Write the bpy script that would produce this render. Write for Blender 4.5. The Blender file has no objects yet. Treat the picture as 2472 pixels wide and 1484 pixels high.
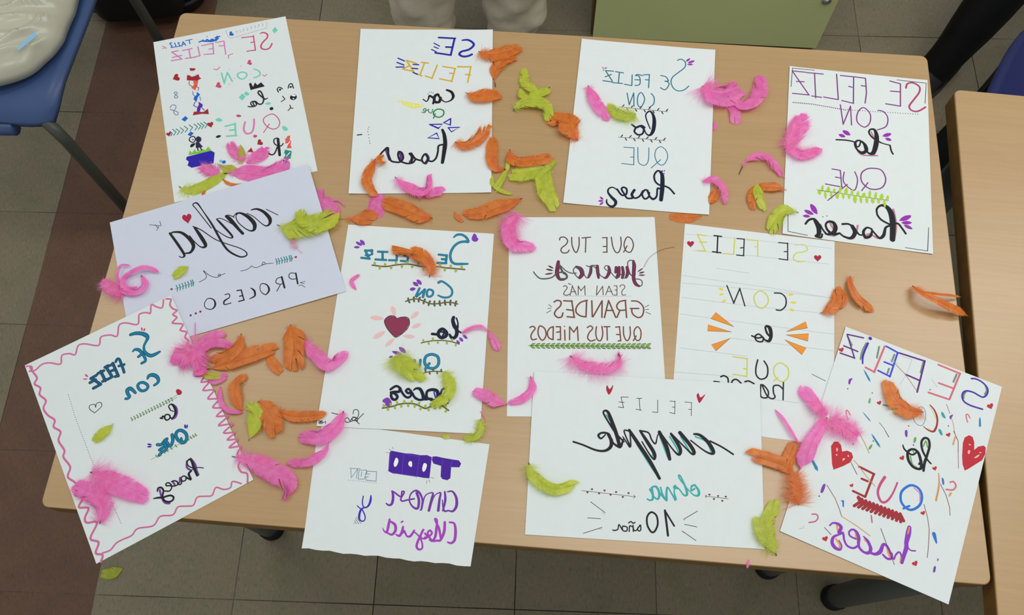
import bpy, bmesh, math, random
from mathutils import Vector, Matrix, noise
D = bpy.data; S = bpy.context.scene; C = S.collection
PI = math.pi; R = math.radians
T = 0.76                                  # height of the desk tops

# ------------------------------------------------------------------ camera
cd = D.cameras.new('camera'); cam = D.objects.new('camera', cd); C.objects.link(cam); S.camera = cam
cd.sensor_fit = 'HORIZONTAL'; cd.sensor_width = 36.0; cd.lens = 36.0*2114.73/2472; cd.clip_start = 0.05
rx, uy, fw = Vector((.99958098, -.02673543, -.01109419)), Vector((.02894588, .9232479, .38311285)), Vector((0, .38327345, -.92363492))
M = Matrix((rx, uy, -fw)).transposed().to_4x4(); M.translation = Vector((0, 0, 1.11392657+T)); cam.matrix_world = M

# ------------------------------------------------------------------ light
S.view_settings.view_transform = 'Standard'; S.view_settings.look = 'None'; S.view_settings.gamma = 1.0
S.view_settings.use_curve_mapping = False; S.view_settings.exposure = 0.0
W = D.worlds.new('world'); S.world = W; W.use_nodes = True
W.node_tree.nodes['Background'].inputs[0].default_value = (.90, .97, 1.0, 1); W.node_tree.nodes['Background'].inputs[1].default_value = .54
def area(name, loc, sx, sy, power, col):
    l = D.lights.new(name, 'AREA'); l.shape = 'RECTANGLE'; l.size = sx; l.size_y = sy; l.energy = power; l.color = col
    o = D.objects.new(name, l); o.location = loc; C.objects.link(o); return o
area('ceiling_light', (-1.35, 1.3, 2.9), 1.2, .35, 9, (1, .97, .91))
area('ceiling_light', (1.85, 1.25, 2.9), 1.3, .5, 16, (1, .97, .91))
area('ceiling_light', (.75, .55, 2.9), 1.6, .6, 17, (1, .98, .94))

# ------------------------------------------------------------------ materials
def lin(c):
    return tuple(((v/255+.055)/1.055)**2.4 if v/255 > .04045 else v/255/12.92 for v in c)+(1,)
MATS = {}
def mat(name, rgb, rough=.6, spec=.3, metal=0, var=0, scale=20, bump=0, sheen=0):
    """plain procedural material; var = noise variation of the colour, bump = fine noise relief"""
    if name in MATS: return MATS[name]
    m = D.materials.new(name); m.use_nodes = True; n = m.node_tree.nodes; l = m.node_tree.links; b = n['Principled BSDF']
    c = lin(rgb); b.inputs['Base Color'].default_value = c; b.inputs['Roughness'].default_value = rough
    b.inputs['Specular IOR Level'].default_value = spec; b.inputs['Metallic'].default_value = metal
    if var or bump:
        tc = n.new('ShaderNodeTexCoord'); nz = n.new('ShaderNodeTexNoise'); nz.inputs['Scale'].default_value = scale; nz.inputs['Detail'].default_value = 5
        l.new(tc.outputs['Object'], nz.inputs['Vector'])
        if var:
            r = n.new('ShaderNodeValToRGB'); l.new(nz.outputs['Fac'], r.inputs['Fac'])
            r.color_ramp.elements[0].position = .3; r.color_ramp.elements[1].position = .7
            r.color_ramp.elements[0].color = tuple(v*(1-var) for v in c[:3])+(1,); r.color_ramp.elements[1].color = tuple(min(1, v*(1+var)) for v in c[:3])+(1,)
            l.new(r.outputs['Color'], b.inputs['Base Color'])
        if bump:
            bp = n.new('ShaderNodeBump'); bp.inputs['Strength'].default_value = bump; bp.inputs['Distance'].default_value = .002
            l.new(nz.outputs['Fac'], bp.inputs['Height']); l.new(bp.outputs['Normal'], b.inputs['Normal'])
    MATS[name] = m; return m
def wood(name, c1, c2, rough=.42, spec=.45):
    """pale beech laminate: fine streaks along local x with a few wavy growth lines"""
    m = D.materials.new(name); m.use_nodes = True; n = m.node_tree.nodes; l = m.node_tree.links; b = n['Principled BSDF']
    tc = n.new('ShaderNodeTexCoord')
    def nz(sc, scale, det):
        mp = n.new('ShaderNodeMapping'); mp.inputs['Scale'].default_value = sc; l.new(tc.outputs['Object'], mp.inputs['Vector'])
        z = n.new('ShaderNodeTexNoise'); z.inputs['Scale'].default_value = scale; z.inputs['Detail'].default_value = det; z.inputs['Roughness'].default_value = .65
        l.new(mp.outputs['Vector'], z.inputs['Vector']); return z
    a = nz((2.2, 60, 10), 3.2, 6); g = nz((1.0, 9, 3), 2.2, 3); f = nz((28, 160, 10), 3, 2)
    m1 = n.new('ShaderNodeMath'); m1.operation = 'MULTIPLY_ADD'; m1.inputs[1].default_value = .55; l.new(a.outputs['Fac'], m1.inputs[0])
    m2 = n.new('ShaderNodeMath'); m2.operation = 'MULTIPLY'; m2.inputs[1].default_value = .3; l.new(g.outputs['Fac'], m2.inputs[0]); l.new(m2.outputs[0], m1.inputs[2])
    m3 = n.new('ShaderNodeMath'); m3.operation = 'MULTIPLY_ADD'; m3.inputs[1].default_value = .15; l.new(f.outputs['Fac'], m3.inputs[0]); l.new(m1.outputs[0], m3.inputs[2])
    r = n.new('ShaderNodeValToRGB'); l.new(m3.outputs[0], r.inputs['Fac']); r.color_ramp.elements[0].position = .36; r.color_ramp.elements[1].position = .64
    r.color_ramp.elements[0].color = lin(c1); r.color_ramp.elements[1].color = lin(c2); l.new(r.outputs['Color'], b.inputs['Base Color'])
    b.inputs['Roughness'].default_value = rough; b.inputs['Specular IOR Level'].default_value = spec
    bp = n.new('ShaderNodeBump'); bp.inputs['Strength'].default_value = .06; bp.inputs['Distance'].default_value = .001; l.new(a.outputs['Fac'], bp.inputs['Height']); l.new(bp.outputs['Normal'], b.inputs['Normal'])
    return m
def floor_mat():
    """vinyl tiles 0.287 x 0.292 m: greenish grey field with one red-brown strip (local column 0), dark joints, flecks"""
    m = D.materials.new('vinyl_tiles'); m.use_nodes = True; n = m.node_tree.nodes; l = m.node_tree.links; b = n['Principled BSDF']
    tc = n.new('ShaderNodeTexCoord'); sp = n.new('ShaderNodeSeparateXYZ'); l.new(tc.outputs['Object'], sp.inputs[0])
    def math_(op, a, c=None, d=None):
        k = n.new('ShaderNodeMath'); k.operation = op
        for i, v in enumerate((a, c, d)):
            if v is None: continue
            if isinstance(v, (int, float)): k.inputs[i].default_value = v
            else: l.new(v, k.inputs[i])
        return k.outputs[0]
    u = math_('DIVIDE', sp.outputs[0], TX); v = math_('DIVIDE', sp.outputs[1], TY)
    fu, fv = math_('FLOOR', u), math_('FLOOR', v)
    du = math_('ABSOLUTE', math_('SUBTRACT', math_('FRACT', u), .5)); dv = math_('ABSOLUTE', math_('SUBTRACT', math_('FRACT', v), .5))
    joint = math_('GREATER_THAN', math_('MAXIMUM', du, dv), .4963)
    strip = math_('COMPARE', fu, 0, .1)
    cv = n.new('ShaderNodeCombineXYZ'); l.new(fu, cv.inputs[0]); l.new(fv, cv.inputs[1])
    wn = n.new('ShaderNodeTexWhiteNoise'); l.new(cv.outputs[0], wn.inputs['Vector'])
    n1 = n.new('ShaderNodeTexNoise'); n1.inputs['Scale'].default_value = 14; n1.inputs['Detail'].default_value = 4; l.new(tc.outputs['Object'], n1.inputs['Vector'])
    mp = n.new('ShaderNodeMapping'); mp.inputs['Scale'].default_value = (1, .45, 1); l.new(tc.outputs['Object'], mp.inputs['Vector'])
    n2 = n.new('ShaderNodeTexNoise'); n2.inputs['Scale'].default_value = 210; n2.inputs['Detail'].default_value = 3; n2.inputs['Roughness'].default_value = .7; l.new(mp.outputs[0], n2.inputs['Vector'])
    def ramp(fac, stops):
        r = n.new('ShaderNodeValToRGB'); l.new(fac, r.inputs['Fac']); e = r.color_ramp.elements
        while len(e) < len(stops): e.new(.5)
        for q, (p, c) in zip(e, stops): q.position = p; q.color = lin(c)
        return r.outputs['Color']
    grey = ramp(n1.outputs['Fac'], [(.3, (136, 128, 100)), (.5, (144, 133, 106)), (.7, (148, 132, 108))])
    red = ramp(n1.outputs['Fac'], [(.3, (112, 80, 62)), (.7, (122, 88, 68))])
    def mix(f, a, c, mode='MIX'):
        k = n.new('ShaderNodeMix'); k.data_type = 'RGBA'; k.blend_type = mode
        if isinstance(f, (int, float)): k.inputs[0].default_value = f
        else: l.new(f, k.inputs[0])
        for i, w in ((6, a), (7, c)):
            if isinstance(w, tuple): k.inputs[i].default_value = w
            else: l.new(w, k.inputs[i])
        return k.outputs[2]
    n3 = n.new('ShaderNodeTexNoise'); n3.inputs['Scale'].default_value = 3.1; n3.inputs['Detail'].default_value = 1; l.new(tc.outputs['Object'], n3.inputs['Vector'])
    jm = n.new('ShaderNodeMapRange'); jm.inputs[1].default_value = .38; jm.inputs[2].default_value = .6; jm.inputs[3].default_value = .25; jm.inputs[4].default_value = 1; l.new(n3.outputs['Fac'], jm.inputs[0]); jn = jm.outputs[0]
    base = mix(strip, grey, red)
    fleck = ramp(n2.outputs['Fac'], [(.3, (150, 150, 150)), (.45, (186, 186, 186)), (.6, (190, 190, 190)), (.72, (225, 225, 220))])
    base = mix(.85, base, fleck, 'MULTIPLY')
    tint = math_('MULTIPLY_ADD', wn.outputs['Value'], .22, 1.28)
    tv = n.new('ShaderNodeCombineXYZ'); [l.new(tint, tv.inputs[i]) for i in range(3)]
    base = mix(1, base, tv.outputs[0], 'MULTIPLY')
    base = mix(math_('MULTIPLY', math_('MULTIPLY', joint, jn), math_('SUBTRACT', 1, math_('MULTIPLY', strip, .6))), base, lin((34, 30, 24)))
    l.new(base, b.inputs['Base Color']); b.inputs['Roughness'].default_value = .5; b.inputs['Specular IOR Level'].default_value = .3
    bp = n.new('ShaderNodeBump'); bp.inputs['Strength'].default_value = .15; bp.inputs['Distance'].default_value = .001; l.new(n2.outputs['Fac'], bp.inputs['Height']); l.new(bp.outputs['Normal'], b.inputs['Normal'])
    return m
def feather_mat(name, rgb, deep, trans=.35):
    """thin dyed barbs: diffuse plus light let through, tinted between two dye strengths by a streaky noise"""
    m = D.materials.new(name); m.use_nodes = True; n = m.node_tree.nodes; l = m.node_tree.links
    for x in list(n): n.remove(x)
    tc = n.new('ShaderNodeTexCoord'); nz = n.new('ShaderNodeTexNoise'); nz.inputs['Scale'].default_value = 110; nz.inputs['Detail'].default_value = 3; l.new(tc.outputs['Object'], nz.inputs['Vector'])
    r = n.new('ShaderNodeValToRGB'); r.color_ramp.elements[0].position = .32; r.color_ramp.elements[1].position = .68
    r.color_ramp.elements[0].color = lin(deep); r.color_ramp.elements[1].color = lin(rgb); l.new(nz.outputs['Fac'], r.inputs['Fac'])
    d = n.new('ShaderNodeBsdfDiffuse'); t = n.new('ShaderNodeBsdfTranslucent'); g = n.new('ShaderNodeBsdfGlossy'); g.inputs['Roughness'].default_value = .45
    g.inputs['Color'].default_value = (1, 1, 1, 1)
    for x in (d, t): l.new(r.outputs['Color'], x.inputs['Color'])
    a = n.new('ShaderNodeMixShader'); a.inputs[0].default_value = trans; l.new(d.outputs[0], a.inputs[1]); l.new(t.outputs[0], a.inputs[2])
    b = n.new('ShaderNodeMixShader'); b.inputs[0].default_value = .035; l.new(a.outputs[0], b.inputs[1]); l.new(g.outputs[0], b.inputs[2])
    o = n.new('ShaderNodeOutputMaterial'); l.new(b.outputs[0], o.inputs['Surface']); return m

# ------------------------------------------------------------------ mesh helpers
class MB:
    """collects vertices and faces and links them as ONE mesh object"""
    def __init__(s): s.v = []; s.f = []; s.m = []
    def add(s, vs, fs, mi=0):
        o = len(s.v); s.v += [tuple(p) for p in vs]; s.f += [tuple(i+o for i in f) for f in fs]; s.m += [mi]*len(fs)
    def box(s, x0, x1, y0, y1, z0, z1, mi=0):
        s.add([(x, y, z) for z in (z0, z1) for y in (y0, y1) for x in (x0, x1)], [(0, 2, 3, 1), (4, 5, 7, 6), (0, 1, 5, 4), (2, 6, 7, 3), (0, 4, 6, 2), (1, 3, 7, 5)], mi)
    def tube(s, pts, rad, n=12, mi=0, cap=True, flat=1.0):
        pts = [Vector(p) for p in pts]; rad = [rad]*len(pts) if isinstance(rad, (int, float)) else rad
        t0 = (pts[1]-pts[0]).normalized(); a = t0.orthogonal().normalized(); vs = []; fs = []
        for i, p in enumerate(pts):
            t = (pts[min(i+1, len(pts)-1)]-pts[max(i-1, 0)]).normalized(); a = (a-t*a.dot(t)).normalized(); b = t.cross(a)
            vs += [p+(a*math.cos(2*PI*k/n)+b*math.sin(2*PI*k/n)*flat)*rad[i] for k in range(n)]
        for i in range(len(pts)-1):
            fs += [(i*n+k, i*n+(k+1) % n, (i+1)*n+(k+1) % n, (i+1)*n+k) for k in range(n)]
        if cap: fs += [tuple(range(n-1, -1, -1)), tuple(range((len(pts)-1)*n, len(pts)*n))]
        s.add(vs, fs, mi)
    def slab(s, outline, z0, z1, bev=.0, mi=0):
        """vertical prism over a convex outline, with a small rounded rim on top and bottom"""
        n = len(outline); cx = sum(p[0] for p in outline)/n; cy = sum(p[1] for p in outline)/n; rings = []
        def ring(off, z):
            o = []
            for x, y in outline:
                d = math.hypot(x-cx, y-cy) or 1; o.append((x-(x-cx)/d*off, y-(y-cy)/d*off, z))
            return o
        prof = [(bev, z0), (bev*.3, z0+bev*.3), (0, z0+bev), (0, z1-bev), (bev*.3, z1-bev*.3), (bev, z1)] if bev else [(0, z0), (0, z1)]
        vs = [p for off, z in prof for p in ring(off, z)]; k = len(prof)
        fs = [(i*n+j, i*n+(j+1) % n, (i+1)*n+(j+1) % n, (i+1)*n+j) for i in range(k-1) for j in range(n)]
        s.add(vs, fs+[tuple(range(n-1, -1, -1)), tuple(range((k-1)*n, k*n))], mi)
    def build(s, name, mats, parent=None, smooth=False):
        me = D.meshes.new(name); me.from_pydata(s.v, [], s.f); mats = mats if isinstance(mats, (list, tuple)) else [mats]
        for q in mats: me.materials.append(q)
        if len(mats) > 1: me.polygons.foreach_set('material_index', s.m)
        if smooth: me.polygons.foreach_set('use_smooth', [True]*len(me.polygons))
        me.update(); o = D.objects.new(name, me); C.objects.link(o)
        if parent: o.parent = parent
        return o
def tag(o, label, cat, group=None):
    o['label'] = label; o['category'] = cat
    if group: o['group'] = group
    return o
def thing(name, label, cat, loc=(0, 0, 0), rz=0, group=None):
    o = D.objects.new(name, None); C.objects.link(o); o.location = loc; o.rotation_euler = (0, 0, rz); o.empty_display_size = .05
    return tag(o, label, cat, group)
def rrect(x0, x1, y0, y1, r, n=6):
    o = []
    for cx, cy, a in ((x1-r, y0+r, -90), (x1-r, y1-r, 0), (x0+r, y1-r, 90), (x0+r, y0+r, 180)):
        o += [(cx+r*math.cos(R(a+90*k/n)), cy+r*math.sin(R(a+90*k/n))) for k in range(n+1)]
    return o
def smooth(p, closed=False, n=5):
    p = [tuple(q) for q in p]; N = len(p)
    if N < 3: return p
    out = []
    for i in range(N if closed else N-1):
        if closed: a, b, c, d = p[i-1], p[i], p[(i+1) % N], p[(i+2) % N]
        else: a, b, c, d = p[max(i-1, 0)], p[i], p[i+1], p[min(i+2, N-1)]
        for k in range(n):
            t = k/n; out.append(tuple(.5*(2*q+(r-o)*t+(2*o-5*q+4*r-s)*t*t+(3*q-o-3*r+s)*t**3) for o, q, r, s in zip(a, b, c, d)))
    if not closed: out.append(p[-1])
    return out

# ------------------------------------------------------------------ setting: the classroom floor
TX, TY = .2870, .2930
FLOOR_ORG = (-1.1226, 0.7703, 0); FLOOR_ANG = -0.06109
fl = MB(); fl.add([(-4, -3, 0), (4.5, -3, 0), (4.5, 5, 0), (-4, 5, 0)], [(0, 1, 2, 3)])
flo = fl.build('floor', floor_mat()); flo['kind'] = 'structure'; flo.location = FLOOR_ORG; flo.rotation_euler = (0, 0, FLOOR_ANG)

# ------------------------------------------------------------------ desks
beech = wood('beech_laminate', (170, 135, 88), (180, 145, 97), .34, .75); edge_shade_m = mat('beech_edge_shaded', (112, 80, 36), .5, .3, var=.2, scale=30)  # edge brown is deeper than the top: shade on the rims painted in
leg_m = mat('grey_enamel', (74, 78, 76), .4, .4); foot_m = mat('black_rubber', (16, 16, 17), .6, .2)
def desk(name, label, loc, rz, w, d, legs, th=.032):
    t = thing(name, label, 'desk', loc, rz)
    top = MB(); top.slab(rrect(0, w, -d, 0, .010), T-th, T, .0016); o = top.build('tabletop', beech, t)
    # the lipping round the board, in a brown darkened to imitate shade
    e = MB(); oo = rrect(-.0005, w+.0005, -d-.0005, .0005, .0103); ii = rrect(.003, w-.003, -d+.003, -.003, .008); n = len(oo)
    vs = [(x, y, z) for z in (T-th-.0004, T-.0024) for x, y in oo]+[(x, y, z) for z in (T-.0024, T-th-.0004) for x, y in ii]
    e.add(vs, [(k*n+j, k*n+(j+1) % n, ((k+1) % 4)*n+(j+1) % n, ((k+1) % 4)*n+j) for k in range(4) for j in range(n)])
    e.build('edge_band', edge_shade_m, t)
    a = MB(); i = .075
    for x0, x1, y0, y1 in ((i, w-i, -i-.02, -i), (i, w-i, -d+i, -d+i+.02), (i, i+.02, -d+i, -i), (w-i-.02, w-i, -d+i, -i)): a.box(x0, x1, y0, y1, T-th-.045, T-th)
    a.build('frame', leg_m, t)
    for x, y, dx, dy in legs:
        g = MB(); g.tube([(x, y, T-th), (x+dx*.5, y+dy*.5, T*.5), (x+dx, y+dy, .014)], [.026, .025, .022], 20); lg = g.build('leg', leg_m, t, True)
        c = MB(); c.tube([(x+dx, y+dy, .034), (x+dx, y+dy, .005), (x+dx, y+dy, 0)], [.0245, .0255, .0245], 20); c.build('foot_cap', foot_m, lg, True)
    return t
desk('desk', 'beech topped school desk covered with lettered sheets and feathers', (-0.5192, 0.9925, 0), -0.10842, 1.1819, 0.7886, [(0.079, -0.698, 0.000, 0.000), (1.108, -0.693, 0.000, 0.000), (0.079, -0.085, 0.000, 0.000), (1.108, -0.085, 0.000, 0.000)])
desk('desk', 'bare beech topped desk beyond the gap at the right', (0.6840, 0.8010, 0), -0.15006, 1.2, .79, [(0.051, -0.681, 0.000, 0.000), (0.051, -0.080, 0.000, 0.000), (1.149, -0.681, 0.000, 0.000), (1.149, -0.080, 0.000, 0.000)])

# ------------------------------------------------------------------ sheets of drawing paper with their lettering
PAL = {'ambercol': (214, 150, 70),
       'aqua': (58, 168, 168),
       'black': (28, 28, 32),
       'blue': (28, 98, 200),
       'blueshade': (52, 70, 190),
       'blush': (232, 188, 186),
       'blush2': (240, 190, 180),
       'brick': (160, 45, 55),
       'brown': (92, 66, 54),
       'citron': (205, 205, 70),
       'cobalt': (66, 66, 205),
       'cobalt2': (40, 115, 205),
       'coral': (228, 92, 78),
       'crimson': (172, 32, 62),
       'faint': (196, 202, 206),
       'fern': (128, 178, 62),
       'grape': (70, 28, 150),
       'grape2': (98, 60, 190),
       'graphite': (62, 62, 64),
       'green': (120, 195, 55),
       'green2': (45, 130, 75),
       'green3': (110, 165, 85),
       'greygreen': (112, 140, 128),
       'indigo': (62, 40, 180),
       'ink': (20, 25, 50),
       'ink_blue': (38, 38, 160),
       'leaf': (82, 132, 68),
       'leaf2': (75, 105, 55),
       'lemon': (232, 226, 80),
       'lime': (170, 205, 55),
       'lime2': (150, 185, 60),
       'magenta': (165, 65, 185),
       'maroon': (120, 45, 60),
       'maroon2': (140, 52, 82),
       'mauve': (128, 58, 130),
       'mint': (120, 205, 180),
       'navy': (42, 28, 165),
       'ochre': (212, 172, 40),
       'orange2': (235, 150, 60),
       'orchid': (215, 125, 180),
       'pale_blue': (125, 185, 215),
       'pencil': (150, 160, 175),
       'pink2': (208, 108, 150),
       'pinkshade': (185, 125, 150),
       'plum': (48, 32, 72),
       'plum2': (150, 50, 165),
       'plum3': (98, 40, 125),
       'purple': (95, 55, 125),
       'raspberry': (180, 60, 110),
       'red': (165, 35, 45),
       'red2': (190, 45, 58),
       'rose': (205, 75, 115),
       'rose2': (195, 80, 125),
       'rose3': (215, 110, 125),
       'rust': (122, 72, 58),
       'salmon': (215, 105, 120),
       'sea': (6, 84, 118),
       'sea_core': (14, 126, 156),
       'sea2': (12, 62, 100),
       'sea2_core': (14, 92, 124),
       'seagreen': (50, 160, 155),
       'sienna': (165, 110, 60),
       'sky': (45, 130, 175),
       'slate': (85, 78, 82),
       'steel': (95, 130, 160),
       'tangerine': (235, 145, 50),
       'teal': (35, 135, 130),
       'teal2': (38, 115, 140),
       'teal3': (18, 92, 122),
       'teal3_core': (34, 136, 172),
       'twig': (112, 82, 68),
       'violet': (85, 38, 165),
       'violet2': (150, 45, 170),
       'violet3': (115, 65, 150),
       'violet4': (125, 60, 175),
       'violet5': (115, 55, 160),
       'violet6': (75, 45, 165),
       'violet7': (140, 60, 185),
       'white': (240, 242, 242),
       'wine': (84, 40, 62),
       'wine_core': (120, 42, 78),
       'yolk': (235, 205, 60)}
INK = {k: mat('ink_'+k, c, .55, .2) for k, c in PAL.items()}
paper_m = mat('drawing_paper', (220, 225, 223), .75, .15, var=.012, scale=60, bump=.05)
lilac_m = mat('lilac_copy_paper', (206, 209, 222), .7, .15, var=.01, scale=60, bump=.03)
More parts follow.
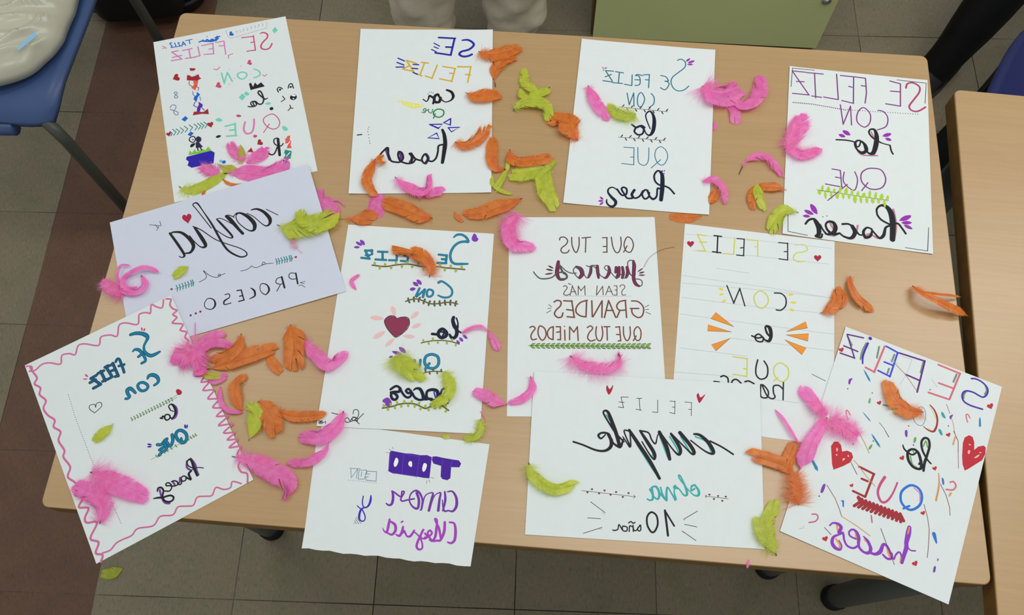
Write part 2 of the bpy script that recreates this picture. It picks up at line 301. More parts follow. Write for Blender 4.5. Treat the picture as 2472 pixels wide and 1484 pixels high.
SHEETS = {
'A': ('tall white sheet of tiny face doodles and pink letters, at the far left corner', -418.09, 811.14, 0.22773, 210.00, 297.00, [(-105.87, 150.77), (104.81, 147.19), (106.01, -150.0), (-104.88, -148.76)], (0.4, 0.4, 0.4, 0.4), 0, [
 ('lettering', 'pink and red lettering SE FELIZ', ['s rose 2.48 603,1233,15 642,1244 688,1223 715,1171 692,1114 636,1067 587,1005 583,943 631,905 690,904 730,941 757,990',
  'l rose 1.90 308,1228 498,1207',
  'l rose 1.91 495,1221 485,926',
  'l rose 1.90 437,1095 492,1099',
  'l rose 1.88 354,943 483,933',
  'l orchid 1.88 21,973 28,1237',
  'l orchid 1.90 -104,1244 28,1237',
  'l orchid 1.89 -56,1159 26,1149',
  'l orchid 1.90 -326,1238 -144,1239',
  'l orchid 1.90 -148,1247 -161,1025',
  'l orchid 1.88 -308,1059 -160,1031',
  'l orchid 1.89 -220,1141 -152,1135',
  'l orchid 1.89 -385,1235 -376,1046',
  'l orchid 1.88 -490,1046 -373,1049',
  'l orchid 1.89 -626,1222 -479,1223',
  'l orchid 1.89 -528,1220 -522,1042',
  'l orchid 1.88 -600,1057 -447,1041',
  'l orchid 1.89 -697,1238 -795,1237',
  'l orchid 1.89 -795,1237 -656,1060',
  'l orchid 1.88 -656,1060 -822,1071',
  'l orchid 1.88 -797,1129 -650,1133']),
 ('lettering', 'blue name lettering with a crossed out word', ['l blue 1.52 -562,1402 -455,1404',
  'l blue 1.52 -505,1400 -500,1323',
  'l blue 1.52 -602,1394 -631,1308',
  'l blue 1.52 -602,1394 -567,1310',
  'l blue 1.52 -623,1337 -573,1343',
  'l blue 1.52 -676,1389 -658,1315',
  'l blue 1.52 -703,1320 -644,1324',
  'l blue 1.52 -733,1405 -717,1325',
  'l blue 1.52 -712,1324 -775,1328',
  'l blue 1.52 -686,1388 -656,1390',
  's blue 1.52 -776,1416 -805,1420 -799,1385 -780,1361 -796,1334 -766,1322',
  's blue 2.28 -355,1321 -305,1327 -239,1303 -173,1285 -104,1285 -51,1315',
  's blue 2.29 -293,1343 -268,1310 -225,1337 -200,1299 -148,1322 -119,1283 -90,1313',
  's blue 2.29 -65,1357 -89,1281 -140,1308 -173,1279',
  's blue 2.29 -97,1340 -27,1346',
  'd blue 1.69 -220,1396']),
 ('lettering', 'small pencilled date box with a blue heart', ['s pencil 0.58 84,1437 95,1339 131,1272 199,1266',
  'l pencil 0.57 199,1266 722,1319 741,1432',
  'l pencil 0.48 234,1376 264,1376',
  'l pencil 0.48 260,1374 233,1331',
  's pencil 0.48 293,1389 315,1358 290,1339',
  'l pencil 0.48 345,1388 374,1388',
  'l pencil 0.48 371,1386 343,1343',
  's pencil 0.48 409,1401 431,1370 406,1351',
  'l pencil 0.48 471,1403 501,1402',
  'l pencil 0.48 497,1401 469,1357',
  's pencil 0.48 535,1416 557,1385 532,1366',
  'l pencil 0.48 592,1416 622,1416',
  'l pencil 0.48 619,1414 591,1370',
  's pencil 0.48 657,1429 678,1398 654,1379',
  'p blue 0.25 169,1354 174,1356 184,1353 194,1341 195,1323 187,1309 172,1306 154,1313 138,1320 127,1323 123,1322 126,1325 130,1338 133,1360 138,1382 148,1397 162,1399 173,1388 177,1371 172,1358']),
 ('lettering', 'mint green lettering CON', ['s mint 2.41 417,571 469,530 495,474 463,422 389,412',
  'c mint 2.41 222,566 284,525 281,471 213,429 157,480 151,543',
  'l mint 2.41 -89,631 -72,424',
  'l mint 2.39 -72,427 1,619',
  'l mint 2.41 1,619 53,430']),
 ('doodle', None, ['l rose 1.14 -925,1390 -868,1332 -930,1341']),
 ('doodle', None, ['l rose 1.13 133,955 56,942 58,883']),
 ('doodle', None, ['l rose 1.11 -196,740 -152,709 -98,750']),
 ('doodle', None, ['l rose 1.11 524,430 556,397 590,424']),
 ('doodle', None, ['p rose 0.25 374,718 379,717 390,710 396,693 392,674 379,665 363,669 347,684 332,699 321,707 317,708 321,710 329,721 339,740 350,760 364,770 379,765 388,749 387,731 379,720']),
 ('doodle', None, ['p rose 0.25 -148,415 -142,414 -129,408 -120,390 -123,369 -138,356 -158,359 -179,373 -198,388 -212,394 -217,395 -212,398 -203,411 -193,434 -181,458 -164,472 -146,468 -134,451 -134,431 -143,418']),
 ('doodle', None, ['p red 0.25 -762,732 -755,732 -739,724 -729,703 -733,678 -750,663 -773,666 -797,683 -819,700 -835,708 -841,708 -836,712 -826,728 -815,755 -801,783 -782,799 -760,795 -746,775 -746,751 -756,736']),
 ('doodle', None, ['f red 0.25 -556,849 -518,842 -472,820 -495,790 -552,802']),
 ('doodle', None, ['p mint 0.25 855,1305 886,1227 825,1177 799,1248']),
 ('doodle', None, ['p mint 0.25 171,165 214,94 153,33 110,104']),
 ('doodle', None, ['f mint 0.25 236,183 276,125 235,106 198,151']),
 ('doodle', None, ['d rose 1.42 0,392 95,487 218,683']),
 ('doodle', None, ['d mint 1.43 -155,607 313,390 357,493 41,667']),
 ('doodle', None, ['f mint 0.25 481,-115 543,-101 572,-133 536,-148']),
 ('doodle', None, ['f mint 0.25 -289,-210 -237,-190 -185,-244 -236,-260']),
 ('doodle', None, ['f mint 0.25 673,-599 704,-590 749,-649 728,-685 683,-661']),
 ('doodle', None, ['f rose 0.25 24,-216 64,-206 103,-243 58,-255']),
 ('doodle', None, ['f rose 0.25 222,-650 254,-631 286,-661 251,-687']),
 ('doodle', None, ['f black 0.25 -324,-527 -291,-497 -242,-514 -277,-543']),
 ('doodle', None, ['d black 5.95 566,-230']),
 ('doodle', None, ['p red 0.25 -373,-260 -372,-254 -365,-243 -351,-239 -337,-248 -330,-266 -336,-285 -350,-302 -364,-317 -371,-329 -372,-333 -373,-328 -381,-316 -395,-300 -410,-281 -416,-261 -411,-244 -397,-236 -382,-242 -375,-254']),
 ('doodle', None, ['p red 0.25 319,-783 325,-782 338,-786 348,-801 348,-822 337,-837 318,-838 297,-828 278,-817 265,-813 260,-813 264,-809 270,-795 276,-771 284,-746 297,-731 314,-731 327,-745 330,-764 324,-778']),
 ('doodle', None, ['p red 0.25 100,-903 169,-843 188,-936']),
 ('doodle', None, ['d blue 5.91 -260,-989']),
 ('doodle', None, ['f pale_blue 0.25 -323,-940 -285,-944 -285,-979 -319,-981']),
 ('doodle', None, ['p blue 0.25 -725,-23 -689,-75 -742,-121 -788,-72']),
 ('doodle', None, ['p blue 0.25 -679,-323 -636,-365 -689,-410 -727,-368']),
 ('doodle', None, ['p red 0.25 -375,-258 -375,-251 -368,-238 -353,-231 -337,-240 -328,-259 -333,-281 -347,-301 -360,-319 -367,-333 -368,-338 -370,-333 -379,-320 -396,-304 -413,-285 -422,-264 -417,-244 -402,-234 -387,-239 -377,-251']),
 ('doodle', None, ['p red 0.25 -1006,-270 -1005,-265 -1000,-255 -989,-250 -977,-256 -970,-271 -974,-287 -984,-303 -994,-316 -999,-327 -999,-331 -1001,-327 -1008,-317 -1021,-305 -1034,-291 -1041,-275 -1038,-260 -1027,-252 -1015,-256 -1007,-265']),
 ('doodle', None, ['s navy 1.08 -983,-241 -953,-284 -974,-320']),
 ('face_drawing', 'black crown and cartoon face features', ['p black 0.25 298,316 329,331 350,242 390,315 420,259 484,296 526,206 431,202 305,194',
  's black 1.63 716,44 705,99 739,131 785,89',
  's black 1.64 871,78 900,142 939,143 951,56',
  'd black 3.62 746,82 914,90',
  'l black 1.27 764,-48 793,-109 730,-145',
  'd black 10.78 923,-109',
  'f white 0.25 896,-66 930,-61 964,-90 934,-100',
  'd white 2.39 920,-137',
  's black 1.30 848,-240 849,-293 806,-329',
  's black 1.30 849,-293 886,-309']),
 ('lettering', 'black script lettering lo', ['s black 2.25 540,-21,11 498,-32 452,27 414,93 417,135 448,133 469,60 476,-28 450,-94 408,-107 373,-80',
  's black 1.87 373,-74 345,-32 286,-28 275,-72 312,-121 355,-99 339,-40 308,-44 318,-114 273,-117 227,-99']),
 ('lettering', 'mint, pink and rose lettering QUE', ['l mint 2.38 -157,-365 -5,-360',
  'l mint 2.39 -9,-351 -27,-575',
  'l mint 2.38 -101,-453 -24,-466',
  'l mint 2.37 -162,-547 -16,-572',
  's orchid 2.57 142,-367 105,-482 123,-564 158,-586 219,-572 260,-476 281,-353',
  'c rose 1.29 548,-327 618,-387 650,-498 617,-584 545,-606 466,-550 417,-447 434,-368',
  'l rose 1.19 493,-497 386,-629']),
 ('lettering', 'black script letters of haces', ['s black 1.80 642,-897 608,-929 557,-912 516,-863 519,-794 563,-776 591,-807',
  'l black 3.98 579,-798 561,-1084',
  's black 2.16 549,-931 514,-1002 479,-1045 440,-1046 411,-1015',
  'c rose 0.90 349,-944 407,-979 390,-1061 322,-1095 285,-1051 307,-970']),
 ('column_drawing', 'small stacked column of red, teal and blue figures at the right', ['p coral 0.25 675,-777 681,-831 702,-820 723,-784 767,-784 746,-855 764,-889 745,-948 753,-1008 680,-994 723,-907 670,-904 688,-851',
  'p teal 0.25 653,-1011 746,-1064 728,-1117 707,-1187 606,-1160 649,-1096 630,-1068',
  'p navy 0.25 598,-1175 688,-1245 660,-1363 617,-1363 646,-1268 587,-1218',
  's white 1.25 653,-1132 715,-1079',
  's white 1.26 670,-963 745,-890']),
 ('column_drawing', 'small stacked column of red, coral, blue and violet figures at the left', ['p red 0.25 -612,726 -583,723 -547,679 -500,681 -439,702 -429,633 -405,612 -476,582 -628,635',
  'p coral 0.25 -535,595 -456,577 -481,493 -525,410 -576,475 -528,520',
  'l red 0.90 -592,608 -603,548 -562,493',
  'l red 0.89 -505,488 -463,445 -481,394',
  'l blue 0.89 -564,399 -563,341 -538,298',
  'l blue 0.88 -468,275 -462,206',
  'p blue 0.25 -500,375 -459,313 -498,277 -532,186 -567,255 -544,300 -514,313',
  'p violet 0.25 -499,187 -444,122 -449,80 -478,74 -498,1 -552,-13 -528,88 -501,123',
  'l violet 1.10 -551,194 -580,137 -536,92',
  'l violet 1.10 -467,71 -431,4',
  'p red 0.25 -588,21 -444,-23 -375,21 -373,-82 -470,-49 -612,-39']),
 ('lettering', 'two small blue figure eights', ['s steel 1.00 -816,460 -794,425 -832,399 -847,362 -819,343 -797,360 -817,398 -843,445 -816,460',
  's steel 0.99 -932,189 -904,228 -854,215 -846,166 -886,112 -872,45 -834,30 -826,71 -871,115 -935,157']),
 ('leaf_garland', 'teal chevron garland with a heart at each end', ['l teal 1.19 -938,-214 -892,-275 -935,-323',
  'l teal 1.19 -885,-219 -839,-280 -882,-328',
  'l teal 1.19 -824,-211 -778,-272 -821,-321',
  'l teal 1.19 -760,-203 -715,-264 -758,-313',
  'l teal 1.19 -686,-198 -640,-259 -683,-308',
  'l teal 1.19 -612,-204 -567,-265 -610,-313',
  'l teal 1.19 -560,-204 -515,-265 -559,-313',
  'l teal 1.19 -515,-206 -470,-267 -513,-316',
  'l teal 1.19 -464,-206 -418,-267 -462,-315']),
 ('figure_drawing', 'small dark figure on a green and blue block', ['p green 0.25 -756,-731 -729,-654 -701,-709 -655,-653 -629,-714 -540,-677 -505,-716 -453,-659 -415,-740 -598,-746',
  'p navy 0.25 -785,-754 -418,-744 -373,-790 -412,-969 -736,-963 -791,-908 -765,-847 -801,-797',
  'p plum 0.25 -624,-531 -580,-543 -530,-645 -636,-637',
  'f plum 0.25 -585,-438 -538,-478 -551,-537 -602,-540 -618,-478',
  'c black 1.50 -635,-432 -625,-490 -663,-527 -710,-487 -707,-440 -673,-419',
  'd black 2.12 -660,-477',
  'f black 0.25 -715,-582 -688,-548 -632,-550 -659,-590 -701,-607',
  'l black 1.70 -610,-637 -608,-689',
  'l black 1.70 -569,-642 -556,-693']),
]),
'B': ('white sheet with blue SE, yellow FELIZ and small blue triangles, at the far desk edge', -126.04, 795.90, -0.02556, 210.00, 297.00, [(-105.1, 148.75), (104.82, 145.07), (104.66, -149.89), (-103.39, -150.3)], (0.5, 0.5, 0.5, 0.5), 1.2, [
 ('lettering', 'dark blue marker lettering SE', ['l ink_blue 3.31 195,1312 455,1292',
  'l ink_blue 3.30 445,1292 392,971',
  'l ink_blue 3.27 394,971 149,1018',
  'l ink_blue 3.29 419,1121 314,1127',
  's ink_blue 3.69 567,1255,27 658,1259 736,1202 745,1145 672,1072 562,1037 527,984 584,943 664,949 724,980',
  'l ink_blue 1.94 123,1204 212,1146',
  'l ink_blue 1.93 126,1134 193,1101',
  'l ink_blue 1.93 89,1082 163,1037']),
 ('lettering', 'yellow lettering FELIZ with blue dashes', ['l ochre 2.29 711,750 667,452',
  'l ochre 2.29 712,741 508,749,30',
  'l ochre 2.27 630,602 706,590',
  'l ochre 2.28 468,720 419,467',
  'l ochre 2.29 274,757 473,715',
  'l ochre 2.28 387,629 451,619',
  'l ochre 2.26 425,474 231,525',
  'l ochre 2.29 187,784 112,531',
  'l ochre 2.27 115,535 10,580',
  'l ochre 2.29 -15,823 -72,605',
  'l ochre 2.30 -59,836 46,822',
  'l ochre 2.28 -127,625 -45,580',
  'l ochre 2.30 -139,819 -293,875',
  'l ochre 2.30 -293,870 -178,666',
  'l ochre 2.28 -172,666 -350,714',
  'l ochre 2.29 -331,728 -243,776',
  'l ink_blue 2.11 -430,920 -327,865',
  'l ink_blue 2.11 -442,839 -333,789',
  'l ink_blue 2.10 -452,749 -332,753',
  'l ink_blue 2.10 -190,800 -103,792',
  'l ink_blue 2.10 -201,727 -114,714',
  'l ink_blue 2.09 -183,647 -116,610']),
 ('lettering', 'black script lettering Con', ['s black 4.49 350,313,37 420,276 451,193 414,123,26 326,95,19 246,172,26 214,231 166,196 169,102 238,96 255,172',
  's black 3.35 170,196 147,67',
  's black 3.35 143,173,37 87,209 70,145,22 41,108,19 -9,146,19',
  'd purple 1.65 62,242 85,270 114,275 140,263']),
 ('lettering', 'green lettering Que', ['c green2 2.21 232,-35 307,-63 306,-145 237,-183 167,-143 165,-74',
  'l green2 1.84 186,-120 160,-201',
  's green2 1.47 144,-39 127,-104 88,-89 76,-38',
  's green2 1.47 86,-38 19,-72 2,-37 37,-26 29,-96 -20,-88']),
 ('scribble', 'yellow curly scribble', ['s lemon 1.67 -400,111 -322,118 -330,71 -280,59 -263,106 -301,82 -259,31 -201,35 -203,82 -242,82 -210,11 -140,-1 -123,57 -173,70 -160,6 -101,-8 -64,45 -104,62 -92,6 -24,21 -15,56']),
 ('triangle_doodle', None, ['l ink_blue 2.01 422,-208 318,-283 419,-323 422,-208']),
 ('triangle_doodle', None, ['l ink_blue 2.00 388,-371 562,-366 438,-445 388,-371']),
 ('triangle_doodle', None, ['l ink_blue 2.00 105,-311 299,-308 243,-381 105,-311']),
 ('triangle_doodle', None, ['l ink_blue 1.99 217,-465 90,-548 258,-563 217,-465']),
 ('lettering', 'black script lettering haces with purple shading', ['l purple 2.51 328,-659 309,-971',
  's purple 4.65 -520,-764 -464,-921',
  's purple 4.60 72,-991 107,-903 70,-836',
  's purple 4.63 -154,-823 -131,-901 -157,-967',
  's purple 4.62 -312,-922 -296,-855 -321,-810',
  's black 5.44 302,-409,40 333,-501,54 351,-659,62 337,-838,54 319,-982,47',
  's black 2.87 310,-670 253,-692 246,-793 221,-904 166,-959 108,-936 86,-858 47,-836 12,-924 53,-991 108,-936',
  's black 2.84 13,-947 -83,-912 -144,-823',
  's black 2.84 -83,-924 -119,-979 -194,-994 -252,-978 -311,-944 -343,-855 -337,-788 -288,-811 -265,-900 -309,-966 -386,-966 -444,-943 -487,-854 -503,-720,32 -567,-775 -620,-853',
  's black 3.56 -173,-823 -132,-879 -139,-956']),
 ('pen_dots', 'black dotted pen line at the left edge', ['d black 1.40 -807,-352 -817,-391 -818,-437 -805,-487 -796,-543 -785,-595 -775,-636',
  'l black 1.80 -972,-495 -907,-485']),
]),
'C': ('white sheet with thin teal letters and a tall S, at the far desk edge', 204.15, 757.01, -0.14288, 210.00, 297.00, [(-103.97, 145.1), (104.93, 145.95), (104.13, -147.26), (-105.49, -150.86)], (0.5, 0.5, 0.5, 0.5), 1.2, [
 ('lettering', 'teal lettering SE FELIZ with a tall S', ['s teal2 1.71 473,1202 531,1230 593,1182 593,1085 502,979 418,885 393,787 438,672 518,632 604,665 666,738',
  's teal2 1.69 353,801 295,788 338,785 366,736 312,634 238,662',
  's teal2 1.69 230,890 310,874 353,806',
  'l teal2 1.70 56,890 57,643',
  'l teal2 1.70 56,890 -36,873',
  'l teal2 1.69 -1,787 54,786',
  's teal2 1.70 -49,859 -125,871 -153,848 -103,842 -79,772 -84,687 -151,661',
  's teal2 1.69 -158,770 -79,772',
  'l teal2 1.70 -207,854 -200,655',
  'l teal2 1.68 -200,655 -313,667',
  'l teal2 1.70 -406,874 -409,681',
  'l teal2 1.70 -467,887 -343,876',
  'l teal2 1.69 -497,678 -345,678',
  'l teal2 1.70 -497,891 -622,889',
  'l teal2 1.70 -622,889 -505,708',
  'l teal2 1.69 -504,689 -647,697',
  'l teal2 1.69 -617,773 -528,827',
  'p plum2 0.25 602,1191 626,1197 649,1213 665,1239 669,1258 653,1257 629,1243 611,1219',
  'p plum2 0.25 629,1167 662,1165 697,1176 728,1201 742,1221 721,1226 685,1217 652,1195',
  'p plum2 0.25 624,1139 648,1129 676,1127 703,1137 717,1148 702,1157 674,1161 647,1154',
  'p plum2 0.25 -654,919 -654,932 -658,943 -666,951 -673,953 -674,945 -671,933 -664,923',
  'p plum2 0.25 -645,930 -633,926 -619,929 -607,936 -602,944 -610,948 -624,947 -636,941',
  'p plum2 0.25 -647,910 -655,905 -660,897 -660,886 -657,880 -651,882 -645,890 -644,900']),
 ('lettering', 'teal lettering CON', ['s teal2 1.67 102,540 150,474 151,356 87,284',
  'c teal2 1.67 -41,537 10,424 -30,290 -79,296 -100,412 -83,508',
  'l teal2 1.67 -162,524 -143,282',
  'l teal2 1.67 -162,524 -216,298',
  'l teal2 1.66 -216,298 -263,510']),
 ('leaf_garland', 'thin sprig of tiny leaves under CON', ['s graphite 0.74 -359,245 -27,239 371,235',
  'p graphite 0.25 -325,244 -310,252 -297,267 -288,286 -286,299 -297,295 -311,282 -321,264',
  'p graphite 0.25 -259,243 -255,223 -246,205 -232,191 -222,187 -223,200 -231,219 -244,234',
  'p graphite 0.25 -192,242 -177,250 -164,264 -155,284 -153,297 -163,293 -178,279 -188,261',
  'p graphite 0.25 -126,241 -123,221 -114,202 -100,188 -90,184 -90,197 -98,217 -111,232',
  'p graphite 0.25 -60,239 -44,247 -31,262 -22,281 -20,294 -31,291 -45,277 -55,259',
  'p graphite 0.25 7,238 10,219 19,200 33,187 43,183 42,195 34,215 21,230',
  'p graphite 0.25 73,238 88,246 102,261 111,280 112,293 102,289 87,276 77,257',
  'p graphite 0.25 139,237 142,218 151,199 165,185 175,182 175,194 167,214 154,229',
  'p graphite 0.25 205,237 220,245 234,260 243,279 245,292 235,288 220,274 210,256',
  'p graphite 0.25 271,236 275,217 284,198 298,184 307,180 307,193 299,213 286,228',
  'p graphite 0.25 337,236 353,244 367,258 375,278 377,290 367,287 352,273 342,255']),
 ('leaf_garland', 'thin sprig of tiny leaves under lo', ['s graphite 0.72 -340,-298 4,-288 357,-283',
  'p graphite 0.25 -308,-297 -294,-289 -281,-274 -273,-254 -272,-242 -282,-246 -296,-260 -305,-278',
  'p graphite 0.25 -245,-295 -241,-314 -231,-332 -217,-344 -207,-348 -208,-336 -217,-317 -230,-303',
  'p graphite 0.25 -181,-293 -167,-285 -154,-270 -145,-251 -144,-238 -154,-242 -168,-256 -178,-274',
  'p graphite 0.25 -118,-291 -114,-310 -104,-328 -90,-341 -80,-344 -81,-332 -90,-313 -103,-299',
  'p graphite 0.25 -54,-289 -40,-281 -26,-266 -18,-247 -17,-234 -27,-238 -41,-252 -51,-270',
  'p graphite 0.25 9,-288 13,-306 22,-324 36,-337 46,-341 45,-328 37,-310 24,-295',
  'p graphite 0.25 73,-287 87,-279 101,-264 109,-245 110,-232 100,-236 86,-250 76,-268',
  'p graphite 0.25 136,-286 139,-305 149,-323 162,-336 172,-339 172,-327 163,-308 151,-294',
  'p graphite 0.25 199,-285 214,-277 227,-262 236,-243 237,-231 227,-235 213,-248 203,-266',
  'p graphite 0.25 263,-284 266,-303 275,-321 289,-334 299,-338 298,-325 290,-306 277,-292',
  'p graphite 0.25 326,-284 341,-275 354,-261 363,-242 364,-229 354,-233 340,-247 330,-265']),
 ('lettering', 'navy script lettering lo', ['s ink 5.88 124,-99,17 73,22,19 43,123,21 63,188,23 110,212,27 156,147,42 178,33,57 168,-129,55 124,-213,34 65,-185,21 31,-98,19',
  's ink 2.94 40,-85 -10,-56 -84,-99 -109,-170 -57,-222 9,-203 29,-121 -28,-70 -84,-99 -154,-54']),
 ('lettering', 'fine teal lettering QUE', ['c teal2 1.25 306,-397 385,-467 405,-588 350,-704 274,-691 220,-574 233,-450',
  'l teal2 1.23 308,-620 175,-779',
  's teal2 1.25 123,-435 129,-629 97,-732 31,-739 -20,-678 -40,-446',
  'l teal2 1.25 -96,-457 -82,-752',
  'l teal2 1.25 -248,-464 -96,-459',
  'l teal2 1.24 -137,-625 -86,-619',
  'l teal2 1.23 -261,-749 -82,-752']),
 ('lettering', 'navy script lettering haces', ['s ink 2.80 531,-1176 462,-1097 386,-1062 302,-1049 243,-990 228,-894 271,-817 328,-828',
  's ink 6.10 309,-830,33 344,-892,57 354,-1087,65 346,-1299,57',
  's ink 2.81 333,-1122 287,-1116 280,-1246 231,-1299,36 182,-1257 140,-1164',
  's ink 2.81 149,-1163 103,-1162 70,-1237 111,-1308 165,-1270 170,-1194',
  's ink 2.81 76,-1182 35,-1273 -28,-1312 -77,-1275 -45,-1185',
  's ink 4.01 -46,-1178 -78,-1253 -56,-1305',
  's ink 2.80 -65,-1316 -139,-1325 -190,-1255 -232,-1184 -206,-1149 -158,-1176 -161,-1263 -225,-1280 -297,-1191',
  's ink 4.42 -296,-1202,18 -364,-1166,20 -418,-1198,24 -423,-1259,28 -371,-1329,40 -311,-1387,48 -302,-1439,40 -341,-1487,36 -398,-1472,28 -433,-1422,24 -432,-1379,16',
  'p plum2 0.25 -478,-1388 -487,-1367 -503,-1350 -524,-1343 -537,-1346 -533,-1361 -519,-1380 -499,-1389',
  'p plum2 0.25 -477,-1406 -498,-1396 -522,-1396 -545,-1407 -556,-1419 -543,-1427 -519,-1430 -495,-1422',
  'p plum2 0.25 -476,-1425 -497,-1430 -516,-1444 -528,-1466 -531,-1482 -516,-1481 -496,-1469 -482,-1449',
  'p plum2 0.25 352,-825 352,-813 348,-803 339,-797 332,-797 331,-805 334,-816 342,-823',
  'p plum2 0.25 360,-824 370,-820 378,-812 381,-800 381,-791 374,-793 364,-801 360,-812',
  'p plum2 0.25 361,-842 360,-852 363,-860 370,-863 377,-862 378,-855 376,-846 369,-842']),
]),
'D': ('white sheet with purple pen capitals above a dotted line, at the far right corner', 516.95, 690.49, -0.17915, 210.00, 297.00, [(-104.7, 144.94), (103.95, 148.64), (103.88, -150.16), (-105.5, -148.64)], (0.5, 0.5, 0.5, 0.4), 0.9, [
 ('lettering', 'purple pen lettering SE FELIZ', ['l mauve 1.85 -1005,1364 -802,1371',
  'l mauve 1.85 -1005,1364 -738,956',
  'l mauve 1.82 -987,948 -734,957',
  'l mauve 1.84 -935,1177 -818,1190',
  'l mauve 1.84 -791,1367 -532,1377',
  'l mauve 1.84 -664,1376 -636,920',
  'l mauve 1.81 -696,945 -549,941',
  'l mauve 1.84 -329,1404 -297,937',
  'l mauve 1.81 -297,937 -517,951',
  'l mauve 1.83 -70,1392 -71,901',
  'l mauve 1.84 -271,1389 -70,1392',
  'l mauve 1.82 -143,1204 -90,1194',
  'l mauve 1.81 -245,927 -67,901',
  'l mauve 1.83 109,1391 124,1121 104,931',
  'l mauve 1.83 -60,1393 109,1391',
  'l mauve 1.82 46,1245 120,1242',
  'l mauve 1.82 634,1362 629,950',
  'l mauve 1.83 477,1392 634,1362',
  'l mauve 1.82 486,1207 632,1212',
  'l mauve 1.80 411,963 629,950',
  's raspberry 2.62 716,1296 738,1376 822,1406 914,1348 912,1244 827,1092 759,968 792,897,24 884,891 999,982']),
 ('corner_line', None, ['l graphite 1.02 -1013,1068 -1003,1417 -665,1428']),
 ('corner_line', None, ['l graphite 1.01 582,1428 1019,1425 994,1050']),
 ('corner_line', None, ['l graphite 0.92 -986,-1163 -977,-1439 -701,-1459']),
 ('corner_line', None, ['l graphite 0.90 658,-1454 964,-1465 990,-1087']),
 ('dotted_line', 'black dotted line under SE FELIZ', ['d black 1.78 -972,783 -944,785 -916,786 -888,787 -860,789 -832,790 -804,791 -776,793 -748,794 -720,795 -692,796 -662,795 -632,793 -601,791 -571,790 -541,788 -511,786 -481,784 -450,783 -420,781 -391,779 -363,777 -334,774 -305,772 -277,770 -248,768 -220,766 -191,763',
  'd black 1.32 -160,773 -122,775 -84,777 -46,779 -8,782 30,784 68,786 106,788 144,790 182,792 219,795 256,797 294,800 331,803 368,805 405,808 442,810 479,813 515,815 552,818 589,820 626,822 663,825 700,827 737,829 773,832 810,834 847,836 883,838']),
 ('lettering', 'purple pen lettering CON', ['s mauve 1.79 296,827 379,813 440,708 412,554 284,473',
  'c mauve 1.80 79,846 178,746 172,581 89,494 -14,580 -4,745',
  'l mauve 1.77 -96,505 -113,844',
  'l mauve 1.80 -113,844 -220,499',
  'l mauve 1.77 -220,499 -265,847']),
 ('lettering', 'black brush lettering lo with violet petals', ['s pinkshade 2.35 192,422 263,235 241,36',
  's pinkshade 2.33 -33,167 39,7 282,18',
  's black 6.59 466,227,19 364,245,19 304,270,27 212,326,27 161,405,27 182,465,27 243,467,39 273,360,66 263,210,74 221,58,62 150,47,31 110,139,27',
  's black 2.52 466,227 485,132 509,80',
  's black 3.48 110,90,27 79,208,31 8,247,27 -43,190 -22,95,27 59,34,50 124,92,50 110,176,39 59,230',
  's black 2.33 38,227 18,150 -23,132 -43,202 -156,223 -319,211',
  'p violet2 0.25 355,372 395,363 438,373 476,405 493,433 468,444 424,438 385,411',
  'p violet2 0.25 396,340 414,314 441,301 473,305 491,317 481,337 455,354 425,355',
  'p violet2 0.25 -183,281 -203,309 -232,325 -266,321 -286,308 -275,286 -247,266 -214,265',
  'p violet2 0.25 -109,321 -128,363 -160,391 -202,397 -229,386 -220,355 -190,322 -150,311']),
 ('lettering', 'purple pen lettering QUE', ['c mauve 1.90 220,-208 341,-226 400,-372 339,-523 179,-565 60,-469 49,-329 120,-240',
  'l mauve 1.69 144,-464 56,-611',
  's mauve 1.71 -45,-307 -5,-432 -30,-589 -80,-619 -180,-540 -211,-462 -198,-336',
  'l mauve 1.71 -253,-313 -230,-594',
  'l mauve 1.71 -374,-307 -253,-313',
  'l mauve 1.70 -322,-438 -241,-443',
  'l mauve 1.69 -464,-575 -220,-593',
  'l mauve 1.50 -150,-536 -426,-846']),
 ('leaf_garland', 'lime green highlighter garland', ['l graphite 0.75 -578,-693 436,-719',
  'p lime 0.25 -555,-680 -572,-709 -574,-739 -559,-763 -541,-771 -526,-752 -520,-721 -530,-696',
  'p lime 0.25 -511,-718 -494,-687 -486,-650 -491,-613 -502,-594 -515,-613 -526,-650 -524,-687',
  'p lime 0.25 -470,-682 -481,-722 -482,-768 -469,-810 -455,-829 -445,-804 -442,-758 -451,-715',
  'p lime 0.25 -427,-720 -403,-693 -393,-660 -401,-627 -416,-610 -434,-627 -449,-660 -445,-693',
  'p lime 0.25 -385,-684 -396,-721 -397,-763 -385,-800 -371,-817 -361,-794 -358,-752 -366,-713',
  'p lime 0.25 -342,-722 -325,-699 -316,-670 -321,-641 -331,-627 -345,-641 -356,-669 -354,-698',
  'p lime 0.25 -300,-686 -317,-722 -320,-759 -305,-792 -287,-805 -272,-783 -265,-744 -276,-710',
  'p lime 0.25 -257,-724 -240,-686 -232,-640 -237,-595 -247,-573 -261,-596 -272,-642 -270,-687',
  'p lime 0.25 -216,-688 -227,-719 -228,-752 -216,-781 -203,-793 -193,-774 -189,-740 -198,-710',
  'p lime 0.25 -173,-726 -150,-692 -139,-650 -147,-609 -162,-589 -181,-610 -195,-652 -191,-692',
  'p lime 0.25 -131,-690 -143,-718 -144,-747 -132,-772 -119,-781 -109,-764 -105,-734 -113,-708',
  'p lime 0.25 -89,-728 -71,-697 -63,-661 -67,-623 -77,-605 -91,-624 -102,-661 -101,-698',
  'p lime 0.25 -47,-692 -64,-734 -67,-780 -53,-821 -34,-839 -20,-813 -12,-766 -23,-724',
  'p lime 0.25 -5,-731 13,-703 22,-671 17,-638 7,-621 -6,-638 -18,-671 -16,-703',
  'p lime 0.25 38,-694 26,-732 25,-773 36,-811 50,-827 60,-804 64,-762 55,-724',
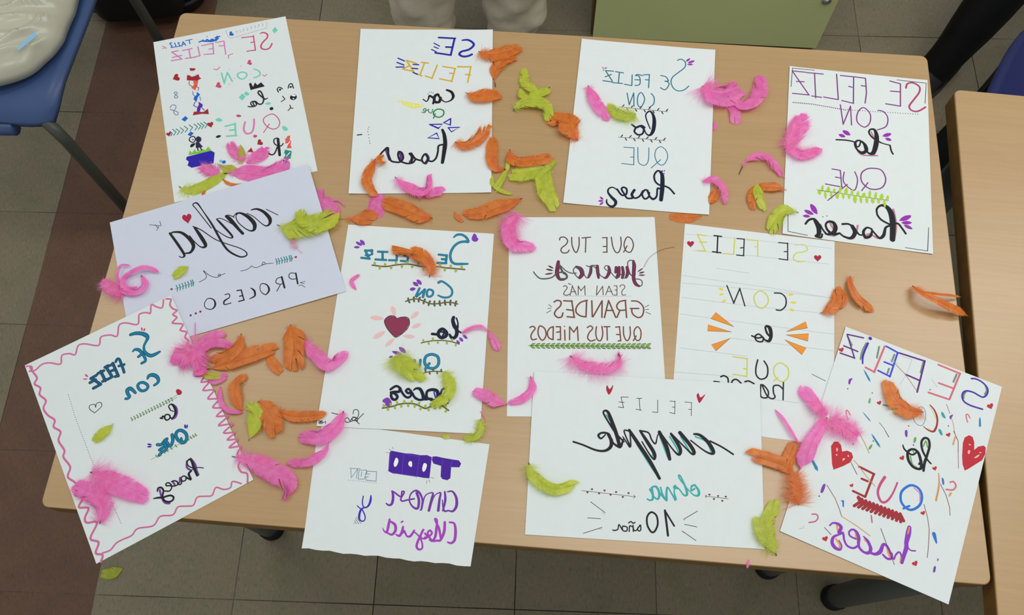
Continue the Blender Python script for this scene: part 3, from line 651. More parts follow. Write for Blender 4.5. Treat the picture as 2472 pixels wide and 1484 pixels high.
  'p lime 0.25 80,-733 103,-710 114,-681 106,-653 92,-638 73,-652 59,-680 62,-708',
  'p lime 0.25 122,-696 110,-731 109,-768 120,-801 133,-816 144,-794 148,-757 140,-722',
  'p lime 0.25 164,-735 182,-697 190,-651 186,-606 176,-584 162,-607 151,-653 152,-698',
  'p lime 0.25 206,-699 188,-731 185,-765 199,-793 217,-804 232,-783 240,-748 229,-719',
  'p lime 0.25 248,-737 266,-702 274,-661 270,-620 260,-600 246,-621 235,-662 236,-703',
  'p lime 0.25 290,-701 278,-728 276,-757 288,-782 301,-792 311,-775 316,-745 307,-719',
  'p lime 0.25 332,-739 355,-708 366,-671 359,-635 344,-616 326,-635 311,-672 314,-709',
  'p lime 0.25 374,-703 362,-744 360,-789 371,-831 384,-850 395,-825 399,-779 391,-736',
  'p lime 0.25 415,-741 433,-714 442,-682 438,-649 428,-632 415,-649 403,-681 404,-714',
  'd lime 2.07 -574,-693']),
 ('lettering', 'black brush lettering haces with violet petals', ['s pinkshade 2.95 503,-859 539,-1117 506,-1347',
  's pinkshade 2.90 273,-1359 157,-1309 98,-1385',
  's pinkshade 2.92 1,-1196 -57,-1408 -194,-1406',
  's pinkshade 2.93 -391,-1208 -311,-1400 -448,-1398',
  's black 8.09 276,-984,26 267,-894,29 317,-824,33 396,-822,55 463,-911,81 491,-1078,85 483,-1350,77',
  's black 2.94 276,-984 334,-1056 471,-1115 559,-1080 626,-1161 669,-1229',
  's black 2.92 461,-1128,29 392,-1172,33 361,-1301,47 303,-1354,37 245,-1296,26 187,-1225,26',
  's black 4.01 196,-1224,26 128,-1211,29 79,-1286,40 108,-1372,44 176,-1339,40 200,-1257,29',
  's black 3.99 89,-1330,25 21,-1340,25 -48,-1248,29 -126,-1192,29 -214,-1205,33',
  's black 4.02 -77,-1219,55 -38,-1315,62 -96,-1414,44 -194,-1401,29 -252,-1358,26',
  's black 4.00 -252,-1358,29 -340,-1387,47 -419,-1337,36 -450,-1251,29 -411,-1193,33 -342,-1201,47 -312,-1276,62 -340,-1360,55 -428,-1400,33 -488,-1336,25 -528,-1263,29',
  's black 4.75 -528,-1274,29 -608,-1184,33 -687,-1207,33 -735,-1279,29',
  's black 4.77 -608,-1207,37 -551,-1312,66 -545,-1413,62 -584,-1453,40',
  's black 4.72 -496,-1410,25 -515,-1465,33 -584,-1459,33',
  'p violet2 0.25 579,-1031 632,-1032 689,-1010 737,-964 756,-926 723,-920 665,-937 614,-978',
  'p violet2 0.25 608,-1061 645,-1078 691,-1079 737,-1061 760,-1040 737,-1025 692,-1020 646,-1034',
  'p violet2 0.25 642,-1090 665,-1122 700,-1144 741,-1149 765,-1141 753,-1118 721,-1092 681,-1084',
  'p violet2 0.25 -570,-1098 -573,-1037 -596,-983 -639,-947 -673,-941 -676,-982 -657,-1041 -619,-1081',
  'p violet2 0.25 -620,-1110 -646,-1074 -686,-1051 -732,-1047 -760,-1058 -745,-1084 -707,-1112 -663,-1120',
  'p violet2 0.25 -668,-1147 -695,-1130 -727,-1125 -760,-1137 -777,-1153 -762,-1167 -730,-1175 -697,-1168',
  'd black 1.42 -436,-1105 -491,-1127']),
]),
'H': ('white sheet of brown capital letters over a long green leafy braid', 99.00, 451.91, -0.03450, 210.00, 297.00, [(-104.49, 146.96), (104.2, 147.8), (104.93, -148.61), (-104.82, -147.51)], (0.5, 0.5, 0.4, 0.5), 0, [
 ('lettering', 'brown capital lettering QUE TUS', ['c brown 1.64 649,1158 703,1108 716,1009 671,917 612,936 586,1022 608,1115',
  'l brown 1.63 628,1015 576,916',
  's brown 1.64 544,1155 545,1035 511,923 464,916 426,1008 411,1154',
  'l brown 1.64 348,1148 340,916',
  'l brown 1.64 285,1143 351,1146',
  'l brown 1.63 290,1005 343,1006',
  'l brown 1.62 287,916 344,916',
  'l brown 1.64 50,1143 37,915',
  'l brown 1.64 -6,1140 116,1151',
  's brown 1.64 -48,1151 -51,1021 -85,915 -120,935 -150,1034 -152,1150',
  's brown 1.64 -325,1106 -312,1146 -253,1150 -212,1100 -231,1040 -291,987 -309,941 -280,904 -221,908 -191,948']),
 ('lettering', 'plum brush script lettering with dashes', ['s slate 1.48 726,579 695,553 666,559 640,617 626,708 628,760 665,792 706,779',
  's wine 4.95 706,779,37 714,708,54 704,605,52 699,502,50 724,425,50 769,394,32',
  's wine_core 2.72 706,779,20 714,708,30 704,605,29 699,502,27 724,425,27 769,394,18',
  's slate 1.46 769,390 805,406 813,464 780,496 728,502',
  's wine 4.69 613,682,42 622,604,52 595,527,37',
  's wine_core 2.58 613,682,23 622,604,28 595,527,20',
  's wine 3.95 502,682 493,591,49 461,520,37',
  's wine_core 2.17 502,682 493,591,27 461,520,20',
  's wine 3.95 461,681 452,604',
  's wine_core 2.17 461,681 452,604',
  's wine 3.95 549,682 557,591,44 542,521',
  's wine_core 2.17 549,682 557,591,24 542,521',
  's slate 1.26 672,553 632,579 595,521 554,521 521,578 496,527 455,520 421,552 382,604 325,636 297,675 327,707 361,681',
  's wine 4.44 356,694,30 365,617,49 321,526,37 286,520,25',
  's wine_core 2.44 356,694,16 365,617,27 321,526,20 286,520,14',
  's slate 1.26 292,520 240,552 207,616',
  's wine 4.20 198,700 201,616,47 210,520,35',
  's wine_core 2.31 198,700 201,616,26 210,520,19',
  's wine 4.20 110,693,35 101,603,44 70,526,32',
  's wine_core 2.31 110,693,19 101,603,24 70,526,18',
  's slate 1.27 207,603 174,668 139,694 109,681 64,519 18,551 8,603',
  's slate 1.27 46,706 80,691 128,709 175,707',
  's wine 5.43 -96,686,37 -38,654,59 -16,577,59 -52,519,44',
  's wine_core 2.99 -96,686,20 -38,654,33 -16,577,33 -52,519,24',
  's slate 1.38 -37,680 -96,690 -138,641 -121,577 -76,519',
  's slate 1.37 8,590 -49,654 -96,680',
  's slate 1.37 -98,590 -168,589 -238,621 -295,679 -336,725',
  's wine 5.70 -347,764,45 -360,666,57 -367,576,57 -333,499,42 -275,493,37',
  's wine_core 3.13 -347,764,25 -360,666,31 -367,576,31 -333,499,23 -275,493,20',
  's slate 2.76 -330,705 -285,602 -238,563 -233,518 -275,493 -321,499',
  's slate 2.74 -227,538,17 -250,589,17 -308,602,21 -379,576,17 -438,524,17 -531,501,19 -613,511,17 -671,569,15 -695,607,15',
  'p wine 0.25 -413,660 -430,679 -453,695 -479,704 -495,705 -485,692 -463,674 -437,663',
  'p wine 0.25 -416,625 -441,641 -473,652 -507,654 -524,650 -510,639 -478,626 -445,622',
  'p wine 0.25 -419,589 -451,592 -487,589 -523,579 -540,569 -521,565 -484,566 -449,575',
  'p wine 0.25 754,607 779,617 805,633 829,655 839,669 823,665 796,650 771,629',
  'p wine 0.25 773,589 795,586 820,590 844,601 856,611 842,615 817,613 792,603',
  'p wine 0.25 766,560 789,552 818,550 847,554 861,560 847,566 819,570 790,568']),
 ('lettering', 'thin brown capital lettering SEAN MAS over a dotted line', ['s brown 1.09 502,380 515,406 555,410 571,374 528,317 532,260 578,263',
  'l brown 1.09 462,397 457,257',
  'l brown 1.10 421,399 462,397',
  'l brown 1.09 431,336 459,329',
  'l brown 1.09 410,257 457,257',
  'l brown 1.09 351,392 399,262',
  'l brown 1.09 351,392 301,262',
  'l brown 1.09 331,312 389,313',
  'l brown 1.09 264,392 266,259',
  'l brown 1.09 264,388 179,261',
  'l brown 1.10 187,398 173,256',
  'l brown 1.10 15,398 17,258',
  'l brown 1.10 15,391 -39,321',
  'l brown 1.09 -39,321 -76,391',
  'l brown 1.10 -76,391 -79,258',
  'l brown 1.10 -160,397 -104,258',
  'l brown 1.10 -154,397 -191,251',
  'l brown 1.09 -173,302 -115,311',
  'l brown 1.10 -212,429 -177,416',
  's brown 1.10 -282,384 -253,397 -228,365 -266,308 -278,270 -243,251 -197,270',
  'd graphite 0.69 -278,239 -259,239 -240,239 -220,240 -201,240 -182,240 -163,240 -143,241 -124,241 -105,241 -85,242 -66,242 -47,242 -28,243 -8,243 11,243 31,243 51,243 70,242 90,242 110,242 130,241 150,241 170,241 189,241 209,240 229,240 249,240 269,239 288,239 308,239 328,239 348,238 368,238 387,238 407,237 427,237 447,237 467,238 487,238 507,239 527,239 547,239 567,240 587,240 607,241 627,241 647,241']),
 ('lettering', 'brown capital lettering GRANDES', ['s rust 2.05 655,170 735,163 796,110 815,36 788,-51 736,-76 680,-45 653,-2 652,54',
  'l rust 2.03 633,57 748,58',
  's rust 2.05 575,178 493,159 447,97 477,34 563,35',
  'l rust 2.05 569,175 575,-77',
  'l rust 2.03 488,28 444,-75',
  'l rust 2.05 338,174 427,-75',
  'l rust 2.05 338,174 272,-78',
  'l rust 2.03 310,28 396,28',
  'l rust 2.05 249,171 238,-75',
  'l rust 2.05 249,171 118,-66',
  'l rust 2.05 107,171 107,-66',
  'l rust 2.05 35,173 21,-66',
  's rust 2.05 44,177 -49,145 -108,70 -110,-5 -53,-54 21,-69',
  'l rust 2.05 -170,170 -140,-77',
  'l rust 2.05 -279,169 -164,164',
  'l rust 2.03 -241,38 -155,26',
  'l rust 2.02 -237,-67 -136,-77',
  's rust 2.05 -412,150 -372,175 -320,157 -327,94 -385,32 -409,-31 -363,-80 -312,-67 -294,-12',
  'l graphite 0.72 -488,112 -448,79',
  'l graphite 0.72 -500,56 -456,56',
  'l graphite 0.72 -518,-12 -456,25',
  'l graphite 0.72 835,79 888,108',
  'l graphite 0.72 839,42 885,46',
  'l graphite 0.72 843,5 907,-26']),
 ('lettering', 'brown capital lettering QUE TUS MIEDOS', ['c rust 1.77 718,-211 760,-272 749,-382 708,-412 676,-370 669,-273',
  'l rust 1.76 694,-345 652,-412',
  's rust 1.77 615,-212 616,-321 584,-406 550,-400 525,-322 526,-212',
  'l rust 1.77 473,-212 482,-416',
  'l rust 1.77 421,-218 476,-212',
  'l rust 1.76 429,-324 480,-328',
  'l rust 1.75 448,-416 484,-416',
  'l rust 1.77 302,-213 301,-407',
  'l rust 1.77 262,-213 342,-210',
  's rust 1.77 234,-207 242,-323 210,-414 166,-396 148,-311 160,-213',
  's rust 1.77 34,-226 80,-201 108,-238 60,-299 36,-372 74,-420 137,-402',
  'l rust 1.77 -100,-214 -93,-415',
  'l rust 1.77 -100,-214 -150,-294',
  'l rust 1.77 -150,-294 -205,-215',
  'l rust 1.77 -205,-215 -209,-403',
  'l rust 1.77 -274,-264 -271,-410',
  'l rust 1.77 -331,-215 -331,-404',
  'l rust 1.77 -388,-215 -331,-215',
  'l rust 1.77 -383,-295 -332,-288',
  'l rust 1.76 -370,-401 -331,-404',
  'l rust 1.77 -428,-215 -433,-404',
  'd rust 1.77 -276,-209',
  's rust 1.77 -428,-213 -479,-240 -508,-301 -492,-374 -435,-404',
  'c rust 1.77 -605,-204 -548,-240 -526,-326 -554,-398 -594,-405 -634,-326 -630,-241',
  's rust 1.77 -747,-229 -707,-210 -675,-241 -707,-290 -733,-351 -713,-405 -657,-393']),
 ('leaf_garland', 'long green leafy braid under the words', ['p graphite 0.25 -745,-493 -722,-495 -698,-487 -679,-469 -673,-455 -688,-452 -712,-457 -732,-473',
  'p fern 0.25 -742,-493 -722,-493 -701,-485 -684,-470 -677,-458 -690,-457 -711,-463 -729,-477',
  'p graphite 0.25 -745,-493 -732,-514 -712,-529 -688,-534 -673,-532 -679,-517 -698,-500 -722,-492',
  'p fern 0.25 -742,-493 -729,-510 -711,-523 -690,-529 -677,-528 -684,-516 -701,-502 -722,-494',
  'p graphite 0.25 -677,-493 -654,-494 -631,-486 -611,-469 -605,-454 -620,-451 -644,-457 -664,-472',
  'p fern 0.25 -674,-493 -654,-492 -633,-484 -616,-470 -609,-458 -622,-457 -643,-463 -662,-476',
  'p graphite 0.25 -677,-493 -664,-514 -644,-529 -620,-534 -605,-531 -612,-517 -631,-500 -654,-492',
  'p fern 0.25 -674,-493 -662,-510 -644,-523 -622,-529 -609,-528 -616,-516 -633,-501 -654,-494',
  'p graphite 0.25 -609,-493 -586,-494 -563,-486 -544,-468 -537,-454 -552,-451 -576,-457 -596,-472',
  'p fern 0.25 -606,-493 -586,-492 -565,-484 -548,-469 -541,-458 -554,-456 -575,-463 -594,-476',
  'p graphite 0.25 -609,-493 -596,-513 -576,-528 -552,-534 -537,-531 -544,-517 -563,-499 -586,-491',
  'p fern 0.25 -606,-493 -594,-509 -576,-523 -554,-529 -542,-527 -548,-516 -565,-501 -586,-493',
  'p graphite 0.25 -541,-493 -518,-494 -495,-486 -476,-468 -469,-454 -484,-451 -508,-457 -528,-472',
  'p fern 0.25 -538,-493 -518,-492 -497,-484 -480,-469 -473,-457 -486,-456 -507,-462 -526,-476',
  'p graphite 0.25 -541,-493 -529,-513 -509,-528 -484,-534 -469,-531 -476,-516 -495,-499 -518,-491',
  'p fern 0.25 -538,-493 -526,-509 -508,-522 -487,-528 -474,-527 -480,-516 -497,-501 -518,-493',
  'p graphite 0.25 -474,-492 -450,-494 -427,-485 -408,-468 -401,-453 -416,-451 -440,-456 -460,-472',
  'p fern 0.25 -470,-492 -450,-491 -429,-484 -412,-469 -405,-457 -418,-456 -440,-462 -458,-476',
  'p graphite 0.25 -474,-492 -461,-513 -441,-528 -417,-533 -402,-530 -408,-516 -427,-499 -450,-491',
  'p fern 0.25 -470,-492 -458,-509 -440,-522 -419,-528 -406,-527 -413,-515 -430,-501 -450,-493',
  'p graphite 0.25 -406,-492 -383,-493 -359,-485 -340,-468 -333,-453 -348,-450 -372,-456 -392,-471',
  'p fern 0.25 -402,-492 -382,-491 -362,-483 -344,-469 -337,-457 -350,-456 -372,-462 -390,-475',
  'p graphite 0.25 -406,-492 -393,-513 -373,-528 -349,-533 -334,-530 -340,-516 -359,-498 -382,-491',
  'p fern 0.25 -402,-492 -390,-509 -372,-522 -351,-528 -338,-527 -345,-515 -362,-500 -382,-493',
  'p graphite 0.25 -338,-492 -315,-493 -291,-485 -272,-467 -265,-453 -280,-450 -304,-456 -325,-471',
  'p fern 0.25 -334,-492 -314,-491 -294,-483 -276,-468 -269,-457 -282,-455 -304,-462 -322,-475',
  'p graphite 0.25 -338,-492 -325,-512 -305,-527 -281,-533 -266,-530 -273,-516 -291,-498 -315,-490',
  'p fern 0.25 -334,-492 -322,-508 -305,-522 -283,-528 -271,-526 -277,-515 -294,-500 -314,-492',
  'p graphite 0.25 -270,-492 -247,-493 -223,-485 -204,-467 -197,-453 -212,-450 -236,-456 -257,-471',
  'p fern 0.25 -267,-492 -247,-491 -226,-483 -208,-468 -202,-456 -214,-455 -236,-461 -254,-475',
  'p graphite 0.25 -270,-492 -257,-512 -238,-527 -213,-533 -198,-530 -205,-515 -224,-498 -247,-490',
  'p fern 0.25 -267,-492 -255,-508 -237,-521 -216,-527 -203,-526 -209,-514 -226,-500 -247,-492',
  'p graphite 0.25 -202,-491 -179,-492 -155,-484 -136,-467 -129,-452 -144,-450 -168,-455 -189,-471',
  'p fern 0.25 -199,-491 -179,-490 -158,-483 -140,-468 -134,-456 -146,-455 -168,-461 -186,-474',
  'p graphite 0.25 -202,-491 -190,-512 -170,-527 -146,-532 -131,-529 -137,-515 -156,-498 -179,-490',
  'p fern 0.25 -199,-491 -187,-508 -169,-521 -148,-527 -135,-526 -141,-514 -158,-500 -179,-492',
  'p graphite 0.25 -134,-491 -111,-492 -88,-484 -68,-467 -61,-452 -76,-449 -101,-455 -121,-470',
  'p fern 0.25 -131,-491 -111,-490 -90,-482 -73,-468 -66,-456 -79,-455 -100,-461 -118,-474',
  'p graphite 0.25 -134,-491 -122,-511 -102,-527 -78,-532 -63,-529 -69,-515 -88,-497 -111,-490',
  'p fern 0.25 -131,-491 -119,-508 -101,-521 -80,-527 -67,-526 -74,-514 -91,-499 -111,-492',
  'p graphite 0.25 -67,-491 -43,-492 -20,-484 0,-466 7,-452 -8,-449 -33,-455 -53,-470',
  'p fern 0.25 -63,-491 -43,-490 -22,-482 -5,-467 2,-456 -11,-454 -32,-461 -51,-474',
  'p graphite 0.25 -67,-491 -54,-511 -34,-526 -10,-532 5,-529 -2,-515 -20,-497 -43,-489',
  'p fern 0.25 -63,-491 -51,-507 -34,-521 -12,-527 0,-525 -6,-514 -23,-499 -43,-491',
  'p graphite 0.25 1,-490 24,-492 48,-484 67,-466 75,-452 60,-449 35,-455 15,-470',
  'p fern 0.25 5,-490 25,-490 45,-482 63,-467 70,-455 57,-454 36,-460 17,-474',
  'p graphite 0.25 1,-490 14,-511 33,-526 58,-532 73,-529 66,-514 48,-497 24,-489',
  'p fern 0.25 5,-490 16,-507 34,-520 55,-526 68,-525 62,-513 45,-499 25,-491',
  'p graphite 0.25 69,-490 92,-491 116,-483 135,-466 142,-451 128,-449 103,-454 83,-470',
  'p fern 0.25 72,-490 92,-489 113,-482 131,-467 138,-455 125,-454 104,-460 85,-473',
  'p graphite 0.25 69,-490 82,-511 101,-526 125,-531 140,-528 134,-514 115,-497 92,-489',
  'p fern 0.25 72,-490 84,-507 102,-520 123,-526 136,-525 130,-513 113,-498 92,-491',
  'p graphite 0.25 137,-495 160,-496 183,-488 203,-470 210,-456 195,-453 171,-459 150,-474',
  'p fern 0.25 140,-495 160,-494 181,-486 199,-471 206,-460 193,-458 171,-465 153,-478',
  'p graphite 0.25 137,-495 149,-515 169,-530 193,-536 208,-533 201,-519 183,-501 160,-493',
  'p fern 0.25 140,-495 152,-511 169,-525 191,-531 203,-529 197,-518 180,-503 160,-495',
  'p graphite 0.25 204,-495 228,-496 251,-488 271,-470 278,-456 263,-453 239,-459 218,-474',
  'p fern 0.25 208,-494 228,-494 249,-486 266,-471 273,-459 261,-458 239,-464 221,-478',
  'p graphite 0.25 204,-495 217,-515 236,-530 260,-536 275,-533 269,-518 251,-501 228,-493',
  'p fern 0.25 208,-494 220,-511 237,-524 258,-530 271,-529 265,-517 248,-503 228,-495',
  'p graphite 0.25 272,-494 295,-495 319,-487 339,-470 346,-455 331,-453 306,-458 286,-474',
  'p fern 0.25 276,-494 296,-493 316,-486 334,-471 341,-459 328,-458 307,-464 288,-477',
  'p graphite 0.25 272,-494 285,-515 304,-530 328,-535 343,-532 337,-518 319,-501 295,-493',
  'p fern 0.25 276,-494 287,-511 305,-524 326,-530 339,-529 333,-517 316,-502 296,-495',
  'p graphite 0.25 340,-494 363,-495 387,-487 406,-470 414,-455 399,-452 374,-458 354,-473',
  'p fern 0.25 343,-494 363,-493 384,-485 402,-471 409,-459 396,-458 375,-464 356,-477',
  'p graphite 0.25 340,-494 352,-514 372,-530 396,-535 411,-532 405,-518 386,-500 363,-493',
  'p fern 0.25 343,-494 355,-511 373,-524 394,-530 406,-529 400,-517 384,-502 363,-495',
  'p graphite 0.25 408,-494 431,-495 454,-487 474,-469 482,-455 467,-452 442,-458 421,-473',
  'p fern 0.25 411,-494 431,-493 452,-485 470,-470 477,-459 464,-457 443,-464 424,-477',
  'p graphite 0.25 408,-494 420,-514 439,-529 463,-535 478,-532 472,-517 454,-500 431,-492',
  'p fern 0.25 411,-494 423,-510 440,-523 461,-530 474,-528 468,-517 451,-502 431,-494',
  'p graphite 0.25 475,-493 499,-495 522,-487 542,-469 549,-455 535,-452 510,-458 489,-473',
  'p fern 0.25 479,-493 499,-493 520,-485 538,-470 545,-458 532,-457 510,-463 492,-477',
  'p graphite 0.25 475,-493 488,-514 507,-529 531,-535 546,-532 540,-517 522,-500 499,-492',
  'p fern 0.25 479,-493 490,-510 508,-523 529,-529 542,-528 536,-516 519,-502 499,-494',
  'p graphite 0.25 543,-493 566,-494 590,-486 610,-469 617,-454 602,-452 578,-457 557,-473',
  'p fern 0.25 547,-493 567,-492 587,-485 605,-470 612,-458 600,-457 578,-463 559,-476',
  'p graphite 0.25 543,-493 555,-514 575,-529 599,-534 614,-531 608,-517 589,-500 566,-492',
  'p fern 0.25 547,-493 558,-510 576,-523 597,-529 609,-528 603,-516 587,-501 567,-494',
  'p graphite 0.25 611,-493 634,-494 658,-486 677,-469 685,-454 670,-451 645,-457 625,-472',
  'p fern 0.25 614,-493 634,-492 655,-484 673,-470 680,-458 667,-457 646,-463 627,-476',
  'p graphite 0.25 611,-493 623,-513 642,-528 666,-534 681,-531 675,-517 657,-499 634,-492',
  'p fern 0.25 614,-493 626,-510 643,-523 664,-529 677,-527 671,-516 654,-501 634,-494',
  'p graphite 0.25 679,-493 702,-494 725,-486 745,-468 753,-454 738,-451 713,-457 693,-472',
  'p fern 0.25 682,-493 702,-492 723,-484 741,-469 748,-458 735,-456 714,-463 695,-476',
  'p graphite 0.25 679,-493 691,-513 710,-528 734,-534 749,-531 743,-516 725,-499 702,-491',
  'p fern 0.25 682,-493 693,-509 711,-522 732,-528 745,-527 739,-516 722,-501 702,-493',
  'p graphite 0.25 746,-492 769,-494 793,-486 813,-468 820,-454 806,-451 781,-457 760,-472',
  'p fern 0.25 750,-492 770,-492 791,-484 809,-469 816,-457 803,-456 781,-462 763,-476',
  'p graphite 0.25 746,-492 758,-513 777,-528 802,-533 817,-531 811,-516 792,-499 769,-491',
  'p fern 0.25 750,-492 761,-509 778,-522 799,-528 812,-527 806,-515 790,-501 770,-493',
  'p graphite 0.25 814,-492 837,-493 861,-485 881,-468 888,-453 873,-451 849,-456 828,-472',
  'p fern 0.25 817,-492 837,-491 858,-484 876,-469 883,-457 871,-456 849,-462 830,-475',
  'p graphite 0.25 814,-492 826,-513 845,-528 869,-533 884,-530 878,-516 860,-499 837,-491',
  'p fern 0.25 817,-492 829,-509 846,-522 867,-528 880,-527 874,-515 857,-500 837,-493',
  'l graphite 0.50 -764,-491 106,-495 862,-508']),
]),
'J': ('folded half sheet with chunky purple block letters, hanging over the near desk edge', -154.00, 211.96, -0.16680, 221.53, 161.91, [(-113.18, 78.77), (108.25, 78.77), (107.96, -75.2), (-102.66, -82.71)], (0.55, 0.55, 0.55, 0.55), 0.0, [
 ('lettering', 'chunky purple block lettering TODO', ['p grape 0.25 379,528 430,538 508,531 639,526 723,526 760,489 745,438 655,428 640,426 654,284 617,253 555,260 527,289 511,424 409,440 379,482',
  'p grape 0.25 -160,531 -43,524 19,521 110,529 218,524 308,537 372,519 380,390 390,247 315,242 223,247 25,250 -81,243 -149,264 -169,421 -178,505',
  'f white 0.25 -83,449 -47,423 -50,361 -75,330 -98,370',
  'f white 0.25 120,431 138,395 134,356 91,381 92,419',
  'f white 0.25 296,432 327,413 323,352 301,318 278,346 278,407',
  's grape2 0.79 3,522 32,251',
  's grape2 0.78 211,523 218,398 224,239',
  's grape2 0.79 -163,507 -140,272',
  's grape2 0.78 512,508 524,441',
  's grape2 0.78 640,518 633,425',
  's grape2 0.78 29,510 214,505',
  's grape2 0.78 -82,250 223,247',
  's graphite 0.39 -223,499 -189,500',
  's graphite 0.39 -194,549 -167,530',
  's graphite 0.39 -157,581 -139,555',
  's graphite 0.39 442,255 403,260',
  's graphite 0.38 365,176 364,221',
  's graphite 0.39 406,200 386,227']),
 ('lettering', 'thin blue outlined lettering CON over a dotted line', ['l steel 0.65 -645,233 -510,244',
  'l steel 0.65 -629,228 -602,117',
  'l steel 0.65 -598,118 -546,234',
  'l steel 0.65 -541,235 -536,114',
  'l steel 0.65 -521,227 -424,241',
  'l steel 0.65 -521,227 -510,115',
  'l steel 0.64 -509,112 -431,123',
  'l steel 0.64 -431,123 -424,241',
  'l steel 0.65 -484,210 -479,150',
  'l steel 0.65 -423,195 -414,227',
  'l steel 0.65 -414,227 -297,238',
  'l steel 0.65 -297,238 -277,117',
  'l steel 0.64 -277,117 -405,111',
  'l steel 0.64 -405,111 -421,150',
  'l steel 0.65 -421,150 -385,160',
  'l steel 0.65 -422,191 -377,194',
  'd steel 0.85 -633,83 -605,84 -576,86 -548,87 -519,89 -491,90 -462,91 -435,92 -408,92 -381,92 -354,93 -327,93 -299,93 -272,94']),
 ('lettering', 'indigo script letter y', ['s indigo 2.29 -307,-70,15 -299,-125,28 -309,-193,25 -343,-228,18 -375,-217,15 -396,-168,15 -401,-92,15',
  's indigo 2.02 -351,-224,13 -396,-264,25 -401,-346,28 -376,-393,18 -331,-392,15 -324,-342,15 -372,-268,15 -423,-239,13 -455,-218,10',
  's graphite 0.50 -448,-444 -440,-431',
  's graphite 0.50 -449,-404 -414,-442',
  's graphite 0.50 -442,-381 -385,-438',
  's graphite 0.50 -436,-358 -361,-428']),
 ('lettering', 'violet script lettering amor', ['s violet5 3.31 648,110,18 707,122,23 768,53,33 788,-48,36 755,-119,28 695,-120,18',
  's violet5 3.27 695,-120,20 652,-133,23 622,-86,18 600,0,13',
  's violet5 3.31 612,105,23 636,5,31 629,-129,25',
  's violet5 3.02 571,-137,35 563,-6,30 564,76,23 541,81,15 489,29,13 459,-138,18',
  's violet5 3.02 454,-154,33 465,-4,33 468,63,23 430,65,15 372,12,15 361,-137,20 350,-161,23',
  's violet5 3.02 447,-155,15 482,28,13',
  's violet5 2.77 356,-152,20 350,-35,23 298,47,28 241,69,23 190,17,18 191,-72,18 249,-138,23 310,-144,30 306,-41,33 261,42,30',
  's violet5 2.03 245,-35 159,-62 103,-84 76,-58 105,28 74,31 78,-28 47,-25 -20,10 -53,21',
  's violet5 3.06 -44,14,28 -23,-57,33 -23,-131,33 -56,-158,23 -94,-141,18']),
 ('lettering', 'magenta violet script lettering alegria', ['s magenta 3.25 734,-261,22 794,-267,27 826,-349,35 834,-463,35 798,-508,27 753,-503,20',
  's magenta 3.50 676,-269,32 688,-383,35 661,-487,32 628,-506,17',
  's magenta 3.47 657,-459,27 615,-350,30 546,-251,20 576,-254,20 586,-354,32 589,-454,32 563,-515,25 524,-506,17',
  's magenta 2.47 627,-499 570,-514 519,-478 488,-425 512,-393 540,-425 504,-473 462,-487',
  's magenta 2.73 453,-437,22 488,-468,27 464,-501,22 418,-493,17 408,-436,17 429,-390,22 397,-496,30 378,-598,30 415,-639,25 454,-609,22 414,-508,20 336,-447,17 305,-444,17',
  's magenta 2.49 316,-420 284,-490,30 242,-503,22 204,-458 168,-427',
  's magenta 3.24 170,-397,27 167,-456,32 147,-509,30 101,-501,17',
  's magenta 3.26 -15,-329,25 -14,-408,33 -20,-489,28 -61,-473,15 -78,-446,10',
  's magenta 3.26 -10,-350,23 63,-383,33 84,-453,35 50,-508,28 -12,-495,18',
  's magenta 1.99 201,-444 153,-501',
  's magenta 2.00 138,-344 153,-330']),
]),
'G': ('white sheet with a dark rose heart drawing and teal words on twigs', -139.21, 440.90, -0.08360, 210.00, 297.00, [(-105.09, 149.03), (104.83, 144.94), (105.38, -146.99), (-108.24, -148.3)], (0.5, 0.5, 0.9, 1.9), 0, [
 ('lettering', 'teal marker lettering SE with a tall S', ['s teal3 3.69 480,1365,25 523,1405 587,1411 644,1383 679,1339 687,1304,43 641,1304,39 569,1287 509,1238 469,1165 453,1083 463,1024 490,970 542,947 623,950 709,956,29',
  's teal3_core 2.03 480,1365,14 523,1405 587,1411 644,1383 679,1339 687,1304,23 641,1304,21 569,1287 509,1238 469,1165 453,1083 463,1024 490,970 542,947 623,950 709,956,16',
  'l teal3 3.45 404,1076 401,950',
  'l teal3_core 1.90 404,1076 401,950',
  'l teal3 3.45 290,1080 404,1071',
  'l teal3_core 1.90 290,1080 404,1071',
  'l teal3 3.44 341,1012 401,1010',
  'l teal3_core 1.89 341,1012 401,1010',
  'l teal3 3.43 283,949 406,950',
  'l teal3_core 1.88 283,949 406,950']),
 ('lettering', 'teal marker lettering FELIZ', ['l teal3 3.25 -137,1023 -147,942',
  'l teal3_core 1.79 -137,1023 -147,942',
  'l teal3 3.27 -240,1090 -154,1100',
  'l teal3_core 1.80 -240,1090 -154,1100',
  'l teal3 3.26 -198,1038 -147,1032',
  'l teal3_core 1.79 -198,1038 -147,1032',
  'l teal3 3.25 -235,955 -139,947',
  'l teal3_core 1.79 -235,955 -139,947',
  'l teal3 3.27 -304,1085 -295,959',
  'l teal3_core 1.80 -304,1085 -295,959',
  'l teal3 3.25 -295,959 -403,956',
  'l teal3_core 1.79 -295,959 -403,956',
  'l teal3 3.27 -440,1083 -573,1081',
  'l teal3_core 1.80 -440,1083 -573,1081',
  'l teal3 3.27 -509,1079 -492,954',
  'l teal3_core 1.80 -509,1079 -492,954',
  'l teal3 3.25 -444,956 -595,958',
  'l teal3_core 1.79 -444,956 -595,958',
  'l teal3 3.27 -652,1036 -667,1101',
  'l teal3_core 1.80 -652,1036 -667,1101',
  'l teal3 3.28 -657,1097 -757,1086',
  'l teal3_core 1.80 -657,1097 -757,1086',
  'l teal3 3.28 -757,1092 -687,964',
  'l teal3_core 1.80 -757,1092 -687,964',
  'l teal3 3.25 -678,964 -797,973',
  'l teal3_core 1.79 -678,964 -797,973',
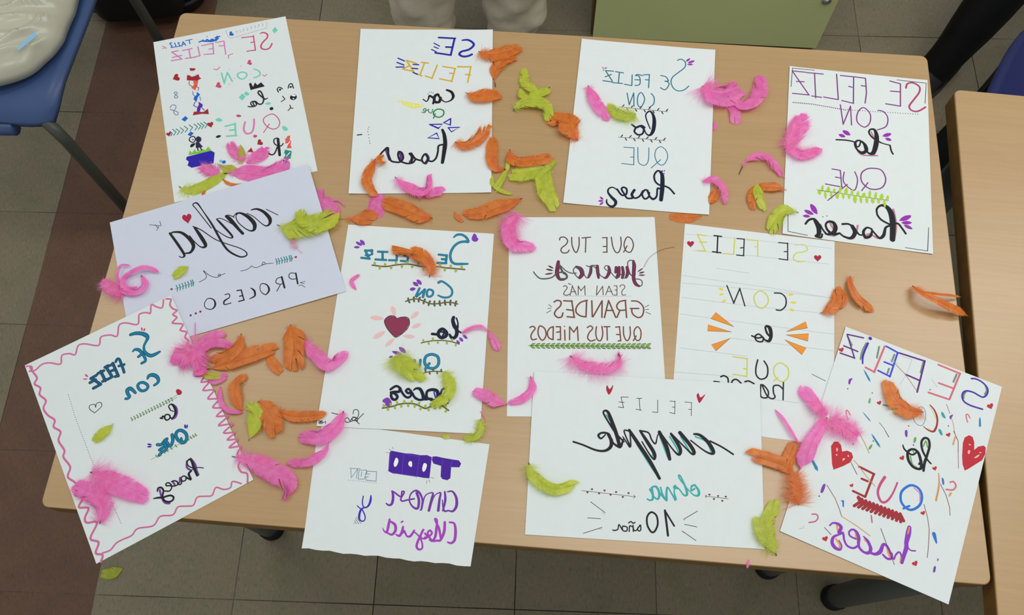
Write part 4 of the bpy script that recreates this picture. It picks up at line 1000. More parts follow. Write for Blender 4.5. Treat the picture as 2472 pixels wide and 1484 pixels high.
  'l teal3 3.26 -680,1020 -739,1016',
  'l teal3_core 1.79 -680,1020 -739,1016']),
 ('lettering', 'teal marker lettering CON', ['s teal3 3.00 328,649,41 367,670,32 433,635 500,579 528,522 519,464 477,432 406,428 337,454,23',
  's teal3_core 1.65 328,649,23 367,670,18 433,635 500,579 528,522 519,464 477,432 406,428 337,454,12',
  'c teal3 3.17 218,535 260,513 260,460 228,429 191,436 178,484 187,524',
  'c teal3_core 1.75 218,535 260,513 260,460 228,429 191,436 178,484 187,524',
  'l teal3 3.73 142,531 130,419',
  'l teal3_core 2.05 142,531 130,419',
  'l teal3 3.17 138,526 41,419',
  'l teal3_core 1.75 138,526 41,419',
  'l teal3 3.18 69,547 31,428',
  'l teal3_core 1.75 69,547 31,428']),
 ('petal_doodle', None, ['p violet4 0.25 -772,1172 -778,1209 -797,1239 -828,1255 -851,1255 -850,1230 -833,1197 -805,1177']),
 ('petal_doodle', None, ['p violet4 0.25 -807,1162 -827,1192 -856,1215 -890,1225 -911,1221 -900,1200 -873,1174 -839,1162']),
 ('petal_doodle', None, ['p violet4 0.25 -836,1138 -861,1152 -889,1156 -915,1146 -927,1134 -912,1122 -884,1115 -857,1122']),
 ('petal_doodle', None, ['p violet4 0.25 96,602 89,637 69,665 38,679 15,677 18,652 35,621 64,604']),
 ('petal_doodle', None, ['p violet4 0.25 54,580 41,613 18,635 -14,642 -34,635 -28,611 -7,585 23,575']),
 ('petal_doodle', None, ['p violet4 0.25 20,539 -7,555 -35,556 -58,539 -68,520 -51,507 -22,502 3,515']),
 ('petal_doodle', None, ['f violet4 0.25 764,1438 797,1417 814,1377 834,1352 805,1310 749,1322 737,1373']),
 ('petal_doodle', None, ['p violet4 0.25 -15,-418 -30,-378 -58,-347 -98,-332 -124,-334 -118,-362 -91,-397 -54,-416']),
 ('petal_doodle', None, ['p violet4 0.25 -62,-443 -96,-414 -140,-395 -187,-392 -213,-401 -193,-422 -150,-444 -103,-451']),
 ('petal_doodle', None, ['p violet4 0.25 -189,-466 -208,-462 -227,-466 -241,-479 -245,-492 -233,-497 -213,-495 -198,-484']),
 ('petal_doodle', None, ['p violet4 0.25 649,-191 646,-216 655,-239 675,-254 691,-256 695,-239 690,-214 672,-198']),
 ('petal_doodle', None, ['p violet4 0.25 677,-149 682,-177 696,-198 720,-209 737,-208 737,-190 725,-166 703,-152']),
 ('petal_doodle', None, ['p violet4 0.25 722,-107 731,-135 749,-156 776,-167 794,-166 790,-147 773,-123 749,-109']),
 ('petal_doodle', None, ['f violet4 0.25 -193,-1047 -140,-1103 -138,-1167 -212,-1161 -220,-1129 -257,-1110 -252,-1077']),
 ('branch_drawing', 'brown twig with lime leaves under SE FELIZ', ['s twig 2.13 -630,866 -446,854 -314,883 -180,905 -80,905 95,876 257,893 412,879 675,867',
  'p lime2 0.25 -591,864 -580,881 -580,900 -591,917 -605,924 -614,913 -617,893 -608,876',
  'p lime2 0.25 -513,858 -530,848 -538,832 -534,813 -525,800 -512,805 -501,820 -502,839',
  'p lime2 0.25 -436,856 -430,877 -434,895 -449,908 -463,912 -469,898 -467,878 -455,864',
  'p lime2 0.25 -361,872 -375,858 -379,840 -371,821 -359,812 -348,820 -341,838 -346,857',
  'p lime2 0.25 -286,887 -279,907 -282,926 -296,940 -310,944 -317,931 -316,911 -305,896',
  'p lime2 0.25 -210,900 -225,886 -230,868 -222,849 -211,839 -199,847 -192,865 -196,883',
  'p lime2 0.25 -133,905 -124,923 -124,942 -136,958 -150,964 -158,952 -161,933 -151,916',
  'p lime2 0.25 -56,901 -74,893 -84,878 -82,858 -74,845 -60,849 -48,862 -47,881',
  'p lime2 0.25 21,888 33,905 35,924 26,941 13,949 3,939 -2,920 5,902',
  'p lime2 0.25 98,876 83,864 77,846 83,827 93,816 106,824 114,840 111,859',
  'p lime2 0.25 174,884 183,904 181,923 168,937 154,942 146,929 145,909 156,894',
  'p lime2 0.25 251,892 236,879 229,862 236,843 246,832 258,839 267,856 264,875',
  'p lime2 0.25 328,886 339,904 341,922 330,939 317,946 308,936 303,916 311,899',
  'p lime2 0.25 405,879 388,870 379,854 382,834 391,822 404,826 416,841 415,860',
  'p lime2 0.25 482,875 493,893 494,912 483,929 470,935 460,924 457,904 465,887',
  'p lime2 0.25 560,872 542,862 534,845 538,826 547,814 560,819 571,834 570,853',
  'p lime2 0.25 636,868 647,886 648,905 637,921 624,928 615,917 611,897 620,880']),
 ('branch_drawing', 'brown twig with dark leaves under CON', ['s twig 1.91 -103,339 -26,372 62,383 145,357 246,323 352,331 457,354 546,354 618,338',
  'p leaf2 0.25 -69,353 -69,336 -62,322 -48,314 -36,315 -35,327 -40,343 -53,352',
  'p leaf2 0.25 -69,353 -59,366 -56,381 -64,396 -73,403 -82,396 -86,380 -81,365',
  'p leaf2 0.25 1,375 -4,358 0,343 12,332 24,330 28,341 26,358 16,369',
  'p leaf2 0.25 1,375 14,385 20,399 16,415 8,424 -2,419 -10,406 -9,390',
  'p leaf2 0.25 74,380 63,366 61,351 69,336 78,329 87,337 91,353 86,368',
  'p leaf2 0.25 74,380 89,382 100,392 103,408 99,420 87,420 75,412 70,397',
  'p leaf2 0.25 146,357 135,343 133,328 140,313 150,306 158,314 163,330 158,344',
  'p leaf2 0.25 146,357 162,359 172,369 175,385 171,397 160,397 147,389 143,374',
  'p leaf2 0.25 217,333 207,320 205,305 212,290 222,283 230,291 235,306 230,321',
  'p leaf2 0.25 217,333 233,336 244,345 247,361 243,373 232,373 219,365 214,350',
  'p leaf2 0.25 290,327 285,310 288,295 299,284 311,281 316,291 315,308 306,320',
  'p leaf2 0.25 290,327 304,335 311,349 308,365 301,375 290,370 281,358 282,342',
  'p leaf2 0.25 363,333 360,316 365,301 378,292 389,290 393,302 390,318 379,329',
  'p leaf2 0.25 363,333 376,344 381,358 376,374 368,383 358,377 351,363 353,348',
  'p leaf2 0.25 435,349 432,332 437,317 449,307 461,306 464,318 462,334 451,345',
  'p leaf2 0.25 435,349 448,360 453,374 448,390 440,399 430,393 423,379 425,363',
  'p leaf2 0.25 509,354 502,338 504,322 515,310 526,307 532,317 532,333 523,346',
  'p leaf2 0.25 509,354 523,362 530,374 529,391 522,401 511,397 502,385 501,370',
  'p leaf2 0.25 582,346 573,332 572,317 580,303 590,297 598,305 601,321 595,336',
  'p leaf2 0.25 582,346 597,351 607,362 609,378 604,389 593,388 581,378 577,363']),
 ('branch_drawing', 'brown twig with lime leaves under lo', ['s twig 1.51 171,-259 280,-227 416,-209 544,-213 674,-240',
  'p lime2 0.25 201,-250 211,-235 212,-219 202,-204 192,-198 184,-207 180,-224 187,-239',
  'p lime2 0.25 262,-233 257,-250 260,-266 271,-278 283,-282 289,-270 288,-253 279,-240',
  'p lime2 0.25 325,-221 336,-208 339,-192 332,-176 322,-168 313,-176 307,-192 312,-208',
  'p lime2 0.25 388,-213 380,-229 381,-245 391,-259 402,-264 409,-254 411,-237 403,-223',
  'p lime2 0.25 452,-210 465,-199 471,-184 466,-167 457,-157 447,-164 439,-179 441,-195',
  'p lime2 0.25 516,-212 505,-227 503,-243 512,-258 522,-265 530,-256 535,-240 529,-224',
  'p lime2 0.25 579,-221 594,-212 602,-198 600,-181 593,-170 582,-174 571,-188 571,-204',
  'p lime2 0.25 643,-234 630,-246 626,-261 631,-278 640,-286 650,-279 657,-264 654,-248']),
 ('branch_drawing', 'brown twig with dark leaves under QUE', ['s twig 1.67 73,-602 177,-701 289,-668 372,-652 498,-651',
  'p leaf2 0.25 93,-621 107,-624 119,-620 126,-608 126,-597 116,-594 103,-596 95,-606',
  'p leaf2 0.25 132,-658 118,-662 110,-672 109,-686 113,-695 123,-694 134,-686 136,-673',
  'p leaf2 0.25 171,-696 186,-699 198,-695 205,-683 205,-672 195,-668 182,-671 174,-681',
  'p leaf2 0.25 219,-689 216,-703 219,-716 231,-725 241,-726 244,-716 243,-702 233,-693',
  'p leaf2 0.25 268,-674 277,-663 280,-650 273,-637 264,-631 257,-638 252,-651 257,-664',
  'p leaf2 0.25 318,-662 313,-676 316,-690 326,-699 336,-702 341,-692 340,-678 332,-668',
  'p leaf2 0.25 368,-653 379,-643 382,-630 377,-617 369,-610 361,-616 355,-628 358,-641',
  'p leaf2 0.25 420,-652 413,-665 413,-678 422,-689 432,-693 438,-685 439,-671 433,-659',
  'p leaf2 0.25 472,-651 484,-643 489,-631 486,-617 479,-609 470,-613 462,-625 464,-638']),
 ('branch_drawing', 'brown twig with lime leaves under haces', ['s twig 1.98 -249,-1195 -128,-1167 -29,-1129 83,-1112 177,-1118 252,-1146 316,-1169 386,-1138 497,-1111 561,-1139 621,-1179',
  'p lime2 0.25 -227,-1190 -218,-1173 -218,-1157 -229,-1142 -242,-1137 -250,-1147 -252,-1164 -243,-1179',
  'p lime2 0.25 -183,-1179 -192,-1195 -192,-1212 -180,-1227 -168,-1232 -160,-1222 -158,-1204 -166,-1190',
  'p lime2 0.25 -139,-1169 -130,-1153 -130,-1136 -141,-1122 -153,-1116 -161,-1126 -163,-1144 -155,-1159',
  'p lime2 0.25 -96,-1154 -103,-1172 -101,-1189 -88,-1201 -75,-1205 -69,-1194 -68,-1176 -79,-1163',
  'p lime2 0.25 -53,-1139 -46,-1121 -49,-1104 -61,-1091 -74,-1087 -81,-1099 -81,-1117 -71,-1130',
  'p lime2 0.25 -10,-1126 -20,-1142 -21,-1159 -11,-1174 1,-1180 9,-1170 13,-1153 6,-1138',
  'p lime2 0.25 35,-1120 45,-1104 47,-1087 37,-1072 25,-1066 16,-1075 12,-1093 20,-1108',
  'p lime2 0.25 80,-1113 70,-1128 69,-1145 79,-1160 91,-1167 99,-1157 103,-1140 96,-1124',
  'p lime2 0.25 126,-1115 139,-1102 144,-1086 137,-1069 127,-1061 116,-1068 109,-1084 113,-1101',
  'p lime2 0.25 172,-1118 159,-1130 154,-1146 161,-1163 172,-1172 182,-1164 189,-1149 185,-1132',
  'p lime2 0.25 216,-1133 233,-1124 242,-1111 240,-1093 232,-1082 220,-1086 208,-1098 208,-1115',
  'p lime2 0.25 260,-1149 244,-1157 235,-1171 237,-1188 245,-1200 257,-1196 269,-1183 269,-1166',
  'p lime2 0.25 304,-1165 320,-1156 329,-1143 327,-1125 319,-1114 307,-1118 296,-1130 295,-1147',
  'p lime2 0.25 346,-1156 340,-1173 343,-1190 356,-1202 368,-1206 375,-1194 374,-1176 364,-1163',
  'p lime2 0.25 388,-1138 397,-1122 397,-1105 386,-1091 373,-1085 366,-1096 363,-1113 372,-1128',
  'p lime2 0.25 432,-1127 423,-1143 423,-1160 434,-1174 446,-1180 454,-1169 457,-1152 448,-1137',
  'p lime2 0.25 476,-1116 485,-1100 485,-1083 474,-1069 462,-1063 454,-1074 451,-1091 460,-1106',
  'p lime2 0.25 520,-1121 503,-1128 493,-1141 494,-1159 500,-1171 513,-1168 525,-1156 527,-1139',
  'p lime2 0.25 562,-1140 580,-1136 592,-1125 594,-1108 589,-1095 576,-1096 562,-1105 558,-1122',
  'p lime2 0.25 601,-1166 583,-1170 572,-1181 570,-1198 574,-1211 588,-1210 602,-1201 606,-1185']),
 ('heart_drawing', 'dark rose heart with pale pink rays', ['p blush 0.25 -227,118 -217,163 -232,224 -257,247 -285,260 -296,231 -297,197 -266,143',
  'p blush 0.25 -372,69 -422,96 -500,107 -539,95 -567,76 -537,55 -498,41 -420,46',
  'p blush 0.25 -330,-112 -385,-120 -453,-159 -476,-194 -488,-229 -452,-229 -412,-218 -354,-164',
  'p blush 0.25 -191,-208 -236,-223 -288,-268 -304,-302 -310,-333 -281,-326 -249,-310 -207,-254',
  'p blush 0.25 -89,-168 -47,-191 20,-201 53,-192 78,-176 53,-158 19,-145 -47,-149',
  'p blush 0.25 17,-48 59,-50 113,-29 133,-5 144,22 116,27 85,24 38,-11',
  'p blush 0.25 -8,89 34,99 80,137 92,168 94,199 66,196 36,184 1,134',
  'p maroon2 0.25 -195,75 -231,108 -291,114 -347,82 -365,24 -332,-50 -264,-132 -182,-196 -112,-146 -46,-69 -19,7 -28,76 -74,105 -138,99',
  's black 0.77 -195,75 -231,112 -296,114 -351,70 -361,18 -319,-66 -252,-142 -182,-196 -112,-150 -40,-68 -16,13 -35,87 -85,108 -160,96 -195,75']),
 ('lettering', 'navy lettering lo', ['s ink 5.12 579,138,45 572,91,49 600,12,56 637,-43,53 638,-123,51 604,-165,45 566,-150,40 547,-117,31',
  's ink 5.12 618,128,22 644,60,20 645,-9,33',
  'l ink 2.43 648,-54 695,-79',
  'c ink 4.64 444,-42 502,-91 496,-142 439,-168 393,-131 399,-73',
  's ink 2.42 452,-133 471,-98 427,-83 406,-90',
  'l ink 3.74 307,-120 388,-125']),
 ('lettering', 'teal lettering QUE', ['c teal3 3.90 350,-415 417,-450 431,-550 378,-608 294,-601 245,-537 249,-459 288,-424',
  'c teal3_core 2.15 350,-415 417,-450 431,-550 378,-608 294,-601 245,-537 249,-459 288,-424',
  's teal3 3.66 309,-545 273,-602 264,-625',
  's teal3_core 2.02 309,-545 273,-602 264,-625',
  's teal3 3.46 184,-502 182,-585 157,-603 119,-594 106,-512',
  's teal3_core 1.90 184,-502 182,-585 157,-603 119,-594 106,-512',
  's teal3 3.03 -38,-499 9,-489 53,-515 71,-580 41,-604',
  's teal3_core 1.67 -38,-499 9,-489 53,-515 71,-580 41,-604',
  's teal3 3.02 68,-553 20,-544',
  's teal3_core 1.66 68,-553 20,-544']),
 ('lettering', 'navy lettering haces', ['s blueshade 2.19 198,-907 244,-953 261,-1028',
  's blueshade 2.18 133,-992 169,-1043 233,-1061',
  's blueshade 2.18 409,-944 437,-1018',
  's ink 4.19 597,-1074 606,-966,38 571,-892,31 519,-895,29 498,-950,27 493,-1015,27',
  's ink 4.22 612,-944 653,-947,21',
  's ink 3.57 386,-1037 323,-1024 315,-939 375,-908,42 443,-921,46 465,-984,46 449,-1044,38 377,-1048',
  's ink 3.58 345,-1034 293,-1037,42 255,-963,46 218,-906,38 166,-903,29 137,-927,21',
  's ink 3.15 294,-1042 223,-1057 157,-1023 133,-986 97,-940 63,-915 35,-943 69,-974 99,-961 108,-1004 75,-1033 32,-1019 -15,-967 -53,-905 -107,-886 -170,-933',
  's ink 3.60 -46,-915,42 -57,-959,38 -140,-969,32 -155,-1018 -129,-1065 -87,-1068 -71,-1024 -117,-984 -160,-975']),
 ('signature', 'black pen signature and date in the corner', ['s black 0.88 -624,-1295 -621,-1243 -570,-1240 -552,-1302 -585,-1366 -690,-1413 -725,-1373 -688,-1351 -652,-1390 -627,-1347 -587,-1345 -572,-1386 -527,-1424',
  's black 0.88 -488,-1281 -537,-1342 -572,-1386 -556,-1354 -619,-1336 -624,-1378 -552,-1384',
  's black 0.88 -908,-1296 -825,-1312',
  's black 0.88 -1062,-1411 -1043,-1414 -1032,-1434 -1043,-1447 -1058,-1439 -1052,-1427 -1035,-1432',
  's black 0.88 -1011,-1412 -1026,-1409 -1028,-1421 -1011,-1430 -1011,-1443 -1025,-1446',
  'l black 0.88 -1001,-1430 -987,-1427',
  'l black 0.88 -975,-1410 -967,-1443']),
]),
'I': ('white ruled sheet with yellow and black letters and orange rays', 329.95, 420.07, -0.16807, 210.00, 297.00, [(-105.66, 148.19), (105.09, 147.74), (104.87, -148.62), (-105.05, -148.62)], (0.5, 1.5, 0.4, 0.4), 0, [
 ('lettering', 'alternating yellow and black capital lettering SE FELIZ', ['s citron 1.55 507,1350 632,1367 675,1296 613,1252 520,1223 479,1139 543,1093 636,1113',
  'l citron 1.55 -21,1351 -12,1097',
  'l citron 1.56 -185,1343 -16,1347',
  'l citron 1.55 -55,1246 -17,1251',
  'l citron 1.56 -342,1346 -348,1087',
  'l citron 1.54 -348,1087 -491,1080',
  'l citron 1.56 -737,1327 -870,1334',
  'l citron 1.56 -869,1329 -744,1086',
  'l citron 1.54 -738,1087 -854,1078',
  'l citron 1.55 -837,1217 -735,1226',
  'l black 1.55 397,1366 403,1105',
  'l black 1.55 271,1356 401,1359',
  'l black 1.54 352,1224 400,1230',
  'l black 1.53 282,1101 403,1098',
  'l black 1.56 -211,1349 -209,1087',
  'l black 1.56 -313,1343 -211,1345',
  'l black 1.55 -258,1199 -210,1213',
  'l black 1.54 -305,1081 -204,1083',
  'l black 1.95 -583,1348 -579,1080',
  'l black 1.95 -636,1346 -529,1345',
  'l black 1.93 -643,1088 -527,1087']),
 ('heart_doodle', None, ['p crimson 0.25 -959,1190 -958,1197 -949,1211 -933,1218 -916,1212 -908,1193 -914,1171 -929,1150 -944,1131 -952,1117 -954,1112 -955,1117 -965,1129 -983,1143 -1000,1160 -1009,1180 -1003,1200 -987,1211 -970,1208 -960,1197']),
 ('heart_doodle', None, ['p crimson 0.25 817,1205 818,1212 827,1227 844,1235 861,1227 869,1209 862,1186 845,1164 828,1145 819,1130 817,1124 816,1129 807,1142 790,1157 772,1174 765,1195 772,1215 789,1227 806,1224 815,1212']),
 ('ruled_line', None, ['l faint 0.78 -1039,1318 -169,1350 1010,1365']),
 ('ruled_line', None, ['l faint 0.77 -917,1070 -75,1100 969,1111']),
 ('ruled_line', None, ['l faint 0.76 -577,839 -117,824']),
 ('ruled_line', None, ['l faint 0.76 -1042,664 149,640 1013,597']),
 ('ruled_line', None, ['l faint 0.75 -1035,549 150,594 1033,600']),
 ('ruled_line', None, ['l faint 0.75 -1026,331 -46,329 994,358']),
 ('ruled_line', None, ['l faint 0.74 -1030,82 -281,72 1055,67']),
 ('ruled_line', None, ['l faint 0.72 -331,-178 1056,-173']),
 ('ruled_line', None, ['l faint 0.72 -996,-412 -99,-407']),
 ('ruled_line', None, ['l faint 0.71 -1042,-763 -266,-719']),
 ('ruled_line', None, ['l faint 0.70 80,-965 590,-967']),
 ('ruled_line', None, ['l graphite 0.71 761,-546 939,-616']),
 ('lettering', 'black and yellow capital lettering CON with yellow petals', ['s black 1.87 234,567 326,572 389,513 392,400 332,324 265,319',
  'c citron 1.50 38,574 132,523 152,412 77,316 -2,346 -41,477',
  'l black 1.67 -159,318 -242,576',
  'l black 1.69 -241,569 -314,337',
  'l black 1.67 -310,338 -419,593',
  'p yolk 0.25 -463,516 -473,536 -491,548 -513,550 -526,544 -521,529 -505,514 -484,510',
  'p yolk 0.25 -456,462 -474,467 -493,464 -510,451 -517,440 -506,434 -486,435 -468,445',
  'p yolk 0.25 -419,375 -439,377 -457,369 -471,351 -474,336 -461,333 -441,338 -426,354',
  'p yolk 0.25 423,567 443,558 465,559 487,571 497,584 485,592 462,594 440,585',
  'p yolk 0.25 452,457 474,447 500,444 526,452 540,463 527,471 501,476 475,471',
  'p yolk 0.25 448,362 458,342 475,330 496,329 510,334 505,349 489,364 469,368']),
 ('ray_drawing', 'orange wedge ray', ['p tangerine 0.25 -298,-8 -552,169 -612,71',
  'l sienna 0.55 -298,-8 -552,169 -612,71 -298,-8']),
 ('ray_drawing', 'orange wedge ray', ['p tangerine 0.25 -325,-89 -644,-27 -645,-115',
  'l sienna 0.55 -325,-89 -644,-27 -645,-115 -325,-89']),
 ('ray_drawing', 'orange wedge ray', ['p tangerine 0.25 -337,-183 -583,-311 -519,-389',
  'l sienna 0.54 -337,-183 -583,-311 -519,-389 -337,-183']),
 ('ray_drawing', 'orange wedge ray', ['p tangerine 0.25 415,19 667,197 692,110',
  'l sienna 0.55 415,19 667,197 692,110 415,19']),
 ('ray_drawing', 'orange wedge ray', ['p tangerine 0.25 412,-32 709,28 699,-81',
  'l sienna 0.54 412,-32 709,28 699,-81 412,-32']),
 ('ray_drawing', 'orange wedge ray', ['p tangerine 0.25 394,-105 680,-186 624,-286',
  'l sienna 0.54 394,-105 680,-186 624,-286 394,-105']),
 ('lettering', 'black script lettering lo', ['s black 3.65 146,64,26 127,39,26 149,-35,29 181,-75,26',
  's black 3.29 146,64,33 188,36,51 207,-71,47 183,-151,40 133,-147,26',
  's black 2.17 133,-147 49,-71 -6,-112 23,-173 93,-170 101,-108 31,-128 -50,-107']),
 ('lettering', 'yellow and black capital lettering QUE', ['c citron 1.42 342,-443 443,-504 446,-631 368,-705 278,-644 260,-519',
  'l citron 1.41 317,-649 260,-710',
  'l citron 1.43 -98,-440 -92,-695',
  'l citron 1.43 -289,-440 -94,-443',
  'l citron 1.42 -142,-591 -92,-589',
  'l citron 1.41 -277,-689 -88,-694',
  's black 1.96 126,-447 175,-531 169,-659 91,-708 30,-657 22,-552 42,-442']),
 ('lettering', 'black lettering haces half under another sheet', ['l black 1.76 388,-703 390,-953',
  's black 1.92 387,-808 330,-763 262,-783 264,-877 285,-926 247,-958 177,-920 114,-793',
  's black 1.93 94,-785 99,-942 178,-951 195,-866 134,-790 94,-785',
  's black 2.11 5,-783 -66,-755 -115,-772',
  's black 2.11 -163,-800 -225,-756 -273,-773 -291,-818',
  's black 2.11 -331,-813 -344,-751 -395,-726 -434,-747',
  's black 2.11 -519,-824 -450,-823']),
]),
'K': ('white landscape birthday sheet with black and aqua brush script and two red hearts', 165.58, 249.26, -0.09313, 297.00, 210.00, [(-148.94, 105.85), (149.49, 105.79), (146.97, -105.8), (-148.32, -107.15)], (2.0, 2.2, 0.6, 0.6), 0.4, [
 ('lettering', 'thin black capital lettering FELIZ', ['l black 0.74 594,757 589,578',
  'l black 0.74 505,760 597,757',
  'l black 0.73 555,664 590,661',
  'l black 0.74 379,766 375,592',
  'l black 0.74 312,760 381,757',
  'l black 0.73 342,680 379,679',
  'l black 0.73 309,605 377,592',
  'l black 0.74 153,764 153,595',
  'l black 0.73 83,598 153,595',
  'l black 0.74 -90,772 -76,612',
  'l black 0.74 -123,769 -56,772',
  'l black 0.73 -131,621 -59,611',
  'l black 0.74 -233,778 -329,774',
  'l black 0.74 -329,774 -293,631',
  'l black 0.73 -293,631 -362,636',
  'l black 0.74 -355,706 -284,703']),
 ('heart_doodle', None, ['f crimson 0.25 -500,805 -527,871 -515,925 -480,874 -436,935 -446,867 -478,803']),
 ('heart_doodle', None, ['f crimson 0.25 686,768 662,857 688,890 712,834 775,882 746,824 706,764']),
 ('lettering', 'black and aqua brush script lettering cumple', ['s aqua 2.05 -518,522 -397,341 -343,157',
  's aqua 2.02 639,304 778,246 841,115',
  's aqua 2.02 449,292 530,163 579,82',
  's aqua 2.02 308,283 399,137 423,72',
  's aqua 2.02 184,276 283,13',
  's aqua 2.01 -112,155 55,-101 170,-258',
  's aqua 2.02 -65,328 69,133 95,18',
  's black 2.28 1119,103 974,191 828,257',
  's black 4.04 623,337,26 697,328,37 795,247,49 858,150,49 866,100,37 816,97,26 727,142,20 580,250,19',
  's black 3.75 441,343,49 564,198,49 620,101,46 595,75,29 514,145,20 325,327,23',
  's black 3.75 325,318,29 415,189,46 448,107,43 423,55,32 349,118,20 184,335,20',
  's black 5.20 176,334,46 267,146,55 308,-10,43',
  's black 5.20 184,335,17 151,282,14 127,179,20 77,226,20 35,317,20 -73,336,23',
  's black 4.34 -73,336,29 20,197,46 111,52,46 111,-23,29 54,32,20 -47,193,17',
  's black 4.92 -214,335,38 -113,189,49 54,-51,49 178,-266,38',
  's black 4.92 -206,327,17 -194,117,20 -261,196,17 -295,245,14',
  's black 1.86 -194,117 -280,314 -231,326 -205,319',
  's black 3.74 -287,212,17 -326,108,37 -393,138,20',
  's black 3.72 -334,116,43 -379,274,49 -450,457,49 -494,558,37 -536,576,26 -552,537,23 -482,421,23 -379,274,26 -278,179,20',
  's black 4.01 -376,113,17 -443,185,31 -478,267,29 -562,279,26 -611,242,29 -576,202,23 -520,256,17',
  's black 4.04 -486,258,32 -443,185,46 -450,100,43 -522,45,32 -638,46,26 -805,103,23 -931,137,23']),
 ('lettering', 'aqua script name lettering', ['s aqua 2.23 583,-337 623,-319 582,-346 582,-394 623,-367',
  's aqua 2.23 623,-319 671,-388,31 670,-445,31 622,-453,20 558,-404,14 446,-273,17 421,-217,20 446,-224,20 510,-366,28 525,-446,31 485,-457,20 429,-388,17 372,-351,20 364,-376,20 421,-380,17',
  's aqua 2.23 380,-342,20 364,-424,17 383,-520,33 348,-474,20 283,-373,20 267,-447,28 267,-535,28 219,-466,20 194,-379,20',
  's aqua 2.22 195,-459 251,-528 186,-452',
  's aqua 2.23 81,-386,20 138,-374,28 178,-452,31 162,-526,25 114,-505,17 57,-412',
  's aqua 2.23 81,-394,31 98,-522,28 58,-549,20 26,-535,17']),
 ('arrow_drawing', 'long thin arrow set with tiny hearts', ['l graphite 0.56 -800,-483 -123,-517',
  'l graphite 0.55 -144,-497 -123,-517 -148,-538',
  'p maroon 0.25 -727,-496 -726,-494 -724,-490 -719,-488 -714,-491 -712,-496 -714,-502 -719,-508 -723,-512 -726,-516 -726,-518 -727,-516 -729,-513 -734,-509 -739,-504 -741,-498 -739,-492 -735,-489 -730,-491 -727,-494',
  'p maroon 0.25 -671,-453 -671,-452 -669,-448 -664,-446 -659,-448 -657,-454 -659,-460 -663,-465 -668,-470 -670,-474 -671,-475 -671,-474 -674,-470 -679,-466 -684,-461 -686,-455 -684,-450 -679,-447 -674,-448 -672,-452',
  'p maroon 0.25 -581,-499 -580,-498 -578,-494 -573,-492 -568,-494 -566,-499 -568,-506 -573,-511 -577,-516 -580,-520 -580,-521 -581,-520 -583,-516 -588,-512 -593,-507 -595,-501 -593,-496 -589,-493 -584,-494 -581,-498',
  'p maroon 0.25 -512,-459 -512,-458 -509,-454 -505,-452 -500,-454 -498,-459 -500,-466 -504,-471 -509,-476 -511,-480 -512,-481 -512,-480 -515,-476 -520,-472 -525,-467 -527,-461 -525,-456 -520,-453 -515,-454 -513,-458',
  'p maroon 0.25 -435,-508 -434,-506 -432,-502 -427,-500 -423,-503 -420,-508 -422,-514 -427,-519 -432,-524 -434,-528 -434,-530 -435,-528 -437,-525 -442,-520 -447,-516 -449,-510 -447,-504 -443,-501 -438,-503 -435,-506',
  'p maroon 0.25 -366,-469 -366,-468 -363,-464 -359,-462 -354,-464 -352,-469 -354,-476 -358,-481 -363,-486 -365,-490 -366,-491 -366,-490 -369,-486 -374,-482 -379,-477 -381,-471 -379,-466 -374,-463 -369,-464 -367,-468',
  'p maroon 0.25 -281,-525 -281,-523 -278,-520 -273,-518 -269,-520 -266,-525 -268,-531 -273,-537 -278,-542 -280,-546 -281,-547 -281,-546 -284,-542 -289,-538 -293,-533 -295,-527 -294,-522 -289,-519 -284,-520 -282,-524',
  'p maroon 0.25 -209,-472 -209,-470 -206,-467 -202,-465 -197,-467 -195,-472 -197,-478 -201,-484 -206,-489 -208,-493 -209,-494 -209,-493 -212,-489 -217,-485 -222,-480 -224,-474 -222,-469 -217,-466 -212,-467 -210,-471']),
 ('arrow_drawing', 'short thin arrow set with tiny hearts', ['l graphite 0.55 1042,-469 753,-452',
  'l graphite 0.55 775,-438 753,-452 769,-474',
  'p maroon 0.25 807,-426 808,-425 810,-421 815,-419 819,-421 821,-426 819,-433 815,-438 810,-443 807,-447 807,-448 806,-447 804,-443 799,-439 794,-434 793,-428 795,-423 799,-420 804,-421 807,-425',
  'p maroon 0.25 862,-478 863,-476 865,-472 870,-470 875,-472 877,-478 874,-484 870,-489 865,-494 862,-498 862,-499 861,-498 859,-494 854,-490 850,-485 848,-479 850,-474 855,-471 859,-472 862,-476',
  'p maroon 0.25 914,-437 915,-435 918,-432 922,-430 927,-432 929,-437 927,-443 922,-449 917,-454 915,-458 914,-459 914,-458 911,-454 907,-450 902,-445 900,-439 902,-434 907,-431 912,-432 914,-435',
  'p maroon 0.25 966,-493 967,-492 969,-488 974,-486 979,-488 981,-493 978,-499 974,-505 969,-510 966,-514 966,-515 965,-514 963,-510 958,-506 954,-501 952,-495 954,-490 959,-487 963,-488 966,-492',
  'p maroon 0.25 1011,-439 1011,-437 1014,-434 1019,-432 1023,-434 1025,-439 1023,-445 1018,-451 1013,-456 1011,-460 1010,-461 1010,-460 1007,-456 1003,-452 998,-447 996,-441 999,-436 1003,-433 1008,-434 1010,-437']),
 ('lettering', 'black lettering 10 years in words and figures', ['l black 2.75 248,-664 286,-969',
  'l black 2.20 251,-672 363,-846',
  'c black 2.33 78,-696 142,-734 159,-836 124,-925 80,-938 31,-860 27,-758',
  's black 1.50 -51,-865 -91,-907 -74,-937 -51,-920 -59,-866 -106,-932 -138,-926 -147,-879',
  's black 1.50 -147,-872 -143,-947',
  's black 1.50 -147,-895 -187,-882 -194,-950',
  's black 1.50 -203,-847 -172,-829 -147,-848 -124,-835',
  's black 1.50 -226,-896 -274,-892 -273,-942 -225,-947 -218,-904',
  's black 1.49 -281,-935 -322,-875 -334,-931 -369,-949 -397,-947']),
